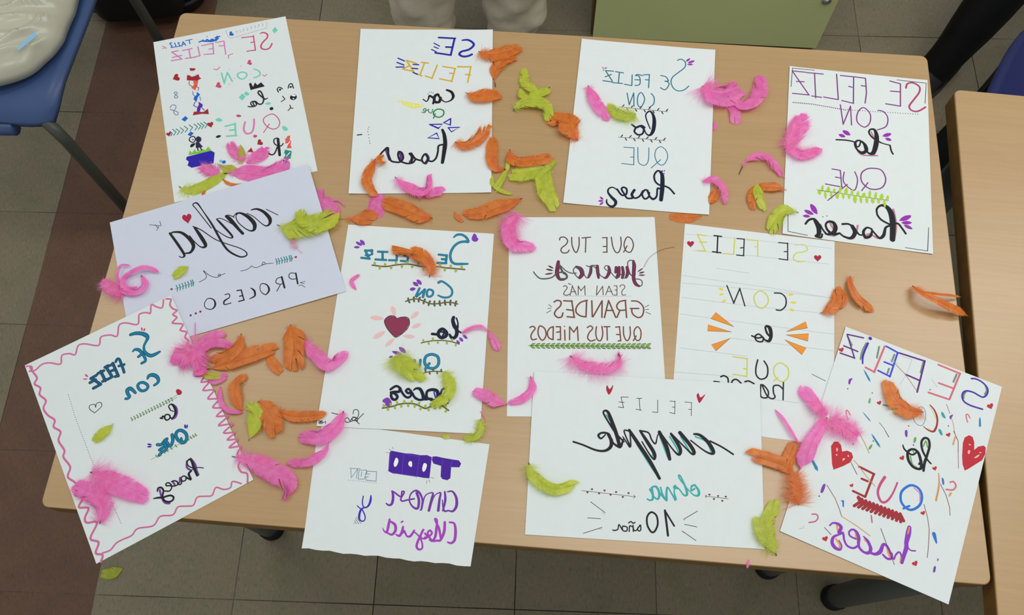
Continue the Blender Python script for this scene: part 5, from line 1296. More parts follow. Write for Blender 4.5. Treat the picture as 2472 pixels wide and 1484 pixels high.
 ('ray_drawing', 'thin black dashes around the age', ['l black 0.69 -682,-617 -498,-739',
  'l black 0.68 -713,-817 -552,-819',
  'l black 0.68 -760,-1010 -532,-923',
  'l black 0.68 482,-757 654,-646',
  'l black 0.68 490,-819 645,-841',
  'l black 0.68 461,-903 631,-1008',
  'd graphite 0.76 -534,-735 -521,-747 -508,-753 -568,-949 -552,-945 -536,-947 498,-762 487,-767 470,-910 481,-919 492,-924']),
]),
'E': ('lilac landscape sheet with large black brush script and a red heart', -404.47, 554.88, 0.29441, 297.00, 210.00, [(-147.34, 104.87), (147.13, 105.52), (149.45, -109.98), (-148.33, -105.24)], (1.2, 5.2, 2.4, 0.5), 0, [
 ('lettering', 'black brush script lettering confia', ['s black 1.16 859,372 761,474 719,518',
  's black 3.36 513,579,18 594,565,31 678,483,44 734,356,54 716,274,39 661,254,21 607,312,13 521,459,12 438,546,12',
  's black 4.39 293,576,21 345,584,28 442,486,52 505,347,59 486,257,46 434,249,23 371,306,15 296,429,13 276,533,13 305,592,15 346,587,15',
  'l black 4.13 146,597 316,243',
  's black 1.29 252,541 203,588 165,607 142,579',
  's black 1.29 238,556 298,600',
  's black 2.29 316,243 213,515 156,604',
  's black 3.61 3,598,15 45,515,31 161,262,28 138,231,18 67,290,13 -39,427,13',
  's black 1.16 3,598 60,588 131,524 226,414',
  's black 1.28 -96,476 -163,645 -242,849,13 -277,931,15 -255,957,18 -209,937,23 -154,780,15 -71,516,28 12,179,31 79,23,28 202,-104,23 290,-116,20 301,-63,15 229,28,13 58,163,13 -83,288,13 -242,497,14 -341,589,15',
  's black 4.62 -321,563,33 -263,388,51 -225,241,49 -256,210,33 -307,241,15 -370,348,14 -415,460,13',
  's black 3.84 -658,582,23 -624,590,26 -516,543,38 -425,406,49 -391,279,51 -448,194,36 -529,203,18',
  's black 3.33 -677,589,33 -597,369,38 -541,178,33 -587,156,15 -614,185,13']),
 ('heart_doodle', 'small red heart dotting the letter i', ['p crimson 0.25 -398,779 -396,789 -384,809 -362,815 -340,799 -330,767 -340,733 -362,705 -385,680 -396,660 -398,652 -401,660 -412,682 -434,711 -456,744 -466,779 -456,809 -434,822 -412,811 -400,789']),
 ('lettering', 'thin pen script lettering en el', ['s graphite 0.88 626,-353 548,-335 476,-324 500,-291 520,-326 465,-335 381,-344 326,-297 305,-314 236,-332 169,-324',
  's graphite 0.87 -50,-290 -149,-297 -128,-272 -118,-304 -184,-309 -269,-243 -325,-155 -328,-167 -307,-230 -325,-279 -419,-303']),
 ('leaf_garland', 'small teal leaf sprig before en', ['l teal 0.73 661,-346 913,-366',
  'l teal 1.32 676,-299 685,-347 671,-390',
  'l teal 1.32 709,-302 718,-350 703,-394',
  'l teal 1.32 749,-305 758,-353 744,-396',
  'l teal 1.32 790,-307 799,-355 784,-399',
  'l teal 1.32 823,-311 831,-359 816,-403',
  'l teal 1.32 863,-313 872,-362 857,-405',
  'l teal 1.32 888,-316 896,-364 881,-408',
  'p crimson 0.25 951,-359 952,-357 956,-352 962,-351 968,-355 970,-363 967,-371 960,-377 953,-382 950,-387 949,-389 949,-387 946,-381 940,-374 934,-366 932,-358 935,-351 942,-348 948,-351 951,-356']),
 ('leaf_garland', 'small teal leaf sprig after el', ['l teal 0.72 -758,-297 -489,-288',
  'l teal 1.30 -736,-248 -725,-296 -738,-339',
  'l teal 1.30 -695,-247 -685,-295 -697,-338',
  'l teal 1.31 -654,-244 -644,-292 -657,-335',
  'l teal 1.31 -614,-243 -603,-291 -616,-335',
  'l teal 1.31 -573,-243 -562,-290 -575,-334',
  'l teal 1.31 -532,-240 -522,-288 -534,-331',
  'l teal 1.31 -508,-239 -497,-287 -510,-330',
  'p maroon 0.25 -807,-280 -807,-277 -804,-274 -798,-272 -792,-276 -790,-283 -793,-290 -799,-296 -804,-301 -807,-305 -808,-307 -808,-305 -811,-300 -817,-293 -822,-286 -824,-279 -822,-272 -816,-270 -811,-272 -808,-277']),
 ('lettering', 'thick and thin pen capitals PROCESO with dots', ['l black 2.17 894,-608 883,-774',
  's black 1.16 893,-611 821,-583 790,-632 823,-680 891,-693',
  'l black 2.46 694,-599 695,-774',
  's black 1.16 693,-602 627,-604 599,-659 646,-702 699,-702',
  'l black 1.15 654,-705 581,-790',
  'c black 1.44 405,-611,12 470,-651,17 483,-738,26 423,-791,14 372,-728,10 371,-655,10',
  's black 1.73 247,-627,12 284,-680,26 276,-759,23 198,-781,12',
  'l black 1.72 114,-618 119,-773',
  'l black 1.72 57,-603 115,-613',
  'l black 1.71 46,-772 123,-774',
  'l black 1.72 74,-699 118,-700',
  's black 1.29 -114,-608 -59,-618 -65,-670 -140,-699,23 -151,-753,14 -61,-759',
  'c black 1.43 -353,-590,11 -280,-633,17 -273,-717,26 -330,-764,14 -403,-727,10 -413,-652,10',
  'd maroon 3.14 -488,-750 -554,-755 -626,-761']),
 ('pen_ticks', 'small pencil arrow ticks', ['l graphite 0.76 -932,823 -786,753',
  'l graphite 0.76 -854,795 -824,727 -810,761',
  'l graphite 0.76 -854,698 -815,733',
  'l graphite 0.76 -782,829 -775,749',
  'l graphite 0.72 918,-767 990,-773',
  'l graphite 0.72 886,-811 925,-806 967,-857',
  'l graphite 0.72 918,-767 970,-803']),
]),
'L': ('white confetti sheet with big red hearts and many colours, at the near right corner', 483.24, 240.08, -0.44715, 210.00, 297.00, [(-106.0, 147.87), (105.19, 148.82), (104.99, -149.28), (-105.5, -148.86)], (1.9, 0.5, 0.6, 1.7), 0, [
 ('lettering', 'purple, pink and blue lettering SE FELIZ', ['l greygreen 2.45 -1000,1354 -912,1253',
  'l greygreen 2.43 -571,1380 -558,1215',
  'l greygreen 2.42 -355,1354 -363,1242',
  'l greygreen 2.39 -371,1130 -373,1058',
  'l greygreen 2.41 24,1402 26,1247',
  'l greygreen 2.39 467,1414 453,1295',
  's greygreen 2.25 -742,1359 -761,1234 -752,1105',
  's greygreen 2.19 851,1413 879,1355 867,1292',
  's greygreen 2.18 638,1236 620,1181 627,1126',
  's violet6 2.20 659,1437 712,1455 786,1449 856,1415 892,1367 892,1297 857,1246 801,1245 726,1258 646,1246 604,1204 604,1139 642,1086 728,1067 884,1079',
  'l salmon 2.39 506,1449 462,1041',
  'l salmon 2.41 214,1451 509,1444',
  'l salmon 2.37 281,1201 469,1206',
  'l salmon 2.36 187,1018 458,1034',
  'l plum3 2.23 38,1432 50,963',
  'l plum3 2.24 -304,1401 39,1427',
  'l plum3 2.20 -147,1141 34,1132',
  'l cobalt 2.24 -323,1393 -332,1023',
  'l cobalt 2.25 -486,1424 -313,1397',
  'l cobalt 2.22 -452,1196 -346,1196',
  'l cobalt 2.21 -496,1045 -333,1028',
  'l salmon 2.43 -505,1415 -538,1002',
  'l salmon 2.40 -660,1020 -533,1005',
  's violet6 2.44 -721,1368,26 -733,1247,26 -733,1150,24 -710,1057,19',
  'd violet6 4.98 -712,1446',
  'l plum3 1.88 -796,1417 -1012,1377',
  'l plum3 1.85 -828,1089 -1024,1079',
  'l plum3 1.87 -1010,1199 -815,1196',
  'l plum3 1.70 -1011,1374 -827,1084',
  'l sienna 0.55 -324,1235 -158,1142 48,974']),
 ('lettering', 'dark red and yellow lettering CON', ['s citron 0.90 247,841 302,785 356,711',
  's citron 0.89 243,542 282,531 336,540',
  's brick 2.34 247,859,14 315,814,20 370,735,25 393,643,23 385,548,27 357,519,23 295,520,16 241,541,9',
  'c steel 0.72 151,789 196,773 231,696 235,595 209,538 147,539 92,594 93,669 115,748',
  's citron 1.79 -189,601 -136,556 -98,607',
  's citron 1.82 -197,888 -180,825',
  's seagreen 1.98 -311,610 -237,626']),
 ('lettering', 'black and green script lettering lo', ['s green3 1.80 303,286 316,364 353,294',
  's green3 1.79 183,90 232,-1 288,-19',
  's green3 1.80 184,190 223,136',
  's black 3.34 446,101,20 385,138,24 304,229,29 267,327,29 289,395,29 341,397,31 374,318,31 375,204,31 369,74,36 381,-27,31',
  's black 3.33 308,32,24 328,83,29',
  's black 3.15 59,192,16 90,148,22 163,117,25 213,125,22 239,179,20 184,190,27 141,128,34 173,29,36 253,-34,31 340,-17,34 325,68,38 267,170,36 207,200,27']),
 ('lettering', 'red, pink and blue lettering QUE', ['c cobalt2 3.07 276,-276 378,-272 443,-353 442,-476 364,-572 280,-569 214,-510 197,-394',
  's orchid 1.31 324,-289 405,-329 435,-425',
  's cobalt2 2.59 329,-534 269,-597',
  's rose2 3.08 -45,-307,37 -74,-418,33 -76,-529,31 -21,-615,31 31,-619,29 73,-559,26 102,-450,22 118,-312,22',
  'l brick 2.87 -183,-327 -205,-649',
  'l brick 2.88 -377,-308 -177,-324',
  'l brick 2.86 -307,-445 -229,-445',
  'l brick 2.83 -365,-640 -205,-649']),
 ('leaf_garland', 'thick red leaf garland', ['l brick 2.39 -287,-679 -131,-732 64,-740 302,-728',
  'l brick 3.69 -283,-696 -219,-764',
  'l brick 3.68 -246,-735 -301,-815',
  'l brick 3.69 -234,-693 -170,-762',
  'l brick 3.68 -198,-733 -248,-810',
  'l brick 3.68 -186,-692 -122,-760',
  'l brick 3.67 -149,-732 -195,-807',
  'l brick 3.68 -137,-690 -74,-758',
  'l brick 3.67 -101,-729 -142,-802',
  'l brick 3.68 -89,-688 -25,-757',
  'l brick 3.67 -52,-728 -90,-799',
  'l brick 3.68 -41,-686 23,-754',
  'l brick 3.67 -4,-726 -37,-795',
  'l brick 3.67 8,-685 71,-753',
  'l brick 3.66 44,-725 16,-791',
  'l brick 3.67 56,-683 119,-751',
  'l brick 3.66 92,-722 68,-787',
  'l brick 3.67 104,-681 167,-750',
  'l brick 3.66 140,-721 121,-784',
  'l brick 3.66 152,-679 215,-747',
  'l brick 3.65 188,-719 173,-779',
  'l brick 3.66 200,-678 263,-746',
  'l brick 3.65 236,-717 226,-776',
  'l brick 3.66 248,-676 310,-744',
  'l brick 3.65 284,-715 278,-771']),
 ('lettering', 'violet and orange script lettering haces', ['s violet7 5.97 395,-794,49 402,-871,66 407,-988,53 422,-1047,53 418,-1154,47 417,-1245,38',
  's orange2 1.71 395,-794 397,-874',
  's orange2 1.67 388,-1180 400,-1253',
  's violet7 1.69 408,-1014 475,-1057 533,-1040',
  's violet7 2.72 399,-1175,21 357,-1135,21 326,-1182,21 317,-1245,19 275,-1205,27 205,-1131,31 154,-1127,36 142,-1225,48 94,-1279,36 28,-1289,29 -36,-1311,25 -107,-1283,27',
  's violet7 2.51 180,-1247,23 243,-1271,29 291,-1243,29 272,-1193,36',
  's orange2 2.11 197,-1122 227,-1187 264,-1235',
  's orange2 2.11 -71,-1162 -4,-1198 32,-1261',
  's orange2 2.12 -195,-1124 -173,-1181',
  's orange2 2.13 -441,-1114 -397,-1201',
  's orange2 2.11 -394,-1299 -336,-1346 -330,-1389',
  's plum3 1.48 -92,-1131 -28,-1156 23,-1212 36,-1272',
  's violet7 3.60 -84,-1135,17 -30,-1170,28 26,-1237,42 12,-1302,36 -62,-1309,25 -119,-1262,32 -145,-1168,42 -193,-1110,32 -245,-1106,23 -271,-1151,21 -246,-1193,21 -168,-1198,19',
  's violet7 2.95 -124,-1265,27 -172,-1319,25 -248,-1320,25 -302,-1265,25 -334,-1199,27 -375,-1231,21 -429,-1288,32 -427,-1360,42 -377,-1404,42 -314,-1402,25 -310,-1348,17 -355,-1302,15',
  's violet7 3.61 -337,-1187,21 -382,-1208,36 -376,-1138,42 -422,-1112,34 -483,-1125,21 -511,-1171,19']),
 ('heart_drawing', 'big red heart with pale spots at the right edge', ['p red2 0.25 816,252 785,358 755,530 759,612 805,666 852,660 885,603 908,499 945,565 1007,607 1036,591 1049,504 1031,411 967,326 898,232 857,186 836,225',
  'f blush2 0.25 844,470 864,465 861,421 839,432',
  'f blush2 0.25 930,402 974,464 983,453 954,408',
  'f blush2 0.25 823,547 851,552 848,536',
  'f blush2 0.25 973,499 1003,505 988,488']),
 ('heart_drawing', 'big red heart with pale spots at the left', ['p red2 0.25 -664,-478 -701,-417 -744,-294 -779,-196 -760,-123 -713,-102 -665,-131 -629,-208 -574,-169 -514,-171 -481,-220 -492,-296 -566,-385',
  'f blush2 0.25 -709,-186 -684,-203 -694,-237',
  'f blush2 0.25 -691,-271 -671,-269 -682,-292',
  'f blush2 0.25 -548,-214 -529,-235 -547,-242',
  'f blush2 0.25 -594,-285 -568,-284 -590,-323']),
 ('heart_doodle', None, ['p red2 0.25 86,31 84,34 83,44 88,56 99,61 109,58 114,46 115,29 114,14 115,4 117,1 114,2 105,2 91,-1 77,-3 65,1 61,13 64,26 74,33 83,33']),
 ('heart_doodle', None, ['p red2 0.25 499,68 498,72 498,81 504,90 515,94 524,89 526,77 524,61 521,47 521,37 521,35 519,36 511,38 499,38 486,39 476,44 474,56 479,67 488,72 496,70']),
 ('heart_doodle', None, ['p red2 0.25 555,570 553,573 554,583 560,593 571,596 580,591 583,578 580,563 577,548 577,538 578,535 575,537 567,539 555,539 541,540 532,546 529,557 535,569 544,574 552,572']),
 ('heart_doodle', None, ['p red2 0.25 -404,-573 -405,-571 -405,-563 -400,-555 -391,-552 -384,-556 -381,-566 -383,-579 -385,-590 -385,-598 -384,-600 -386,-599 -393,-598 -403,-598 -414,-597 -422,-593 -425,-584 -420,-574 -413,-570 -406,-572']),
 ('heart_doodle', None, ['p red2 0.25 -524,-1341 -526,-1338 -525,-1327 -518,-1316 -505,-1311 -494,-1317 -490,-1331 -493,-1349 -496,-1365 -496,-1376 -495,-1380 -497,-1378 -507,-1376 -523,-1377 -539,-1376 -551,-1369 -554,-1356 -548,-1343 -537,-1337 -527,-1339']),
 ('heart_doodle', None, ['p red2 0.25 500,-544 499,-541 499,-532 505,-523 516,-519 524,-524 527,-536 525,-551 522,-564 521,-574 522,-576 520,-575 512,-573 500,-573 487,-573 478,-567 476,-556 481,-546 490,-541 497,-542']),
 ('heart_doodle', None, ['p red2 0.25 559,-1182 557,-1178 557,-1167 563,-1156 576,-1150 587,-1155 591,-1168 590,-1186 588,-1203 588,-1213 589,-1216 586,-1215 577,-1214 562,-1216 545,-1217 534,-1211 530,-1199 535,-1186 546,-1179 556,-1179']),
 ('heart_doodle', None, ['p red2 0.25 -1028,1140 -1029,1144 -1029,1155 -1021,1166 -1009,1169 -998,1162 -995,1147 -999,1128 -1003,1111 -1004,1100 -1003,1096 -1005,1099 -1014,1102 -1029,1104 -1045,1106 -1056,1115 -1058,1129 -1051,1141 -1040,1146 -1031,1143']),
 ('heart_doodle', None, ['p red2 0.25 962,1174 960,1179 961,1192 970,1206 984,1211 996,1203 1000,1186 996,1163 992,1143 991,1129 993,1125 989,1127 978,1130 961,1130 943,1131 930,1140 927,1156 934,1172 947,1179 958,1177']),
 ('heart_doodle', None, ['p red2 0.25 -371,625 -372,628 -372,638 -366,648 -356,651 -346,646 -343,633 -345,618 -348,603 -348,594 -347,591 -349,592 -357,594 -370,594 -384,595 -393,601 -396,613 -391,624 -382,629 -374,627']),
 ('confetti_doodle', None, ['p sky 0.25 -676,983 -649,941 -578,863 -568,860 -543,846 -558,873 -561,884 -636,956']),
 ('confetti_doodle', None, ['p sky 0.25 -534,413 -502,385 -427,334 -418,333 -395,323 -414,341 -419,348 -497,395']),
 ('confetti_doodle', None, ['p sky 0.25 876,966 875,925 894,830 898,840 911,822 913,847 920,843 894,934']),
 ('confetti_doodle', None, ['f violet4 0.25 -814,773 -774,802 -784,762 -785,709 -807,711']),
 ('confetti_doodle', None, ['f violet4 0.25 516,812 552,853 544,801 535,774']),
 ('confetti_doodle', None, ['f violet4 0.25 40,395 63,403 64,360 81,323 51,332']),
 ('confetti_doodle', None, ['f violet4 0.25 -838,49 -811,82 -811,27 -831,7']),
 ('confetti_doodle', None, ['s rose3 1.42 -683,237 -729,326 -715,349 -665,303']),
 ('confetti_doodle', None, ['s rose3 1.42 747,829 708,909 728,934 762,896']),
 ('confetti_doodle', None, ['p green3 0.25 -492,640 -500,615 -499,566 -493,562 -483,551 -477,566 -472,572 -480,620']),
 ('confetti_doodle', None, ['p green3 0.25 186,364 174,355 167,342 167,327 172,318 180,323 189,336 190,350']),
 ('confetti_doodle', None, ['f seagreen 0.25 406,820 425,828 475,770 452,760 421,781']),
 ('confetti_doodle', None, ['f seagreen 0.25 427,584 457,586 491,533 473,520 441,550']),
 ('confetti_doodle', None, ['d graphite 1.60 -794,636 -485,710 64,468 532,678 198,1064']),
 ('confetti_doodle', None, ['l graphite 0.53 -295,357 -214,304 -136,221']),
 ('confetti_doodle', None, ['l maroon 0.45 440,956 512,850']),
 ('confetti_doodle', None, ['l sienna 0.45 545,796 589,719 636,604 675,549']),
 ('confetti_doodle', None, ['l faint 0.46 -391,1266 -274,1245']),
 ('confetti_doodle', None, ['l faint 0.46 -264,1370 -123,1379 -133,1189 -182,971']),
 ('confetti_doodle', None, ['l faint 0.47 -761,1467 -691,1290']),
 ('confetti_doodle', None, ['l faint 0.46 179,1221 272,1138']),
 ('confetti_doodle', None, ['l graphite 0.68 -195,281 -133,222']),
 ('confetti_doodle', None, ['l graphite 0.67 -485,-300 -376,-416']),
 ('confetti_doodle', None, ['l graphite 0.64 75,-950 185,-1100']),
 ('confetti_doodle', None, ['l graphite 0.64 -564,-1222 -466,-1272']),
 ('confetti_doodle', None, ['l maroon 0.60 -684,-703 -545,-821 -464,-921 -409,-1002']),
 ('confetti_doodle', None, ['l maroon 0.60 619,-109 716,-218 791,-348 820,-443']),
 ('confetti_doodle', None, ['l maroon 0.60 490,-441 570,-582 625,-719 664,-913 685,-1061']),
 ('confetti_doodle', None, ['l maroon 0.63 609,639 693,532 728,383']),
 ('confetti_doodle', None, ['l maroon 0.58 185,-1100 281,-1228 339,-1306']),
 ('confetti_doodle', None, ['l ambercol 0.79 -496,118 -405,28 -307,-88']),
 ('confetti_doodle', None, ['l ambercol 0.78 -377,-308 -248,-398 -127,-469']),
 ('confetti_doodle', None, ['l ambercol 0.75 -409,-1002 -213,-1039 -20,-1092']),
 ('confetti_doodle', None, ['l ambercol 0.78 -464,-255 -379,-302']),
 ('confetti_doodle', None, ['s ambercol 1.55 565,20,9 605,-129,18 616,-331,22']),
 ('confetti_doodle', None, ['s ambercol 1.59 646,568,16 645,460,16']),
 ('confetti_doodle', None, ['l sienna 0.56 728,383 778,185']),
 ('confetti_doodle', None, ['p ambercol 0.25 769,-146 757,-164 749,-187 748,-210 751,-222 760,-212 770,-189 772,-166']),
 ('confetti_doodle', None, ['p sky 0.25 -971,-445 -947,-491 -878,-568 -866,-569 -838,-580 -850,-550 -851,-537 -928,-467']),
 ('confetti_doodle', None, ['p sky 0.25 -352,175 -318,132 -233,55 -222,53 -194,39 -213,66 -217,77 -306,149']),
 ('confetti_doodle', None, ['f cobalt2 0.25 615,-25 639,-30 659,-88 643,-98']),
 ('confetti_doodle', None, ['f cobalt2 0.25 668,-750 704,-730 751,-835 734,-842']),
 ('confetti_doodle', None, ['p cobalt2 0.25 -475,-817 -437,-800 -415,-879 -429,-885 -450,-826']),
 ('confetti_doodle', None, ['f violet4 0.25 -732,-718 -703,-705 -705,-809 -735,-816']),
 ('confetti_doodle', None, ['f violet4 0.25 36,384 63,396 82,320 61,322']),
 ('confetti_doodle', None, ['f violet4 0.25 786,-1133 805,-1124 811,-1186 790,-1198']),
 ('confetti_doodle', None, ['f violet4 0.25 800,-1022 815,-1022 810,-1054']),
 ('confetti_doodle', None, ['s rose3 1.76 723,-35 762,-10 800,-49 780,-113 699,-145']),
 ('confetti_doodle', None, ['s rose2 1.29 -753,-1129 -701,-1108 -671,-1142 -693,-1199 -758,-1241']),
 ('confetti_doodle', None, ['s rose2 1.29 -75,-843 -43,-923']),
 ('confetti_doodle', None, ['p green3 0.25 -304,45 -319,23 -329,-4 -330,-32 -324,-48 -313,-35 -301,-9 -298,20']),
 ('confetti_doodle', None, ['p green3 0.25 186,363 173,341 168,314 173,288 182,275 192,289 199,316 196,342']),
 ('confetti_doodle', None, ['d graphite 1.68 -735,-875 -302,89 -527,-55 182,247']),
 ('confetti_doodle', None, ['s faint 0.64 -845,-1358 -806,-1337 -804,-1302']),
]),
'F': ('white sheet with a pink squiggle border, hanging over the near left corner', -497.94, 316.41, 0.48428, 210.00, 297.00, [(-104.17, 147.08), (105.41, 145.73), (104.97, -147.79), (-104.8, -148.64)], (0.5, 2.9, 0.5, 0.5), 0.3, [
 ('border', 'pink zigzag marker border', ['s pink2 2.17 -1027,1447 -970,1414 -978,1362,28 -1014,1360 -941,1334 -834,1369 -735,1338 -613,1250 -559,1357 -462,1334 -396,1281 -320,1382 -230,1363 -74,1249 -6,1349 116,1313 193,1252 270,1389 364,1375 498,1275 567,1401 664,1379 708,1344 765,1455 813,1394 879,1340 938,1440',
  's pink2 2.46 974,1436 1030,1394 989,1327 1004,1252 1040,1197 972,1170 1003,1102 922,1056 1037,968 978,903 1042,834 997,778 1018,701 964,635 1049,490 947,484',
  's pink2 2.34 1030,231 914,187 1017,128 952,71 1043,19 932,-48 1057,-119 946,-188 1067,-267 957,-333 1076,-415 957,-469 1080,-539 934,-592 990,-624 1096,-669 951,-721 1073,-790 960,-831 1072,-894 943,-939 1070,-996 997,-1072 1001,-1162 949,-1220 953,-1309 1009,-1369 970,-1476',
  's pink2 1.98 895,-1448 807,-1369 756,-1427 671,-1407 593,-1335 513,-1403 432,-1371 341,-1334 261,-1402 181,-1371 80,-1328 -9,-1389 -156,-1329 -271,-1394 -455,-1332 -548,-1375 -660,-1367 -751,-1370 -842,-1414 -938,-1400',
  's pink2 2.56 -986,1407 -972,1320 -952,1214 -1007,1151 -955,1059 -993,972 -946,852 -1006,764 -985,645 -927,536 -967,453 -909,345 -969,245 -943,82 -982,1 -946,-165 -1014,-271 -955,-391 -957,-475 -1007,-547 -913,-613 -1015,-711 -912,-783 -990,-879 -988,-949 -876,-1012 -1012,-1156 -938,-1252 -1012,-1359 -946,-1423 -990,-1492']),
 ('lettering', 'teal marker lettering SE', ['s sea 4.77 360,1180,44 427,1165,52 499,1119,56 543,1062,60 545,1014,48 502,974,36 462,932,33 443,869,38 456,806,48 494,757,52 553,746,48 619,750,33',
  's sea_core 2.62 360,1180,24 427,1165,28 499,1119,31 543,1062,33 545,1014,26 502,974,20 462,932,18 443,869,21 456,806,26 494,757,28 553,746,26 619,750,18',
  's sea 3.93 303,935,24 339,946,39 383,912,47 406,844,43',
  's sea_core 2.16 303,935,13 339,946,22 383,912,26 406,844,24',
  's sea 3.91 343,825 387,836',
  's sea_core 2.15 343,825 387,836',
  's sea 3.92 407,825 414,757 400,720 350,716',
  's sea_core 2.15 407,825 414,757 400,720 350,716']),
 ('petal_doodle', None, ['p rose 0.25 519,1150 530,1162 536,1179 535,1199 529,1210 520,1203 512,1186 512,1168']),
 ('petal_doodle', None, ['p rose 0.25 533,1134 548,1137 559,1147 565,1163 565,1175 555,1175 542,1166 534,1152']),
 ('petal_doodle', None, ['p rose 0.25 -347,886 -345,906 -350,926 -362,943 -372,950 -375,937 -372,916 -362,898']),
 ('petal_doodle', None, ['p rose 0.25 -359,864 -373,879 -391,890 -411,896 -422,895 -414,885 -396,872 -377,865']),
 ('lettering', 'dark teal marker lettering FELIZ', ['s sea2 3.75 51,909 81,937 105,915 105,850 103,779 98,710',
  's sea2_core 2.06 51,909 81,937 105,915 105,850 103,779 98,710',
  's sea2 3.74 67,831 136,815',
  's sea2_core 2.05 67,831 136,815',
  'l sea2 4.06 8,910 12,700',
  'l sea2_core 2.23 8,910 12,700',
  'l sea2 4.05 10,895 -60,899',
  'l sea2_core 2.23 10,895 -60,899',
  'l sea2 4.02 13,704 -27,713',
  'l sea2_core 2.21 13,704 -27,713',
  'l sea2 4.04 -5,809 -41,816',
  'l sea2_core 2.22 -5,809 -41,816',
  'l sea2 4.05 -89,906 -64,730',
  'l sea2_core 2.23 -89,906 -64,730',
  'l sea2 4.02 -64,730 -120,726',
  'l sea2_core 2.21 -64,730 -120,726',
  'l sea2 4.05 -104,906 -63,910',
  'l sea2_core 2.23 -104,906 -63,910',
  'l sea2 4.04 -172,881 -161,722',
  'l sea2_core 2.22 -172,881 -161,722',
  'l sea2 4.03 -215,870 -133,868',
  'l sea2_core 2.22 -215,870 -133,868',
  'l sea2 4.01 -196,733 -127,729',
  'l sea2_core 2.21 -196,733 -127,729',
  'l sea2 4.03 -240,856 -321,849',
  'l sea2_core 2.22 -240,856 -321,849',
  'l sea2 4.02 -310,847 -233,705',
  'l sea2_core 2.21 -310,847 -233,705',
  'l sea2 4.00 -233,705 -336,701',
  'l sea2_core 2.20 -233,705 -336,701',
  'l sea2 4.01 -350,798 -274,804',
  'l sea2_core 2.21 -350,798 -274,804']),
 ('lettering', 'teal marker lettering CON', ['s sea 4.77 343,472,31 373,499,46 423,484,55 460,433,52 462,377,45 436,348,39 389,339,35',
  's sea_core 2.63 343,472,17 373,499,25 423,484,30 460,433,29 462,377,25 436,348,21 389,339,19',
  'c sea 4.00 269,451 303,405 306,359 265,333 215,348 190,398 196,448 230,464',
  'c sea_core 2.20 269,451 303,405 306,359 265,333 215,348 190,398 196,448 230,464',
  's sea 4.73 131,365,38 110,426,46 86,457,57 49,451,53 39,404,47 45,356,43 17,341,40 -11,352,34',
  's sea_core 2.60 131,365,21 110,426,25 86,457,31 49,451,29 39,404,26 45,356,24 17,341,22 -11,352,18']),
 ('heart_doodle', 'small pencil outlined heart', ['s graphite 0.91 -434,369 -474,447 -457,499 -396,479 -398,435 -369,479 -319,467 -325,409 -434,369']),
 ('leaf_garland', 'green leaf sprig ending in a red rose', ['l leaf 0.52 619,62 442,52',
  'f crimson 0.25 617,129 650,130 677,78 656,45 616,55 609,98',
  'l leaf 0.44 -48,39 592,30',
  'p leaf 0.25 -30,45 -28,55 -29,66 -35,74 -41,78 -44,71 -43,60 -38,51',
  'p leaf 0.25 -30,45 -37,40 -41,31 -40,21 -37,14 -31,17 -27,25 -26,36',
  'p leaf 0.25 10,45 12,55 10,65 4,74 -2,77 -4,71 -3,60 2,51',
  'p leaf 0.25 10,45 3,39 -1,31 -1,20 3,14 8,17 13,25 13,35',
  'p leaf 0.25 49,44 52,54 50,65 44,73 38,77 36,70 36,59 41,50',
  'p leaf 0.25 49,44 42,39 38,30 39,20 42,13 48,16 53,24 53,34',
  'p leaf 0.25 89,44 91,54 90,64 83,73 78,76 75,70 76,59 81,50',
  'p leaf 0.25 89,44 82,38 78,30 78,19 82,13 87,16 92,24 93,34',
  'p leaf 0.25 129,43 131,53 129,64 123,72 117,75 115,69 115,58 121,49',
  'p leaf 0.25 129,43 121,38 117,29 118,19 121,12 127,15 132,23 132,33',
  'p leaf 0.25 168,43 171,53 169,63 163,72 157,75 155,69 155,58 160,49',
  'p leaf 0.25 168,43 161,37 157,29 158,18 161,12 166,15 172,23 172,33',
  'p leaf 0.25 208,42 210,52 209,63 203,71 197,74 194,68 195,57 200,48',
  'p leaf 0.25 208,42 201,37 197,28 197,18 201,11 206,14 211,22 212,32',
  'p leaf 0.25 248,42 250,52 249,62 243,71 237,74 234,67 235,57 240,48',
  'p leaf 0.25 248,42 241,36 237,27 237,17 240,11 246,13 251,22 251,32',
  'p leaf 0.25 288,41 290,51 289,62 282,70 277,73 274,67 275,56 280,47',
  'p leaf 0.25 288,41 280,36 276,27 277,16 280,10 286,13 291,21 291,31',
  'p leaf 0.25 328,41 330,51 329,61 322,70 316,73 314,66 314,56 320,47',
  'p leaf 0.25 328,41 320,35 316,26 317,16 320,9 326,12 331,21 331,31',
  'p leaf 0.25 368,40 370,50 369,60 362,69 356,72 354,66 354,55 360,46',
  'p leaf 0.25 368,40 360,34 356,26 357,15 360,9 366,12 371,20 371,30',
  'p leaf 0.25 408,39 410,50 409,60 402,69 396,72 394,65 394,55 400,45',
  'p leaf 0.25 408,39 400,34 396,25 397,15 400,8 406,11 411,19 411,30',
  'p leaf 0.25 448,39 450,49 449,59 442,68 437,71 434,65 435,54 440,45',
  'p leaf 0.25 448,39 440,33 436,25 437,14 440,8 446,11 451,19 451,29',
  'p leaf 0.25 488,38 490,49 489,59 483,67 477,71 474,64 475,53 480,44',
  'p leaf 0.25 488,38 480,33 476,24 477,14 480,7 486,10 491,18 491,28',
  'p leaf 0.25 528,38 530,48 529,58 523,67 517,70 514,64 515,53 520,44',
  'p leaf 0.25 528,38 520,32 516,24 517,13 520,7 526,10 531,18 531,28']),
 ('lettering', 'purple shaded black script lettering lo', ['s violet3 1.75 506,-28 536,-87 523,-162 476,-217 423,-216',
  's violet3 1.74 301,-123 323,-148',
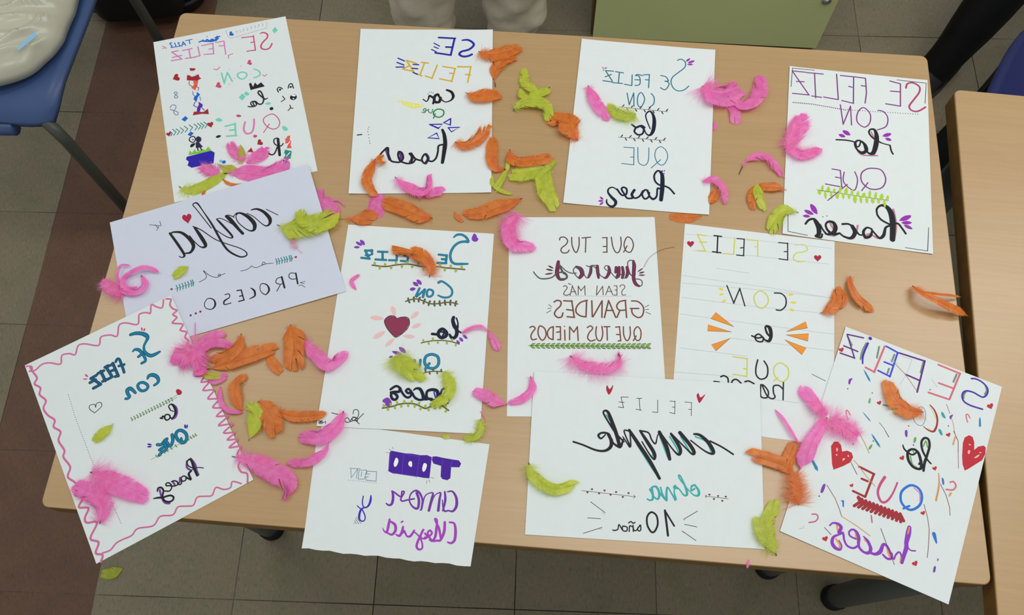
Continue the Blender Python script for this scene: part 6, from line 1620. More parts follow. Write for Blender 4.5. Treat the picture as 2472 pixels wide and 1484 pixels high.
  's black 2.62 454,-81,17 451,-32,16 479,-16,17 506,-40,28 512,-108,31 498,-159,31 462,-197,26 428,-204,19 417,-177,17',
  's black 2.62 484,-127,14 450,-91,12',
  'c black 1.92 395,-124 420,-156 401,-192 363,-194 347,-155 364,-124',
  's black 2.26 356,-143 334,-119 316,-138 300,-126']),
 ('lettering', 'teal lettering QUE over a green sprig', ['s leaf 0.42 -3,-588 212,-579 526,-574 637,-574',
  'c sea 4.41 474,-413 515,-482 502,-555 448,-587 399,-525 391,-452 423,-407',
  'c sea_core 2.42 474,-413 515,-482 502,-555 448,-587 399,-525 391,-452 423,-407',
  'l sea 2.99 440,-514 433,-573',
  'l sea_core 1.64 440,-514 433,-573',
  's sea 4.40 353,-414 336,-484 290,-538 251,-516 249,-453 273,-432',
  's sea_core 2.42 353,-414 336,-484 290,-538 251,-516 249,-453 273,-432',
  's sea 4.17 139,-442 182,-466 232,-443',
  's sea_core 2.30 139,-442 182,-466 232,-443',
  's sea 4.16 140,-522 218,-509',
  's sea_core 2.29 140,-522 218,-509',
  's sea 4.18 223,-466 221,-556 155,-564 111,-585',
  's sea_core 2.30 223,-466 221,-556 155,-564 111,-585',
  's sea 4.18 246,-434 263,-500',
  's sea_core 2.30 246,-434 263,-500',
  'p leaf 0.25 75,-586 79,-578 80,-569 76,-561 71,-557 68,-561 66,-570 69,-579',
  'p leaf 0.25 75,-586 74,-594 76,-600 81,-605 86,-606 88,-601 86,-593 82,-588',
  'p leaf 0.25 127,-585 131,-577 132,-568 128,-560 124,-555 120,-560 118,-569 121,-578',
  'p leaf 0.25 127,-585 126,-592 128,-599 133,-604 138,-604 140,-599 139,-592 134,-587',
  'p leaf 0.25 179,-583 184,-576 184,-567 180,-558 176,-554 172,-559 170,-568 173,-576',
  'p leaf 0.25 179,-583 178,-591 180,-598 186,-602 190,-603 192,-598 191,-591 186,-586',
  'p leaf 0.25 221,-582 225,-575 226,-566 222,-557 218,-553 214,-558 212,-566 215,-575',
  'p leaf 0.25 221,-582 220,-590 222,-597 227,-601 232,-602 234,-597 233,-589 228,-584',
  'p leaf 0.25 279,-581 283,-573 284,-564 280,-556 275,-551 272,-556 270,-565 273,-574',
  'p leaf 0.25 279,-581 277,-588 279,-595 285,-600 290,-601 291,-595 290,-588 286,-583',
  'p leaf 0.25 342,-579 346,-571 347,-563 343,-554 338,-550 335,-554 333,-563 336,-572',
  'p leaf 0.25 342,-579 340,-587 342,-594 348,-598 353,-599 354,-594 353,-586 349,-581',
  'p leaf 0.25 405,-577 409,-570 410,-561 406,-552 402,-548 398,-553 396,-562 399,-570',
  'p leaf 0.25 405,-577 404,-585 405,-592 411,-596 416,-597 417,-592 416,-585 412,-580',
  'p leaf 0.25 452,-576 457,-569 457,-560 454,-551 449,-547 445,-551 444,-560 446,-569',
  'p leaf 0.25 452,-576 451,-584 453,-591 458,-595 463,-596 465,-591 464,-584 459,-578',
  'p leaf 0.25 510,-575 515,-567 516,-558 512,-550 507,-545 503,-550 502,-559 504,-568',
  'p leaf 0.25 510,-575 509,-582 511,-589 516,-594 521,-595 523,-590 522,-582 517,-577',
  'p leaf 0.25 553,-574 557,-566 558,-557 554,-548 549,-544 546,-549 544,-558 547,-567',
  'p leaf 0.25 553,-574 551,-581 553,-588 559,-593 564,-594 565,-588 564,-581 559,-576',
  'p leaf 0.25 590,-573 594,-565 595,-556 591,-547 587,-543 583,-548 581,-557 584,-566',
  'p leaf 0.25 590,-573 588,-580 590,-587 596,-592 601,-593 602,-587 601,-580 597,-575',
  'p leaf 0.25 622,-572 626,-564 627,-555 623,-547 618,-542 615,-547 613,-556 615,-565',
  'p leaf 0.25 622,-572 620,-580 622,-586 628,-591 633,-592 634,-587 633,-579 628,-574',
  'p navy 0.25 534,-424 547,-412 554,-395 555,-375 551,-364 542,-370 533,-386 530,-405',
  'p navy 0.25 550,-433 564,-425 574,-411 579,-393 578,-382 569,-385 557,-398 550,-415',
  'p navy 0.25 78,-413 69,-395 55,-379 37,-370 26,-369 31,-381 44,-398 61,-408',
  'p navy 0.25 69,-430 57,-416 41,-406 23,-402 13,-405 20,-415 35,-427 53,-432']),
 ('lettering', 'purple shaded black script lettering haces', ['s violet3 2.54 449,-826 472,-924 461,-1006 460,-1073',
  's violet3 2.53 394,-834 365,-908 393,-968',
  's violet3 2.51 239,-993 214,-1045',
  's violet3 2.50 138,-991 149,-1041',
  's violet3 2.49 -43,-1010 -55,-1123 -42,-1196 5,-1233',
  's black 2.86 425,-953,15 389,-899,15 394,-846,17 432,-828,22 449,-865,30 442,-962,32 442,-1074,27',
  's black 1.18 548,-1022 482,-979 412,-973 376,-986',
  's black 2.18 398,-982 354,-1002,29 355,-1080,23 329,-1054 310,-1022',
  's black 1.67 317,-1031 290,-994 250,-1004 253,-1050 292,-1056 307,-1031',
  's black 1.67 249,-1009 232,-1066 200,-1070 188,-1019 158,-991 129,-986',
  's black 1.67 189,-1031 183,-1060 134,-1055 85,-1022 51,-1003 56,-978 86,-978 107,-1017 102,-1058 61,-1085 11,-1057',
  's black 2.32 -75,-1014,17 -53,-982 -16,-992 -4,-1043 -37,-1101 -40,-1164 3,-1210 52,-1216 78,-1187 57,-1148 4,-1129 -35,-1124 -95,-1095 -149,-1076,13']),
 ('dotted_line', 'long grey pencil dotted line', ['d graphite 1.02 -659,783 -661,748 -663,714 -664,679 -666,645 -668,611 -670,577 -672,543 -674,509 -676,475 -678,441 -678,407 -678,374 -678,341 -678,307 -678,274 -678,241 -678,207 -678,174 -678,141 -678,108 -677,75 -677,43 -677,10 -677,-23 -677,-56 -677,-88 -677,-121 -677,-153 -677,-185 -675,-218 -673,-251 -671,-284 -669,-316 -667,-349 -665,-381 -663,-414 -661,-446 -659,-478 -657,-511 -655,-543 -654,-575 -651,-606 -649,-638 -647,-669 -645,-701 -643,-732 -641,-763 -639,-795 -637,-826 -635,-857 -633,-888 -631,-919 -629,-950 -626,-981 -624,-1012 -622,-1042 -620,-1073 -618,-1104 -616,-1134 -614,-1165']),
]),
}
def sheet(key):
    label, x, y, ang, w, h, quad, zc, curl, parts = SHEETS[key]
    pm = lilac_m if key == 'E' else paper_m
    def zf(px, py):                       # height of the paper above the desk at a local point (mm)
        u = min(1.05, max(-.05, px/w+.5)); v = min(1.05, max(-.05, .5-py/h))
        a = zc[0]*(1-u)*(1-v)+zc[1]*u*(1-v)+zc[2]*u*v+zc[3]*(1-u)*v
        return a+curl*(abs(2*u-1)**4+abs(2*v-1)**4*.5)
    s = MB(); nx, ny = 24, 30; th = .25; vs = []; fs = []
    for k in (1, 0):
        for j in range(ny+1):
            for i in range(nx+1):
                u, v = i/nx, j/ny
                q = [quad[0][c]*(1-u)*(1-v)+quad[1][c]*u*(1-v)+quad[2][c]*u*v+quad[3][c]*(1-u)*v for c in (0, 1)]
                if key == 'J' and j == ny: q[1] += .7*math.sin(i*1.9)+.5*math.sin(i*.7)      # torn lower edge
                vs.append((q[0]/1e3, q[1]/1e3, (zf(*q)-(0 if k else th))/1e3))
    N = (nx+1)*(ny+1)
    for j in range(ny):
        for i in range(nx):
            a = j*(nx+1)+i; fs.append((a, a+nx+1, a+nx+2, a+1)); fs.append(tuple(N+q for q in (a, a+1, a+nx+2, a+nx+1)))
    rim = [i for i in range(nx+1)]+[j*(nx+1)+nx for j in range(1, ny+1)]+[ny*(nx+1)+i for i in range(nx-1, -1, -1)]+[j*(nx+1) for j in range(ny-1, 0, -1)]
    for a, b in zip(rim, rim[1:]+rim[:1]): fs.append((a, b, N+b, N+a))
    s.add(vs, fs); root = s.build('paper_sheet', pm)
    root.location = (x/1e3, y/1e3, T); root.rotation_euler = (0, 0, ang); tag(root, label, 'paper', 'hand-lettered sheets on the desk')
    if key == 'J':                        # the folded sheet: its second leaf peeps out at the left
        b = MB(); q = [(quad[0][0]-3.2, quad[0][1]-12), (quad[1][0]-8, quad[1][1]-3), (quad[2][0]-8, quad[2][1]+3), (quad[3][0]+.6, quad[3][1]+1)]
        b.add([(p[0]/1e3, p[1]/1e3, .00035) for p in q]+[(p[0]/1e3, p[1]/1e3, .00012) for p in q], [(0, 3, 2, 1), (4, 5, 6, 7), (0, 1, 5, 4), (1, 2, 6, 5), (2, 3, 7, 6), (3, 0, 4, 7)]); b.build('back_leaf', pm, root)
    for pi, (pname, plabel, prims) in enumerate(parts):
        cols = []; mb = MB()
        for ki, pr in enumerate(prims):
            kind, c, wd, body = pr.split(' ', 3); wd = float(wd)
            if c not in cols: cols.append(c)
            mi = cols.index(c); dz = .06+.006*pi+.010*ki
            pts = []; last = None
            for tk in body.split(' '):
                v = [int(q)/10 for q in tk.split(',')]; pts.append((v[0], v[1], v[2] if len(v) > 2 else wd))
            P3 = lambda a, b, e=0: (a/1e3, b/1e3, (zf(a, b)+dz+e)/1e3)
            if kind in 'fp':
                o = smooth([q[:2] for q in pts], True, 4) if kind == 'f' else [q[:2] for q in pts]
                ar = sum(a[0]*b[1]-b[0]*a[1] for a, b in zip(o, o[1:]+o[:1]))
                if ar < 0: o = o[::-1]
                from mathutils.geometry import tessellate_polygon
                vs = [P3(*q) for q in o]; tri = tessellate_polygon([[Vector((q[0], q[1], 0)) for q in o]])
                fx = []
                for t3 in tri:
                    a, b, d = (o[i] for i in t3); fx.append(t3 if (b[0]-a[0])*(d[1]-a[1])-(b[1]-a[1])*(d[0]-a[0]) > 0 else t3[::-1])
                mb.add(vs, fx, mi)
            elif kind == 'd':
                for a, b, q in pts:
                    mb.add([P3(a+q/2*math.cos(2*PI*k/10), b+q/2*math.sin(2*PI*k/10)) for k in range(10)], [tuple(range(10))], mi)
            else:
                o = pts if kind == 'l' else smooth(pts, kind == 'c', 5)
                o = [q for i, q in enumerate(o) if i == 0 or math.hypot(q[0]-o[i-1][0], q[1]-o[i-1][1]) > .02]
                if kind == 'c': o.append(o[0])
                n = len(o)
                if n < 2: continue
                vs = []
                for i, (a, b, q) in enumerate(o):
                    p0 = o[i-1] if i else (o[n-2] if kind == 'c' else o[0]); p1 = o[i+1] if i < n-1 else (o[1] if kind == 'c' else o[n-1])
                    dx, dy = p1[0]-p0[0], p1[1]-p0[1]; m = math.hypot(dx, dy) or 1
                    # miter on sharp turns
                    if 0 < i < n-1:
                        ax, ay = a-o[i-1][0], b-o[i-1][1]; am = math.hypot(ax, ay) or 1; k = abs(ax/am*dx/m+ay/am*dy/m); q = q/max(.6, k)
                    vs += [P3(a-dy/m*q/2, b+dx/m*q/2, i*.0012), P3(a+dy/m*q/2, b-dx/m*q/2, i*.0012)]
                fx = [(2*i, 2*i+1, 2*i+3, 2*i+2) for i in range(n-1)]
                mb.add(vs, fx, mi)
                if kind != 'c':           # round pen ends
                    for i, j in ((0, 1), (n-1, n-2)):
                        a, b, q = o[i]; th0 = math.atan2(b-o[j][1], a-o[j][0])
                        arc = [P3(a+q/2*math.cos(th0+R(-90+30*k)), b+q/2*math.sin(th0+R(-90+30*k)), i*.0012) for k in range(7)]
                        mb.add(arc, [tuple(range(7))], mi)
        ob = mb.build(pname, [INK[c] for c in cols], root); 
        if plabel: ob['label'] = plabel
    return root
for key in SHEETS: sheet(key)

# ------------------------------------------------------------------ feathers
DM = {'pink': feather_mat('pink_down', (255, 176, 222), (252, 140, 204), .5), 'pale_pink': feather_mat('pale_pink_down', (244, 200, 208), (240, 184, 196), .5),
      'orange': feather_mat('orange_down', (246, 164, 92), (236, 136, 56), .5), 'lime': feather_mat('lime_down', (222, 228, 112), (206, 216, 76), .5), 'olive': feather_mat('olive_down', (214, 206, 100), (200, 192, 74), .5)}
FM = {'pink': feather_mat('pink_barbs', (255, 146, 214), (252, 112, 194), .45), 'pale_pink': feather_mat('pale_pink_barbs', (240, 178, 190), (236, 160, 178)),
      'orange': feather_mat('orange_barbs', (238, 138, 42), (220, 110, 16)), 'lime': feather_mat('lime_barbs', (212, 218, 64), (186, 200, 34)), 'olive': feather_mat('olive_barbs', (206, 198, 70), (186, 178, 52))}
SM = {'pink': mat('pink_shaft', (240, 104, 178), .45), 'pale_pink': mat('pale_pink_shaft', (222, 150, 170), .45), 'orange': mat('orange_shaft', (212, 104, 30), .45),
      'lime': mat('lime_shaft', (196, 206, 90), .45), 'olive': mat('olive_shaft', (150, 130, 50), .45)}
quill_m = mat('dark_quill', (52, 36, 40), .45)
FEATHERS = [
('orange', 'orange feather scrap just poking from under the lilac sheet edge', '-4470,6521,12 -4457,6566,13 -4449,6596,12', 2.2, 2.2, 0.00, 0.0, 0.35, 'blunt', 0.25, .2),
('olive', 'olive feather with dark quill beside the blue dot, under the pink pile', '-4309,7060,13 -4193,6989,16 -4101,6953,15 -3999,6891,12', 6.9, 6.9, 0.20, 4.0, 0.35, 'oval', 0.25, .2),
('pink', 'pale pink down feather over the blue block drawing', '-4265,6886,13 -4365,6926,16 -4459,6973,15 -4540,7021,12', 8.9, 8.9, 0.00, 18.2, 1.00, 'oval', 0.50, .2),
('lime', 'long lime feather with fluffy base pointing at the lilac sheet corner', '-4831,6691,14 -4707,6621,19 -4541,6649,19 -4347,6755,15 -4184,6880,12', 8.4, 8.4, 0.10, 18.9, 0.40, 'oval', 0.25, .2),
('pink', 'pale pink fluffy feather at the top of the pink pile', '-3891,7101,14 -3994,7188,21 -4086,7280,18 -4153,7410,12', 9.8, 9.8, 0.00, 15.4, 0.90, 'oval', 0.50, .2),
('olive', 'olive feather standing in the pink pile with its dark quill up', '-3993,7384,15 -3941,7271,24 -3919,7177,20 -3928,7087,12', 1.6, 9.0, 0.05, 0.0, 0.35, 'oval', 0.25, .2),
('pink', 'biggest pink feather of the pile, sweeping right along the lilac sheet', '-4194,6883,15 -4048,6888,20 -3868,6871,22 -3657,6830,22 -3476,6869,19 -3337,6971,14 -3259,7121,12', 16.8, 12.0, 0.10, 12.0, 0.30, 'club', 0.25, .2),
('pink', 'pink feather lobe beside the red triangle doodle', '-3872,7056,16 -3785,7117,26 -3702,7186,21 -3639,7287,12', 9.0, 12.2, 0.00, 6.1, 0.35, 'oval', 0.25, .2),
('orange', 'thin orange crescent feather below the pink pile', '-4201,6802,14 -4120,6719,21 -3992,6682,18 -3856,6703,12', 2.7, 1.9, 0.00, 2.0, 0.35, 'oval', 0.25, .2),
('pink', 'pink fluffy feather hanging over the left table edge', '-5376,4980,25 -5481,5016,37 -5600,5082,40 -5730,5190,22', 9.3, 10.5, 0.00, 18.6, 0.90, 'oval', 0.60, 1),
('pink', 'thin pink ribbon feather looping at the top of the left swirl', '-5423,5075,29 -5489,5157,51 -5492,5303,83 -5462,5402,75 -5345,5411,49', 2.1, 2.1, 0.00, 0.0, 0.35, 'oval', 0.30, 1),
('pink', 'pink bowl shaped feather forming the ring of the left swirl', '-5185,5262,31 -5094,5142,56 -5123,5015,72 -5239,4973,74 -5375,5002,62 -5477,5083,29', 3.7, 9.2, 0.02, 4.6, 0.30, 'oval', 0.25, 1),
('pink', 'pink feather curled inside the left swirl', '-5202,5092,32 -5291,5052,72 -5370,5090,91 -5382,5190,82 -5351,5293,52', 5.3, 2.5, 0.00, 0.0, 0.35, 'oval', 0.25, 1),
('pink', 'pink S curved feather arm reaching right from the left swirl', '-5411,5163,32 -5354,5246,71 -5268,5295,97 -5160,5338,103 -5049,5338,88 -4931,5293,59', 3.6, 3.3, 0.00, 0.0, 0.35, 'oval', 0.25, 1),
('pale_pink', 'wispy pale pink feather under the lime feather on the lilac sheet', '-2936,5525,44 -3041,5634,56 -3081,5727,62 -3078,5784,60 -3141,5838,52', 4.2, 4.2, 0.50, 8.6, 0.90, 'oval', 0.50, 1),
('pink', 'pink feather peeking out beside the lilac sheet corner', '-2523,6021,4 -2528,6149,11 -2621,6282,14 -2714,6370,11 -2762,6535,4', 13.3, 10.9, 0.02, 2.9, 0.35, 'oval', 0.25, 1),
('pink', 'thin pink curl feather right of the lilac sheet', '-2663,6360,11 -2566,6377,26 -2484,6375,33 -2424,6333,30 -2372,6268,18', 1.3, 1.3, 0.00, 0.0, 0.35, 'oval', 0.25, 1),
('orange', 'orange feather with long bare shaft above the heart sheet', '-2474,6080,11 -2281,6059,30 -2136,6044,32 -1993,6033,18', 16.2, 8.5, 0.42, 8.7, 0.80, 'oval', 0.25, 1),
('lime', 'big fluffy lime feather on the right of the lilac sheet', '-3328,5985,53 -3175,5927,84 -2964,5936,100 -2782,5981,95 -2648,6078,74', 14.6, 17.7, 0.12, 14.4, 0.90, 'blunt', 0.35, 1),
('lime', 'lime feather with its dark quill tip over the big lime one', '-2661,5855,60 -2784,5886,124 -2932,5998,133 -3005,6180,88', 8.5, 10.0, 0.03, 11.6, 0.60, 'oval', 0.40, 1),
('pink', 'short pink feather stub under the lower edge of the triangle doodle sheet', '-1981,6520,4 -1940,6433,4 -1921,6322,4 -1938,6195,4', 10.9, 12.6, 0.00, 0.0, 0.35, 'blunt', 0.10, .2),
('orange', 'curved orange feather over the word on the triangle doodle sheet', '-1955,7062,27 -2012,6886,59 -2057,6703,76 -2014,6544,70 -1926,6448,29', 7.0, 7.9, 0.05, 10.2, 0.40, 'oval', 0.25, 1),
('orange', 'small orange curl with dark quill at the top of the curved orange feather', '-1786,6999,28 -1849,6963,79 -1876,7016,86 -1868,7097,48', 5.3, 5.3, 0.20, 4.4, 0.35, 'oval', 0.25, 1),
('pink', 'pink boat shaped feather on the bottom edge of the triangle doodle sheet', '-1660,6741,28 -1550,6584,59 -1395,6444,80 -1245,6418,84 -1151,6515,70 -1117,6721,45', 12.7, 3.7, 0.06, 15.8, 0.50, 'oval', 0.25, 1),
('pink', 'pink lobed feather off the bottom edge of the triangle doodle sheet', '-1294,6326,13 -1270,6399,45 -1152,6430,49 -1019,6454,41', 8.6, 6.9, 0.10, 0.0, 0.35, 'blunt', 0.25, 1),
('orange', 'orange feather lying left in the gap below the triangle doodle sheet', '-1104,6039,12 -1288,6071,37 -1501,6178,40 -1719,6275,22', 10.8, 12.5, 0.03, 12.8, 0.40, 'blunt', 0.25, 1),
('orange', 'tiny orange feather tuft alone in the middle gap', '-794,6142,9 -748,6054,24 -680,5980,14', 3.6, 3.6, 0.10, 2.8, 1.00, 'oval', 0.25, 1),
('orange', 'long orange feather with dark quill pointing up right', '195,6327,12 30,6241,32 -184,6158,42 -398,6084,37 -632,6076,22', 9.7, 12.5, 0.05, 9.9, 0.40, 'oval', 0.25, 1),
('lime', 'lime triangular feather by the edge of the triangle doodle sheet', '-25,6824,12 -76,6697,37 -132,6598,40 -167,6521,22', 7.0, 4.9, 0.05, 0.0, 0.35, 'fan', 0.20, 1),
('lime', 'lime curled feather below the lime triangle', '-227,6743,11 -230,6582,30 -114,6454,32 50,6398,18', 3.2, 3.2, 0.00, 0.0, 0.35, 'oval', 0.25, 1),
('lime', 'lime upright feather spike left of the orange dark quilled feather', '-27,6748,13 -2,6862,51 14,7067,25', 2.8, 2.8, 0.00, 0.0, 0.35, 'oval', 0.25, 1),
('orange', 'orange feather across the right edge of the triangle doodle sheet', '-410,8958,30 -299,8871,64 -127,8873,60 47,8931,52 212,9015,29', 10.3, 11.8, 0.06, 20.1, 0.35, 'oval', 0.40, 1),
('orange', 'orange feather with narrow stem curling under the top orange one', '-155,8285,12 -169,8522,32 -93,8686,42 24,8779,37 149,8811,22', 8.9, 10.6, 0.20, 0.0, 0.35, 'oval', 0.30, 1),
('orange', 'orange spoon shaped feather with thin quill on the sheet edge', '-621,8195,26 -516,8118,65 -329,8109,74 -82,8145,29', 10.4, 12.8, 0.12, 11.7, 0.50, 'club', 0.25, 1),
('lime', 'upper lime feather of the lime heap with upturned tip', '682,8259,13 535,8173,39 405,8213,51 305,8335,45 289,8604,25', 7.1, 8.3, 0.05, 6.5, 0.50, 'oval', 0.35, 1),
('lime', 'middle lime feather of the lime heap', '218,8269,15 260,8088,60 456,8088,65 676,8172,33', 7.9, 6.2, 0.02, 6.5, 0.35, 'oval', 0.30, 1),
('lime', 'lower lime feather of the lime heap, arched over', '103,7839,18 208,7918,64 395,7963,86 579,7897,75 653,7665,40', 8.6, 12.8, 0.04, 12.9, 0.70, 'oval', 0.30, 1),
('orange', 'orange feather across the left edge of the tall S sheet', '1052,7263,32 971,7402,73 934,7567,57 710,7682,29', 18.2, 14.1, 0.02, 18.9, 0.35, 'oval', 0.25, 1),
('orange', 'wispy orange feather on the right of the triangle doodle sheet', '-782,7311,25 -652,7221,57 -487,7258,73 -339,7385,70 -243,7507,50', 14.0, 6.4, 0.03, 15.0, 0.80, 'oval', 0.60, 1),
('orange', 'upright orange feather on the right edge of the triangle doodle sheet', '-28,6819,13 -159,6835,39 -219,7008,51 -216,7182,45 -186,7344,25', 9.5, 7.5, 0.05, 8.6, 0.60, 'oval', 0.35, 1),
('lime', 'broad lime feather under the level orange one', '582,6827,12 390,6786,37 208,6749,40 10,6725,22', 16.5, 10.7, 0.02, 10.9, 0.60, 'club', 0.20, 1),
('orange', 'level orange feather with dark quill up left', '35,7161,15 62,6999,51 196,6920,68 377,6930,60 569,6972,33', 9.0, 9.8, 0.07, 11.0, 0.60, 'blunt', 0.25, 1),
('lime', 'lime fluffy strand right of the level orange feather', '370,6718,13 533,6773,51 695,6941,25', 6.2, 6.2, 0.00, 7.3, 1.00, 'oval', 0.40, 1),
('lime', 'lime feather pointing down toward the tall S sheet', '620,6877,14 547,6672,45 556,6457,60 611,6297,52 668,6156,29', 10.6, 14.4, 0.05, 14.4, 0.80, 'oval', 0.30, 1),
('pink', 'slim pink feather on the tall S sheet', '1262,8260,30 1318,8030,66 1411,7815,69 1527,7635,40', 8.1, 9.0, 0.05, 14.7, 0.50, 'oval', 0.25, 1),
('lime', 'lime feather beside the slim pink one on the tall S sheet', '1957,7713,23 1817,7661,55 1666,7709,59 1544,7880,36', 9.6, 12.8, 0.03, 18.6, 0.90, 'oval', 0.45, 1),
('pink', 'big pink feather across the right edge of the tall S sheet', '3000,8187,30 3114,8057,72 3288,8015,57 3500,8099,29', 19.4, 21.6, 0.05, 40.5, 0.30, 'oval', 0.30, 1),
('pink', 'pink crescent feather right of the tall S sheet', '3409,7970,16 3536,7819,58 3710,7845,77 3864,8034,68 3920,8317,36', 12.9, 10.3, 0.02, 10.7, 0.90, 'oval', 0.25, 1),
('pink', 'small pink lobe under the pink crescent feather', '3425,7856,11 3440,7700,33 3429,7585,18', 8.1, 8.1, 0.00, 0.0, 0.35, 'blunt', 0.10, 1),
('pink', 'pink arch feather left of the dotted line sheet', '3375,6618,14 3509,6834,45 3722,6906,60 3888,6795,52 4019,6576,29', 4.5, 9.5, 0.25, 6.4, 0.35, 'oval', 0.40, 1),
('orange', 'orange scrap beside the pink curl at the tall S sheet edge', '2885,6141,34 2954,6239,24 3014,6339,14', 6.8, 6.8, 0.00, 0.0, 0.35, 'oval', 0.25, 1),
('pink', 'pink curl feather at the right edge of the tall S sheet', '2824,6505,34 2978,6506,60 3098,6349,65 3098,6135,33', 8.8, 5.2, 0.00, 8.8, 1.00, 'oval', 0.40, 1),
('orange', 'orange feather left of the QUE on the dotted line sheet', '4027,6324,30 3874,6364,51 3662,6396,25', 6.8, 7.2, 0.15, 6.3, 0.35, 'oval', 0.25, 1),
('orange', 'orange curved feather under the lime tuft', '3615,6439,11 3509,6237,33 3505,6046,18', 6.0, 6.0, 0.00, 0.0, 0.35, 'oval', 0.40, 1),
('lime', 'lime tuft feather left of the dotted line sheet', '3628,6469,13 3589,6246,51 3638,6016,25', 8.0, 5.6, 0.00, 0.0, 0.35, 'oval', 0.50, 1),
('orange', 'orange feather peeking out below the tall S sheet', '2760,5953,4 2555,5932,4 2318,5957,4', 7.4, 7.4, 0.05, 7.3, 0.35, 'oval', 0.25, .2),
('pink', 'pink upper plume on the left of the dotted line sheet', '4157,7019,32 4224,7207,76 4313,7397,80 4394,7591,47', 9.2, 17.2, 0.00, 21.5, 0.80, 'oval', 0.40, 1),
('pink', 'pink lower plume on the left of the dotted line sheet', '4158,7165,32 4195,6995,68 4345,6905,70 4628,7011,39', 8.5, 12.3, 0.00, 19.6, 0.90, 'oval', 0.50, 1),
('lime', 'lime feather at the lower left edge of the dotted line sheet', '4146,5951,27 3964,5978,63 3814,5878,49 3695,5692,25', 12.8, 9.6, 0.12, 9.3, 0.35, 'oval', 0.25, 1),
('pink', 'pink feather at the upper left corner of the brown lettered sheet', '125,6077,15 7,5833,70 61,5590,75 336,5524,43', 8.6, 11.8, 0.00, 29.4, 0.70, 'oval', 0.25, 1),
('pink', 'pink feather just above the birthday sheet, arched', '755,3892,25 918,3718,61 1177,3645,78 1390,3710,70 1435,3889,42', 16.5, 4.9, 0.03, 20.7, 0.90, 'oval', 0.50, 1),
('pink', 'pink hook feather beside the left edge of the birthday sheet', '220,3616,23 236,3444,54 119,3310,59 -79,3255,35', 5.0, 5.7, 0.02, 7.2, 0.70, 'oval', 0.25, 1),
('pink', 'pink leaf shaped feather between the heart sheet and the brown lettered sheet', '-97,3232,24 -243,3278,52 -362,3349,57 -514,3421,43', 8.7, 7.7, 0.06, 3.1, 0.35, 'oval', 0.10, 1),
('pink', 'pink string like feather arching over the right edge of the heart sheet', '-687,4253,26 -585,4304,57 -434,4332,61 -342,4275,37', 3.4, 2.3, 0.00, 5.7, 1.00, 'oval', 0.50, 1),
('pink', 'small pink blade feather right of the heart sheet', '-336,4294,12 -281,4180,42 -228,4060,22', 6.2, 6.7, 0.10, 0.0, 0.35, 'fan', 0.30, 1),
('lime', 'lime fluffy feather at the lower right corner of the heart sheet', '-458,3051,25 -448,2922,37 -514,2814,40 -664,2784,32', 5.4, 7.2, 0.03, 11.3, 0.95, 'oval', 0.40, 1),
('pink', 'single pink barb strand below the heart sheet edge', '-457,3162,22 -407,3081,16 -388,2992,11', 0.6, 0.6, 0.00, 0.0, 0.35, 'oval', 0.00, 1),
('lime', 'lime sliver showing between the heart sheet and the folded sheet', '-963,2842,19 -915,2831,26 -864,2823,21', 2.4, 2.4, 0.00, 0.0, 0.35, 'oval', 0.25, 1),
('orange', 'orange feather over the word on the heart sheet', '-1142,5097,26 -1118,5240,64 -1228,5443,68 -1449,5537,40', 19.5, 6.4, 0.10, 21.5, 0.40, 'blunt', 0.25, 1),
('pink', 'tiny pink hook feather at the left of the heart sheet', '-2154,4943,24 -2221,5074,38 -2120,5175,28', 2.7, 2.7, 0.00, 0.0, 0.35, 'oval', 0.25, 1),
('lime', 'lime feather fanned over the QUE of the heart sheet', '-1606,3949,31 -1505,3824,69 -1400,3712,73 -1300,3611,45', 15.8, 8.4, 0.00, 27.7, 0.70, 'oval', 0.50, 1),
('lime', 'curved lime feather over the last word of the heart sheet', '-924,3722,30 -849,3503,74 -898,3355,81 -1082,3255,49', 7.9, 7.4, 0.00, 16.8, 0.70, 'oval', 0.30, 1),
('pink', 'pink feather with upturned tip on the left edge of the heart sheet', '-2849,4239,16 -2688,4025,67 -2475,3844,94 -2235,4002,55', 10.5, 8.8, 0.03, 15.9, 0.40, 'oval', 0.25, 1),
('pink', 'pink fluffy feather ball at the right of the squiggle border sheet', '-4275,4117,46 -4318,4065,95 -4409,4014,100 -4478,3925,61', 16.3, 18.9, 0.00, 28.0, 1.00, 'oval', 0.30, 1),
('pink', 'pink feather with a tall bare stem at the squiggle border sheet', '-4341,4525,34 -4291,4230,75 -4248,4005,110 -4188,3845,66', 12.0, 9.5, 0.45, 12.9, 0.35, 'oval', 0.25, 1),
('pink', 'pink upper arc feather over the squiggle border sheet corner', '-4291,4117,46 -4164,4238,67 -4036,4303,74 -3925,4322,36', 7.3, 5.2, 0.00, 0.0, 0.35, 'oval', 0.30, 1),
('pink', 'pink lower arc feather beside the orange cluster', '-4266,4029,43 -4126,4169,60 -3961,4197,65 -3792,4142,33', 6.9, 5.9, 0.00, 0.0, 0.35, 'oval', 0.30, 1),
('pink', 'pink feather stub under the yellow tuft', '-4084,3697,36 -3984,3678,33 -3855,3730,18', 6.8, 5.1, 0.00, 0.0, 0.35, 'oval', 0.25, 1),
('orange', 'orange feather with dark quill pointing up in the orange cluster', '-3700,4350,15 -3703,4165,60 -3812,4025,65 -4037,3948,33', 8.2, 12.0, 0.08, 8.6, 0.35, 'oval', 0.30, 1),
('olive', 'yellow tuft feather beside the squiggle border', '-4176,3802,40 -4065,3749,60 -3918,3737,29', 5.1, 5.1, 0.00, 0.0, 0.35, 'oval', 0.25, 1),
('orange', 'long orange feather lying right in the orange cluster', '-4123,3844,14 -3837,3900,52 -3515,4002,57 -3216,4099,29', 13.7, 8.6, 0.08, 0.0, 0.35, 'oval', 0.20, 1),
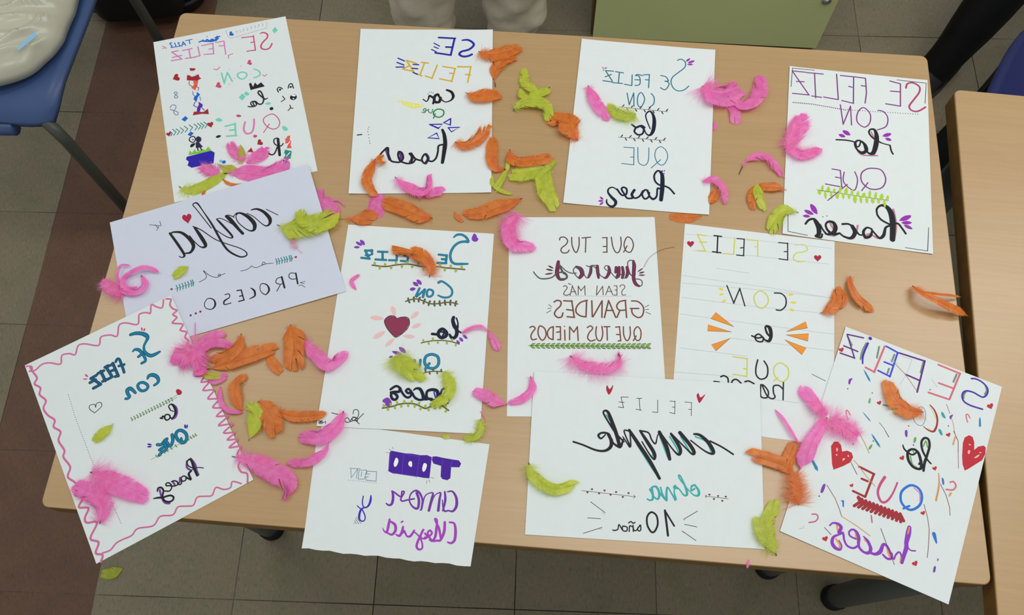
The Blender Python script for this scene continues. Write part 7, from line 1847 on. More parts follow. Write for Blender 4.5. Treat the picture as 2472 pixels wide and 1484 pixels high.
('orange', 'small orange feather tip hanging below the orange cluster', '-3323,4029,12 -3231,3911,42 -3136,3785,22', 6.5, 7.2, 0.00, 0.0, 0.35, 'oval', 0.10, 1),
('pink', 'small frayed pink feather at the edge of the squiggle border sheet', '-4123,3843,15 -4156,3792,94 -4267,3790,58', 5.4, 5.4, 0.00, 5.3, 0.35, 'oval', 0.60, 1),
('orange', 'broad upright orange feather below the lilac sheet', '-3038,4465,13 -2983,4272,45 -2963,4111,49 -2966,3952,25', 14.6, 12.9, 0.05, 10.8, 0.35, 'blunt', 0.20, 1),
('orange', 'curved orange feather left of the lime leaf feather', '-3589,3233,14 -3665,3391,52 -3706,3577,57 -3607,3745,29', 7.1, 8.4, 0.05, 7.3, 0.35, 'oval', 0.25, 1),
('pink', 'thin pink hook feather beside the squiggle border sheet', '-3911,3614,13 -3879,3400,45 -3759,3261,49 -3578,3237,25', 3.0, 3.6, 0.00, 0.0, 0.35, 'oval', 0.25, 1),
('lime', 'lime leaf shaped feather with curled quill', '-3467,2851,14 -3404,2986,52 -3369,3164,57 -3441,3341,29', 12.8, 7.4, 0.08, 0.0, 0.35, 'oval', 0.05, 1),
('orange', 'broad orange feather with two dark quills beside the lime leaf feather', '-3389,3385,15 -3239,3243,60 -3143,3073,65 -3131,2909,33', 11.5, 15.5, 0.03, 9.2, 0.35, 'club', 0.15, 1),
('orange', 'orange feather pointing right at the corner of the heart sheet', '-3137,3236,13 -2898,3154,45 -2655,3145,49 -2480,3173,48', 7.5, 6.6, 0.05, 11.3, 0.40, 'oval', 0.25, 1),
('pink', 'pink feather across the date corner of the heart sheet', '-2243,3211,37 -2321,3011,82 -2490,2871,76 -2785,2866,33', 9.7, 11.0, 0.02, 11.1, 0.50, 'oval', 0.25, 1),
('pink', 'pink feather with white stem on the left edge of the folded sheet', '-2412,2853,25 -2450,2680,63 -2632,2535,57 -2929,2518,29', 4.5, 8.7, 0.12, 0.0, 0.35, 'oval', 0.40, 1),
('pink', 'large pink feather at the lower right corner of the squiggle border sheet', '-3661,2651,31 -3393,2582,51 -3128,2476,68 -2900,2330,60 -2915,2118,33', 9.8, 16.7, 0.08, 21.8, 0.40, 'oval', 0.25, 1),
('lime', 'small lime feather in the middle of the squiggle border sheet', '-5255,3131,25 -5338,3031,47 -5462,2914,31', 6.3, 7.0, 0.08, 3.9, 0.35, 'oval', 0.25, 1),
('pink', 'bright pink feather lower left on the squiggle border sheet', '-5467,2502,27 -5219,2398,72 -4953,2290,77 -4697,2173,45', 11.3, 15.6, 0.04, 29.8, 0.50, 'oval', 0.30, 1),
('pink', 'pink feather over the left edge of the squiggle border sheet', '-5240,1840,26 -5214,2019,64 -5337,2192,69 -5600,2328,41', 13.0, 12.5, 0.03, 20.3, 0.60, 'oval', 0.35, 1),
('lime', 'lime feather lying on the floor tiles below the squiggle border sheet', '-8194,2188,9 -8389,2102,24 -8594,2090,14', 10.8, 10.8, 0.05, 0.0, 0.35, 'oval', 0.25, 1),
('lime', 'small bright lime feather on the lilac sheet above the el', '-4534,5374,33 -4598,5322,55 -4706,5236,38', 6.8, 6.1, 0.00, 2.6, 0.35, 'oval', 0.25, 1),
('pink', 'thin pink shaft feather between the birthday sheet and the confetti sheet', '3392,3069,23 3483,2914,54 3579,2697,58 3630,2607,25', 2.1, 2.5, 0.00, 0.0, 0.35, 'oval', 0.25, 1),
('orange', 'orange feather pointing left between the birthday sheet and the confetti sheet', '3524,2190,14 3419,2296,52 3258,2368,57 3050,2435,52', 7.2, 10.7, 0.05, 0.0, 0.35, 'blunt', 0.25, 1),
('orange', 'short orange feather standing up behind the left pointing orange one', '3475,2277,13 3473,2406,51 3549,2548,25', 7.2, 8.6, 0.00, 0.0, 0.35, 'blunt', 0.15, 1),
('orange', 'fluffy orange feather with dark quill on the left edge of the confetti sheet', '3512,1816,36 3499,2008,82 3519,2238,29', 6.4, 8.5, 0.05, 25.4, 0.95, 'oval', 0.50, 1),
('pink', 'pale pink fluffy feather over the confetti sheet', '4070,2910,35 4213,2798,72 4390,2676,45', 10.6, 12.3, 0.00, 26.4, 1.00, 'oval', 0.50, 1),
('pink', 'pink feather fanned upward by the confetti sheet', '4050,2955,39 3939,3061,88 3842,3257,47', 10.7, 9.8, 0.00, 20.1, 0.60, 'fan', 0.35, 1),
('pink', 'large bright pink feather with wide tip at the left of the confetti sheet', '4052,2936,40 3926,2783,97 3804,2626,105 3699,2423,63', 10.8, 13.6, 0.03, 17.5, 0.35, 'fan', 0.20, 1),
('lime', 'upright lime feather beside the birthday sheet corner', '3157,1220,14 3076,1418,52 3076,1611,57 3214,1884,29', 7.4, 11.2, 0.04, 12.4, 0.80, 'oval', 0.30, 1),
('lime', 'frayed lime feather over the birthday sheet right edge', '3118,1293,13 3012,1466,68 2965,1682,43', 9.0, 8.2, 0.00, 15.4, 0.90, 'oval', 0.60, 1),
('orange', 'orange forked feather at the right edge of the ruled sheet', '4193,4393,30 4292,4416,75 4414,4525,65 4490,4717,33', 7.2, 8.7, 0.06, 0.0, 0.35, 'blunt', 0.50, 1),
('orange', 'orange prong feather beside the forked one', '4429,4456,14 4527,4517,52 4566,4593,57 4567,4701,29', 4.3, 3.9, 0.00, 0.0, 0.35, 'oval', 0.30, 1),
('orange', 'orange feather with dark quill pointing up on the bare desk', '4706,4945,18 4667,4783,75 4722,4588,82 4859,4452,40', 7.7, 7.2, 0.06, 8.4, 0.40, 'fan', 0.15, 1),
('orange', 'thin orange strand feather reaching over the right table edge', '5663,4675,21 5826,4596,97 5972,4572,107 6146,4564,51', 2.1, 2.1, 0.00, 0.0, 0.35, 'oval', 0.30, 1),
('orange', 'orange feather raised over the right table edge', '5526,4760,33 5566,4602,172 5755,4459,191 6081,4325,88', 7.2, 8.2, 0.06, 13.3, 0.35, 'fan', 0.25, 1),
('orange', 'orange feather across the top of the confetti sheet', '5320,2971,30 5135,2981,69 4983,3100,75 4925,3381,48', 11.5, 9.9, 0.05, 15.7, 0.60, 'oval', 0.30, 1),
('pink', 'tiny pink barb on the front table edge', '2813,1187,8 2795,1138,16 2780,1090,11', 1.5, 1.5, 0.00, 0.0, 0.35, 'oval', 0.25, 1),
('lime', 'lime crescent feather on the left edge of the birthday sheet', '158,2460,35 188,2305,65 328,2152,77 488,2092,69 685,2140,45', 8.9, 6.2, 0.06, 17.3, 0.70, 'blunt', 0.25, 1),
('pink', 'tiny pink wisp just right of the tall S sheet', '3111,7545,8 3126,7482,16 3095,7407,11', 2.9, 2.9, 0.00, 0.0, 0.35, 'oval', 0.25, 1),
]
def prof(shape, t):
    if shape == 'blunt': return min(1, (t/.12)**.6) * (1-max(0, (t-.9)/.1)**3*.6)
    if shape == 'fan': return (.35+.65*t**.8)*min(1, (t/.1)**.7)
    if shape == 'club': return min(1, (t/.1)**.6)*(.72+.28*math.sin(PI*min(1, t*1.1)))*(1-max(0, (t-.55)/.45)**2.2*.55)
    return min(1, (t/.2)**.65)*(1-max(0, (t-.45)/.55)**2.4*.8)
def feather(idx, row):
    col, label, body, wl, wr, q, dn, df, shape, split, puff = row
    rnd = random.Random(idx*7+3)
    sp = [tuple(int(a)/10 for a in tk.split(',')) for tk in body.split(' ')]
    o = sp[0]; sp = smooth([(a-o[0], b-o[1], c) for a, b, c in sp], False, 12)
    d = [0]
    for a, b in zip(sp, sp[1:]): d.append(d[-1]+math.dist(a, b))
    Lt = d[-1]
    def at(t):
        s = max(0, min(1, t))*Lt
        for i in range(len(d)-1):
            if s <= d[i+1] or i == len(d)-2:
                k = (s-d[i])/max(1e-6, d[i+1]-d[i]); a, b = Vector(sp[i]), Vector(sp[i+1]); return a.lerp(b, k), (b-a).normalized()
    root = thing('feather', label, 'feather', (o[0]/1e3, o[1]/1e3, 0), 0, 'dyed craft feathers scattered over the desk')
    zmin = min(p[2] for p in sp)
    def cl(v): return (v[0]/1e3, v[1]/1e3, max(v[2], zmin-.3)/1e3)
    up = Vector((0, 0, 1)); vane = MB(); fluff = MB()
    M_ = max(16, min(130, int(Lt*1.7))); SG = 6; Wm = max(wl, wr); soft = dn > .9*Wm and df >= .85
    kend = {'blunt': .75, 'fan': .7, 'club': .8}.get(shape, .45); rend = max(.6, 1-kend*Wm/Lt)
    for sd, W_ in ((1, wl), (-1, wr)):
        W_ = max(W_, .4)*(.75 if soft else 1); tilt = 0; ln = 1.0; rows = []; lw = 1.0
        for k in range(M_+1):
            t = k/M_; cut = False
            if rnd.random() < split*.13: tilt = rnd.uniform(-.13, .20)*(.4+split); ln = 1+rnd.uniform(-.22, .05)*(split+.2); cut = True
            tilt *= .965; lw += (ln-lw)*.35
            p, tg = at(q+t*(rend-q)); nr = (up.cross(tg)).normalized()*sd
            wdt = W_*prof(shape, t*.94)*lw*(1+rnd.uniform(-.022, .022))
            sw = .46+.25*t+tilt+(max(0, t-.72)/.28)**1.5*.80
            Lb = wdt/max(.55, math.cos(min(sw, 1.0)))
            dr = nr*math.cos(sw)+tg*math.sin(sw); cup = puff*Lb*(.08+.06*math.sin(idx+sd))*(1 if idx % 3 else .35)
            ridge = (.09 if k % 2 else -.09); wob = rnd.uniform(-.02, .02)
            rows.append((cut, [p+dr*(Lb*s)+tg*(Lb*(.17+wob)*s*s)+up*(cup*math.sin(PI*.8*s)-.2*s+ridge*min(1, s*3)) for s in (i/SG for i in range(SG+1))], tg*.75-nr*.1, Lb))
        vs = []; fs = []
        for c_, pts, _, _ in rows: vs += [cl(x) for x in pts]
        for k in range(M_):
            lim = rnd.choice((1, 2, 3)) if rows[k+1][0] and split > .3 else rnd.choice((3, 4)) if rows[k+1][0] else SG
            fs += [(k*(SG+1)+i, k*(SG+1)+i+1, (k+1)*(SG+1)+i+1, (k+1)*(SG+1)+i) for i in range(lim)]
        vane.add(vs, fs)
        for c_, pts, sdv, Lb in rows[1:]:   # barb ends fray into hairs
            for _ in range(3 if split > .3 or soft else 2):
                e0, e1 = pts[-2], pts[-1]; d0 = (e1-e0).normalized(); ex = (d0+sdv*rnd.uniform(-.5, .5)+up*rnd.uniform(0, .3))*(Lb*rnd.uniform(.05, .2+split*.55)+.4); s0 = e1-d0*.6; hh = sdv*.11
                vane.add([cl(s0-hh), cl(s0+hh), cl(e1+ex*.5+hh*.8), cl(e1+ex*.5-hh*.8), cl(e1+ex)], [(0, 1, 2, 3), (3, 2, 4)])
    # downy afterfeather: loose hair-thin barbs near the quill
    if dn > .5:
        n = int(130+dn*26*df)
        for k in range(n):
            t = rnd.random()**1.2*df; p, tg = at(q*.6+t); sd = rnd.choice((-1, 1)); nr = up.cross(tg).normalized()*sd
            a = rnd.uniform(-.35, .95); dr = nr*math.cos(a)+tg*math.sin(a); Lb = (dn*rnd.uniform(.25, 1.0)**1.3+(Wm*.55*rnd.random() if soft else 0))*(1-.35*t/max(df, .1)); lift = rnd.uniform(-.05, .45)*puff
            wob = rnd.uniform(-.35, .35); pts = []; pr = nr.cross(up)*wob
            for j in range(5):
                s = j/4; pts.append(p+dr*(Lb*s)+pr*(Lb*s*s)+up*(Lb*(lift*s-.28*s*s)))
            px = dr.cross(up).normalized(); vs = []
            for j, a2 in enumerate(pts):
                w_ = (.12, .11, .10, .08, .03)[j]; vs += [cl(a2-px*w_), cl(a2+px*w_)]
            fluff.add(vs, [(2*j, 2*j+1, 2*j+3, 2*j+2) for j in range(4)])
    vane.build('vane', FM[col], root, True)
    if dn > .5: fluff.build('down', DM[col], root)
    sh = MB(); ns = 14; r0 = max(.22, min(.5, Lt*.007))
    sh.tube([Vector(cl(at(max(.04, q*.55)+(1-max(.04, q*.55))*i/ns*.97)[0]+up*.15)) for i in range(ns+1)], [(r0*(1-.8*i/ns))/1e3 for i in range(ns+1)], 6); sh.build('shaft', SM[col], root, True)
    if q > 0:
        e = max(.05, q*.6); qu = MB(); qu.tube([Vector(cl(at(e*i/3)[0]+up*.15)) for i in range(4)], [r0*k/1e3 for k in (.75, 1.15, 1.15, 1.05)], 6); qu.build('quill', quill_m if q < .3 or col == 'lime' else SM[col], root, True)
    root.location.z = T if not label.endswith('squiggle border sheet') or 'floor' not in label else 0
    return root
for i, row in enumerate(FEATHERS): feather(i, row)
hs = MB(); hs.tube([Vector(p)/1e3 for p in smooth([(0.0, 0.0, 1.6), (7.5, 12.6, 1.9), (16.9, 20.7, 2.2), (29.3, 27.1, 1.6), (46.0, 30.5, 1.0)], False, 6)], .00022, 5); ho = hs.build('hair_strand', hair_m if 'hair_m' in globals() else mat('brown_hair', (70, 48, 40), .5)); ho.location = (0.1859, 0.5167, T); tag(ho, 'single curved brown hair on the right edge of the brown lettered sheet', 'hair')

# ------------------------------------------------------------------ chairs
def chair(label, loc, rz, seat_m, metal_m, rail=False):
    t = thing('school_chair', label, 'chair', loc, rz)
    # moulded seat shell: dished, rolled front lip (local -y is the front)
    def shell(nx, ny, fz, w, d, y0, th, name, vertical=False):
        s = MB(); vs = []; fs = []
        for k in (0, 1):
            for j in range(ny+1):
                for i in range(nx+1):
                    u, v = i/nx*2-1, j/ny*2-1
                    r = 1-.10*abs(u)**6*abs(v)**2; x = u*w/2*(1-.06*max(0, v)**2)*(1-.07*abs(v)**8); y = v*d/2*(1-.07*abs(u)**8)
                    if vertical: vs.append((x, y0+.05*(1-u*u)*-1+.05+(th if k else 0), fz+y))
                    else: vs.append((x, y0+y, fz-.022*(1-u*u)*(1-v*v)-.035*max(0, -v-.55)**2/.2+.012*max(0, v-.6)-(th if k else 0)))
        N = (nx+1)*(ny+1)
        for j in range(ny):
            for i in range(nx):
                a = j*(nx+1)+i; fs += [(a, a+1, a+nx+2, a+nx+1), tuple(N+q for q in (a, a+nx+1, a+nx+2, a+1))]
        rim = list(range(nx+1))+[j*(nx+1)+nx for j in range(1, ny+1)]+[ny*(nx+1)+i for i in range(nx-1, -1, -1)]+[j*(nx+1) for j in range(ny-1, 0, -1)]
        for a, b in zip(rim, rim[1:]+rim[:1]): fs.append((b, a, N+a, N+b))
        s.add(vs, fs); return s.build(name, seat_m, t, True)
    shell(16, 16, .445, .41, .45, .006, .014, 'seat')
    shell(14, 8, .70, .38, .22, .20, .012, 'backrest', True)
    for sx in (-1, 1):
        for y0, x1, y1 in ((-.205, .205, -.218), (.19, .165, .243)):
            g = MB(); g.tube([(sx*.10, y0*.8, .40), (sx*.17, y0*.98, .398), (sx*(x1-.012), y1*.99, .388), (sx*(x1-.006), y1, .36), (sx*x1, y1, .01)], .0125, 12); lg = g.build('leg', metal_m, t, True)
            c = MB(); c.tube([(sx*x1, y1, .028), (sx*x1, y1, 0)], .0155, 12); c.build('foot_cap', foot_m, lg, True)
        b = MB(); b.tube([(sx*.165, .12, .42), (sx*.165, .235, .44), (sx*.165, .262, .56), (sx*.16, .262, .76)], .011, 10); b.build('back_post', metal_m, t, True)
    if rail:
        b = MB(); b.tube([(-.17, -.215, .385), (-.02, -.222, .375), (.105, -.215, .385)], .017, 10); b.build('front_rail', seat_m, t, True)
    return t
sky_plastic = mat('sky_blue_plastic', (60, 82, 126), .4, .4, var=.04, scale=8); navy_plastic = mat('navy_plastic', (24, 32, 88), .35, .45, var=.06, scale=8)
chair_tube = mat('chair_tube', (70, 72, 64), .4, .4); black_tube = mat('black_tube', (18, 18, 20), .4, .4)
chair('blue plastic chair with grey legs, holding the cream satin jacket', (-1.066, 1.273, 0), R(-8.8), sky_plastic, chair_tube, True)
chair('navy chair tucked under the bare desk', (1.108, .898, 0), R(-30), navy_plastic, black_tube)

# ------------------------------------------------------------------ soft things
def blob(name, m, parent, cx, cy, z0, rx_, ry_, h, seed, amp=.12, fold=10, squash=.55, sub=5, ang=0, flat=.0):
    """cloth heap: a flattened ball resting on z0, with soft folds"""
    bm = bmesh.new(); bmesh.ops.create_icosphere(bm, subdivisions=sub, radius=1)
    for v in bm.verts:
        n = v.co.normalized(); off = Vector((seed*3.1, seed*1.7, 0))
        k = 1+amp*noise.noise(n*1.6+off)+amp*.35*(1-abs(noise.noise(Vector((n.x*fold*.35+n.y*1.5, n.y*fold*.6, n.z*2))+off))*2.2)
        q = Vector((n.x*rx_*k, n.y*ry_*k, n.z*h*k)); z = q.z
        z = z if z > -h*squash else -h*squash-(z+h*squash)*.02
        q.z = z+h*squash; c_, s_ = math.cos(ang), math.sin(ang); v.co = (cx+q.x*c_-q.y*s_, cy+q.x*s_+q.y*c_, z0+q.z)
    me = D.meshes.new(name); bm.to_mesh(me); bm.free(); me.polygons.foreach_set('use_smooth', [True]*len(me.polygons)); me.materials.append(m)
    o = D.objects.new(name, me); C.objects.link(o); o.parent = parent; return o
satin = mat('cream_satin', (190, 186, 164), .28, .6, var=.05, scale=7)
jk = thing('jacket', 'cream satin jacket bundled on the blue plastic chair', 'jacket', (-1.075, 1.29, .452))
def bundle(name, m, parent, cx, cy, z0, rx_, ry_, h, seed, ang, power=3.2, crease=.010):
    """stuffed satin garment: a squarish cushion with sharp radiating creases"""
    s = MB(); n, k = 150, 60; vs = [(cx, cy, z0+h)]; fs = []
    def pt(r, th):
        c, q = math.cos(th), math.sin(th); e = 1/(abs(c)**power+abs(q)**power)**(1/power)
        wv = 1+.035*noise.noise(Vector((c*2.2+seed, q*2.2, 0)))+.02*noise.noise(Vector((c*7, q*7+seed, 1)))
        x, y = c*e*r*rx_*wv, q*e*r*ry_*wv; zt = h*(1-r**3.2)**.55 if r < 1 else 0
        a = noise.noise(Vector(((x*.9+y*.5)*9+seed, (y*.9-x*.5)*26, seed))); b = noise.noise(Vector(((x*.3-y*.95)*34, (x*.95+y*.3)*8+seed, 2)))
        zt += crease*min(1, (1-r)*6)*((1-min(1, abs(a)*3.2))**2+.8*(1-min(1, abs(b)*3.4))**2-.4)
        co, si = math.cos(ang), math.sin(ang); return (cx+x*co-y*si, cy+x*si+y*co, z0+max(0, zt))
    for i in range(1, k+1):
        for j in range(n): vs.append(pt(i/k, 2*PI*j/n))
    fs += [(0, 1+j, 1+(j+1) % n) for j in range(n)]
    for i in range(k-1): fs += [(1+i*n+j, 1+(i+1)*n+j, 1+(i+1)*n+(j+1) % n, 1+i*n+(j+1) % n) for j in range(n)]
    fs.append(tuple(1+(k-1)*n+j for j in range(n-1, -1, -1)))
    s.add(vs, fs); return s.build(name, m, parent, True)
jb = bundle('body', satin, jk, .0, .03, 0, .200, .222, .075, 2.0, R(-7))
bundle('sleeve', satin, jk, .075, .10, .045, .095, .17, .045, 5.0, R(-14), 2.4, .008)
tg = MB(); tg.add([(-.028, 0, 0), (.026, .016, .001), (.03, .03, .001), (-.02, .012, 0), (-.028, 0, .0012), (.026, .016, .0022), (.03, .03, .0022), (-.02, .012, .0012)], [(0, 3, 2, 1), (4, 5, 6, 7), (0, 1, 5, 4), (1, 2, 6, 5), (2, 3, 7, 6), (3, 0, 4, 7)])
tgo = tg.build('tag', mat('pale_blue_tag', (150, 196, 226), .3), jk); tgo.location = (.150, -.140, .050); tgo.rotation_euler = (R(26), R(14), R(46)); tgo.scale = (.9, .7, 1); tgo['label'] = 'pale blue tag'
bagm = mat('black_nylon', (17, 17, 19), .55, .3, var=.2, scale=40, bump=.2)
bp = thing('backpack', 'black backpack standing on the red brown tile strip', 'backpack', (-.955, 1.77, 0), R(4))
bg = MB(); bg.slab(rrect(-.165, .155, -.13, .13, .07), .0, .36, .035); bg.build('bag_body', bagm, bp, True)
pk = MB(); pk.slab(rrect(-.12, .11, -.165, -.10, .03), .04, .22, .025); pk.build('front_pocket', bagm, bp, True)
pp = MB(); pp.tube([(a, b, .052) for a, b in rrect(-.168, .158, -.133, .133, .072)+[(.158-.072, -.133)]], .006, 8); pp.build('piping', mat('black_piping', (38, 38, 40), .5), bp, True)
st = MB(); st.tube([(-.05, .0, .35), (-.02, .0, .40), (.03, 0, .40), (.05, 0, .35)], .008, 8, flat=2); st.build('handle', bagm, bp, True)
hd = MB()
for sx in (-.09, .09): hd.tube([(sx, .128, .33), (sx*1.1, .165, .24), (sx*1.1, .15, .10), (sx, .128, .05)], .012, 8, flat=2)
hd.build('shoulder_strap', bagm, bp, True)

# ------------------------------------------------------------------ green cupboard
green_l = mat('green_laminate', (206, 214, 152), .3, .5, var=.03, scale=4); brown_e = mat('brown_edging', (92, 74, 38), .5)
cb = thing('cupboard', 'olive green cupboard standing behind the far edge of the desk', 'cupboard', (.520, 1.509, 0), math.atan2(-.058, .581))
w2 = .294
c1 = MB(); c1.box(-w2, w2, .02, .42, 0.0, .86); c1.build('carcass', brown_e, cb)
c2 = MB(); c2.slab([(-w2+.006, -.0), (w2, -.0), (w2, .018), (-w2+.006, .018)], .012, .85, .002); dr = c2.build('door', green_l, cb)
c3 = MB(); c3.tube([(w2-.028, -.004, .187), (w2-.028, .006, .187)], .011, 24); c3.tube([(w2-.028, -.006, .187), (w2-.028, -.003, .187)], .0065, 16); c3.build('lock', mat('steel_lock', (190, 190, 186), .3, .5, .9), dr, True)

# ------------------------------------------------------------------ people (in view only from the shins down / one leg)
def skin(name, nodes, edges, m, parent=None, sub=2, root=0):
    """one continuous body grown round a skeleton: nodes = (x, y, z, rx, ry)"""
    me = D.meshes.new(name); me.from_pydata([n[:3] for n in nodes], edges, []); o = D.objects.new(name, me); C.objects.link(o)
    k = o.modifiers.new('skin', 'SKIN'); k.use_smooth_shade = True
    for i, n in enumerate(nodes): me.skin_vertices[0].data[i].radius = (n[3], n[4] if len(n) > 4 else n[3])
    me.skin_vertices[0].data[root].use_root = True
    s = o.modifiers.new('sub', 'SUBSURF'); s.levels = sub; s.render_levels = sub
    dg = bpy.context.evaluated_depsgraph_get(); dg.update(); ev = o.evaluated_get(dg); nm = D.meshes.new_from_object(ev); o.modifiers.clear(); o.data = nm
    nm.materials.clear(); nm.materials.append(m); nm.polygons.foreach_set('use_smooth', [True]*len(nm.polygons))
    if parent: o.parent = parent
    return o
def chain(n0, k): return [(i, i+1) for i in range(n0, n0+k-1)]
def leg_cloth(name, m, parent, pts, rads, seed, fold=.12):
    """one trouser leg: a lofted tube with gathered folds"""
    P = smooth([tuple(p)+(r,) for p, r in zip(pts, rads)], False, 10); s = MB(); n = 40; vs = []; fs = []
    for i, q in enumerate(P):
        p = Vector(q[:3]); t = (Vector(P[min(i+1, len(P)-1)][:3])-Vector(P[max(i-1, 0)][:3])).normalized(); a = Vector((1, 0, 0)); a = (a-t*a.dot(t)).normalized(); b = t.cross(a)
        for k in range(n):
            th = 2*PI*k/n; dv = a*math.cos(th)+b*math.sin(th)
            wv = noise.noise(Vector((math.cos(th)*1.5+seed, math.sin(th)*1.5, p.z*16+p.x*3)))*.9+.5*noise.noise(Vector((math.cos(th)*3, math.sin(th)*3+seed, p.z*38)))
            vs.append(p+dv*q[3]*(1+fold*wv*math.exp(-max(0, p.z-.05)*2.2)))
    for i in range(len(P)-1): fs += [(i*n+k, i*n+(k+1) % n, (i+1)*n+(k+1) % n, (i+1)*n+k) for k in range(n)]
    fs += [tuple(range(n-1, -1, -1)), tuple(range((len(P)-1)*n, len(P)*n))]
    s.add(vs, fs); return s.build(name, m, parent, True)
def shoe(m, sole, parent, x, y, rz):
    s = MB(); vs = []; prof_ = [(-.085, .028, .062), (-.06, .036, .075), (-.02, .036, .078), (.03, .038, .062), (.08, .043, .048), (.12, .040, .040), (.15, .028, .028), (.162, .010, .018)]
    n = 14; fs = []
    for py, hw_, hh in prof_: vs += [(hw_*math.cos(2*PI*k/n), -py, .014+hh*(.5+.5*math.sin(2*PI*k/n))) for k in range(n)]
    for i in range(len(prof_)-1): fs += [(i*n+k, (i+1)*n+k, (i+1)*n+(k+1) % n, i*n+(k+1) % n) for k in range(n)]
    fs += [tuple(range(n)), tuple(range(len(prof_)*n-1, (len(prof_)-1)*n-1, -1))]
    s.add(vs, fs); o = s.build('shoe', m, parent, True); o.location = (x, y, 0); o.rotation_euler = (0, 0, rz)
    q = MB(); q.slab([(-.03, .088), (-.042, .0), (-.045, -.09), (-.03, -.145), (0, -.168), (.03, -.145), (.045, -.09), (.042, .0), (.03, .088)][::-1], 0, .018, .003); q.build('sole', sole, o)
    return o
skin_m = mat('skin', (222, 178, 150), .5, .35); sweat = mat('beige_sweatpants', (196, 186, 166), .85, .1, var=.04, scale=60, bump=.2); grey_top = mat('grey_sweatshirt', (120, 120, 126), .85, .1)
hair_m = mat('dark_hair', (52, 36, 26), .5); lilac_shoe = mat('lilac_shoe', (128, 116, 132), .6); sole_m = mat('shoe_sole', (196, 192, 186), .6)
def head(parent, x, y, z, face):
    """hair cap, eyes and mouth for a head centred at (x, y, z) looking along the angle face"""
    c, s = math.cos(face), math.sin(face); W3 = lambda a, b, q: (x+a*c-b*s, y+a*s+b*c, z+q)      # a = to the front
    h = blob('hair', hair_m, parent, x-.012*c, y-.012*s, z+.018, .096, .092, .085, 1.0, .05, 6, .1, 4)
    e = MB()
    for b in (-.032, .032): e.tube([W3(.075, b, .0), W3(.088, b, .0)], .009, 10)
    e.build('eyes', mat('eye', (40, 30, 26), .2), parent, True)
    m = MB(); m.tube([W3(.082, -.02, -.055), W3(.089, 0, -.058), W3(.082, .02, -.055)], .005, 8); m.build('mouth', mat('lips', (186, 110, 100), .5), parent, True)
# child in beige sweatpants, standing behind the desk and facing it
X0, Y0 = -.085, 1.535
nodes = [(X0, Y0+.02, .74, .105, .09), (X0, Y0+.02, .88, .095, .08), (X0, Y0+.02, 1.02, .11, .085), (X0, Y0+.03, 1.10, .06, .055), (X0, Y0+.02, 1.17, .042), (X0, Y0-.01, 1.24, .072, .082), (X0, Y0-.01, 1.32, .078, .088), (X0, Y0, 1.38, .045),
         (X0-.075, Y0+.01, .68, .072), (-.20, Y0, .40, .050), (-.195, 1.545, .20, .046), (-.195, 1.555, .085, .034), (-.198, 1.525, .045, .032), (-.205, 1.44, .028, .026),
         (X0+.075, Y0+.01, .68, .072), (.03, Y0, .40, .050), (.03, 1.545, .20, .046), (.03, 1.555, .085, .034), (.033, 1.525, .045, .032), (.045, 1.44, .028, .026),
         (X0-.13, Y0+.03, 1.06, .042), (X0-.17, Y0+.02, .88, .034), (X0-.09, Y0-.05, .86, .026), (X0-.04, Y0-.06, .86, .024),
         (X0+.13, Y0+.03, 1.06, .042), (X0+.17, Y0+.02, .88, .034), (X0+.09, Y0-.05, .86, .026), (X0+.04, Y0-.06, .86, .024)]
edges = chain(0, 8)+[(0, 8)]+chain(8, 6)+[(0, 14)]+chain(14, 6)+[(3, 20)]+chain(20, 4)+[(3, 24)]+chain(24, 4)
pa = thing('person', 'person in baggy beige sweatpants standing behind the far desk edge', 'person', (0, 0, 0))
skin('body', nodes, edges, skin_m, pa)
leg_cloth('trouser_leg', sweat, pa, [(-.197, 1.535, .045), (-.197, 1.535, .075), (-.195, 1.53, .13), (-.195, 1.53, .22), (-.19, 1.535, .42), (-.165, 1.55, .70), (-.15, 1.55, .80)], [.052, .066, .078, .080, .084, .095, .09], 1.0, .22)
leg_cloth('trouser_leg', sweat, pa, [(.016, 1.525, .045), (.02, 1.525, .075), (.024, 1.525, .13), (.030, 1.53, .22), (.03, 1.535, .42), (.0, 1.55, .70), (-.02, 1.55, .80)], [.046, .060, .072, .078, .084, .095, .09], 4.0, .22)
skin('trousers', [(X0, Y0+.02, .82, .15, .125), (X0, Y0+.02, .74, .155, .13), (X0-.08, Y0+.015, .66, .10), (X0-.085, Y0+.01, .56, .092), (X0+.08, Y0+.015, .66, .10), (X0+.085, Y0+.01, .56, .092)], [(0, 1), (1, 2), (2, 3), (1, 4), (4, 5)], sweat, pa)
skin('sweatshirt', [(X0, Y0+.02, .78, .165, .135), (X0, Y0+.02, .9, .16, .13), (X0, Y0+.02, 1.03, .16, .12), (X0, Y0+.03, 1.10, .09, .08), (X0-.14, Y0+.03, 1.04, .062), (X0-.185, Y0+.02, .88, .052), (X0-.10, Y0-.06, .86, .046), (X0-.03, Y0-.085, .86, .044), (X0+.14, Y0+.03, 1.04, .062), (X0+.185, Y0+.02, .88, .052), (X0+.10, Y0-.06, .86, .046), (X0+.03, Y0-.085, .86, .044)], chain(0, 4)+[(2, 4), (4, 5), (5, 6), (6, 7), (2, 8), (8, 9), (9, 10), (10, 11)], grey_top, pa)
head(pa, X0, Y0-.01, 1.28, R(-90)); shoe(lilac_shoe, sole_m, pa, -.20, 1.545, R(-8)); shoe(lilac_shoe, sole_m, pa, .03, 1.545, R(8))
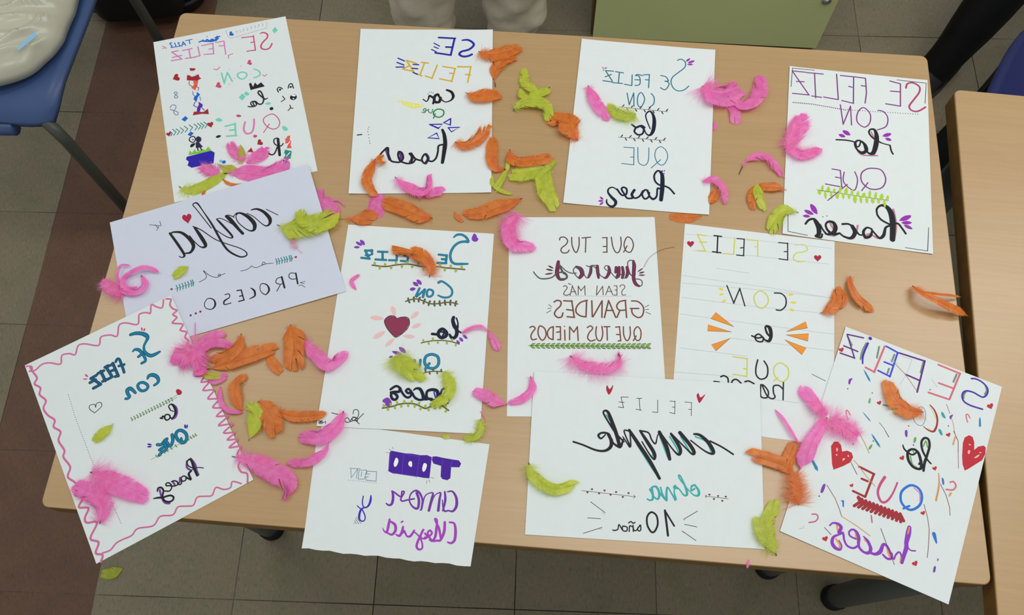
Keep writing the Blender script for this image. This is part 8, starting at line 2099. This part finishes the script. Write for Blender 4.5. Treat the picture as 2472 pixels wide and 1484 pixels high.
# person in black, seated to the right, one leg stretched out towards the desk corner
black_c = mat('black_leggings', (13, 13, 15), .7, .2, var=.2, scale=30); black_t = mat('black_top', (20, 20, 22), .8, .1); dark_shoe = mat('black_shoe', (22, 22, 24), .6); dark_sole = mat('dark_sole', (44, 44, 46), .6)
pb = thing('person', 'person in black leggings, one leg stretched toward the far right desk corner', 'person', (0, 0, 0))
HX, HY = 1.72, 1.62
bn = [(HX, HY, .54, .12, .10), (HX+.03, HY, .72, .105, .085), (HX+.04, HY, .90, .125, .09), (HX+.04, HY, 1.0, .06, .055), (HX+.03, HY, 1.07, .045), (HX, HY, 1.15, .075, .085), (HX, HY, 1.23, .08, .09), (HX+.01, HY, 1.30, .045),
      (HX-.06, HY+.04, .52, .08), (1.33, 1.56, .50, .062), (1.24, 1.50, .40, .055), (1.12, 1.40, .14, .032), (1.095, 1.375, .06, .032), (1.035, 1.33, .03, .028),
      (HX-.06, HY-.10, .52, .08), (1.36, 1.32, .50, .062), (1.22, 1.23, .30, .05), (1.06, 1.125, .12, .032), (1.03, 1.11, .055, .032), (.965, 1.085, .03, .026),
      (HX+.04, HY+.15, .96, .046), (HX-.02, HY+.18, .78, .038), (HX-.05, HY+.09, .72, .028), (HX-.06, HY+.04, .72, .024),
      (HX+.04, HY-.15, .96, .046), (HX-.02, HY-.18, .78, .038), (HX-.05, HY-.09, .72, .028), (HX-.06, HY-.04, .72, .024)]
skin('body', bn, edges, skin_m, pb)
leg_cloth('trouser_leg', black_c, pb, [(1.085, 1.372, .05), (1.10, 1.382, .09), (1.155, 1.43, .22), (1.24, 1.50, .40), (1.32, 1.555, .50), (1.50, 1.62, .535), (HX+.04, 1.66, .55)], [.044, .043, .058, .070, .076, .09, .11], 2.0, .06)
leg_cloth('trouser_leg', black_c, pb, [(1.02, 1.107, .045), (1.06, 1.127, .11), (1.13, 1.17, .20), (1.25, 1.25, .36), (1.36, 1.325, .50), (1.5, 1.45, .53), (HX+.04, 1.54, .55)], [.046, .043, .056, .066, .076, .09, .11], 3.0, .06)
skin('leggings_seat', [(HX+.03, HY, .64, .13, .12), (HX, HY, .55, .14, .13), (HX-.08, HY+.05, .53, .10), (HX-.16, HY+.03, .535, .092), (HX-.08, HY-.08, .53, .10), (HX-.16, HY-.12, .535, .092)], [(0, 1), (1, 2), (2, 3), (1, 4), (4, 5)], black_c, pb)
skin('top', [(HX, HY, .60, .165, .145), (HX+.03, HY, .74, .155, .125), (HX+.04, HY, .92, .165, .12), (HX+.04, HY, 1.0, .09, .08), (HX+.04, HY+.16, .93, .062), (HX-.02, HY+.19, .78, .052), (HX-.07, HY+.10, .72, .046), (HX-.09, HY+.03, .72, .044), (HX+.04, HY-.16, .93, .062), (HX-.02, HY-.19, .78, .052), (HX-.07, HY-.10, .72, .046), (HX-.09, HY-.03, .72, .044)], chain(0, 4)+[(2, 4), (4, 5), (5, 6), (6, 7), (2, 8), (8, 9), (9, 10), (10, 11)], black_t, pb)
head(pb, HX, HY, 1.19, R(180)); shoe(dark_shoe, dark_sole, pb, 1.085, 1.372, R(-52)); shoe(dark_shoe, dark_sole, pb, 1.02, 1.107, R(-62))
sb = chair('navy chair that the person in black leggings sits on', (1.74, 1.60, 0), R(-82), navy_plastic, black_tube)
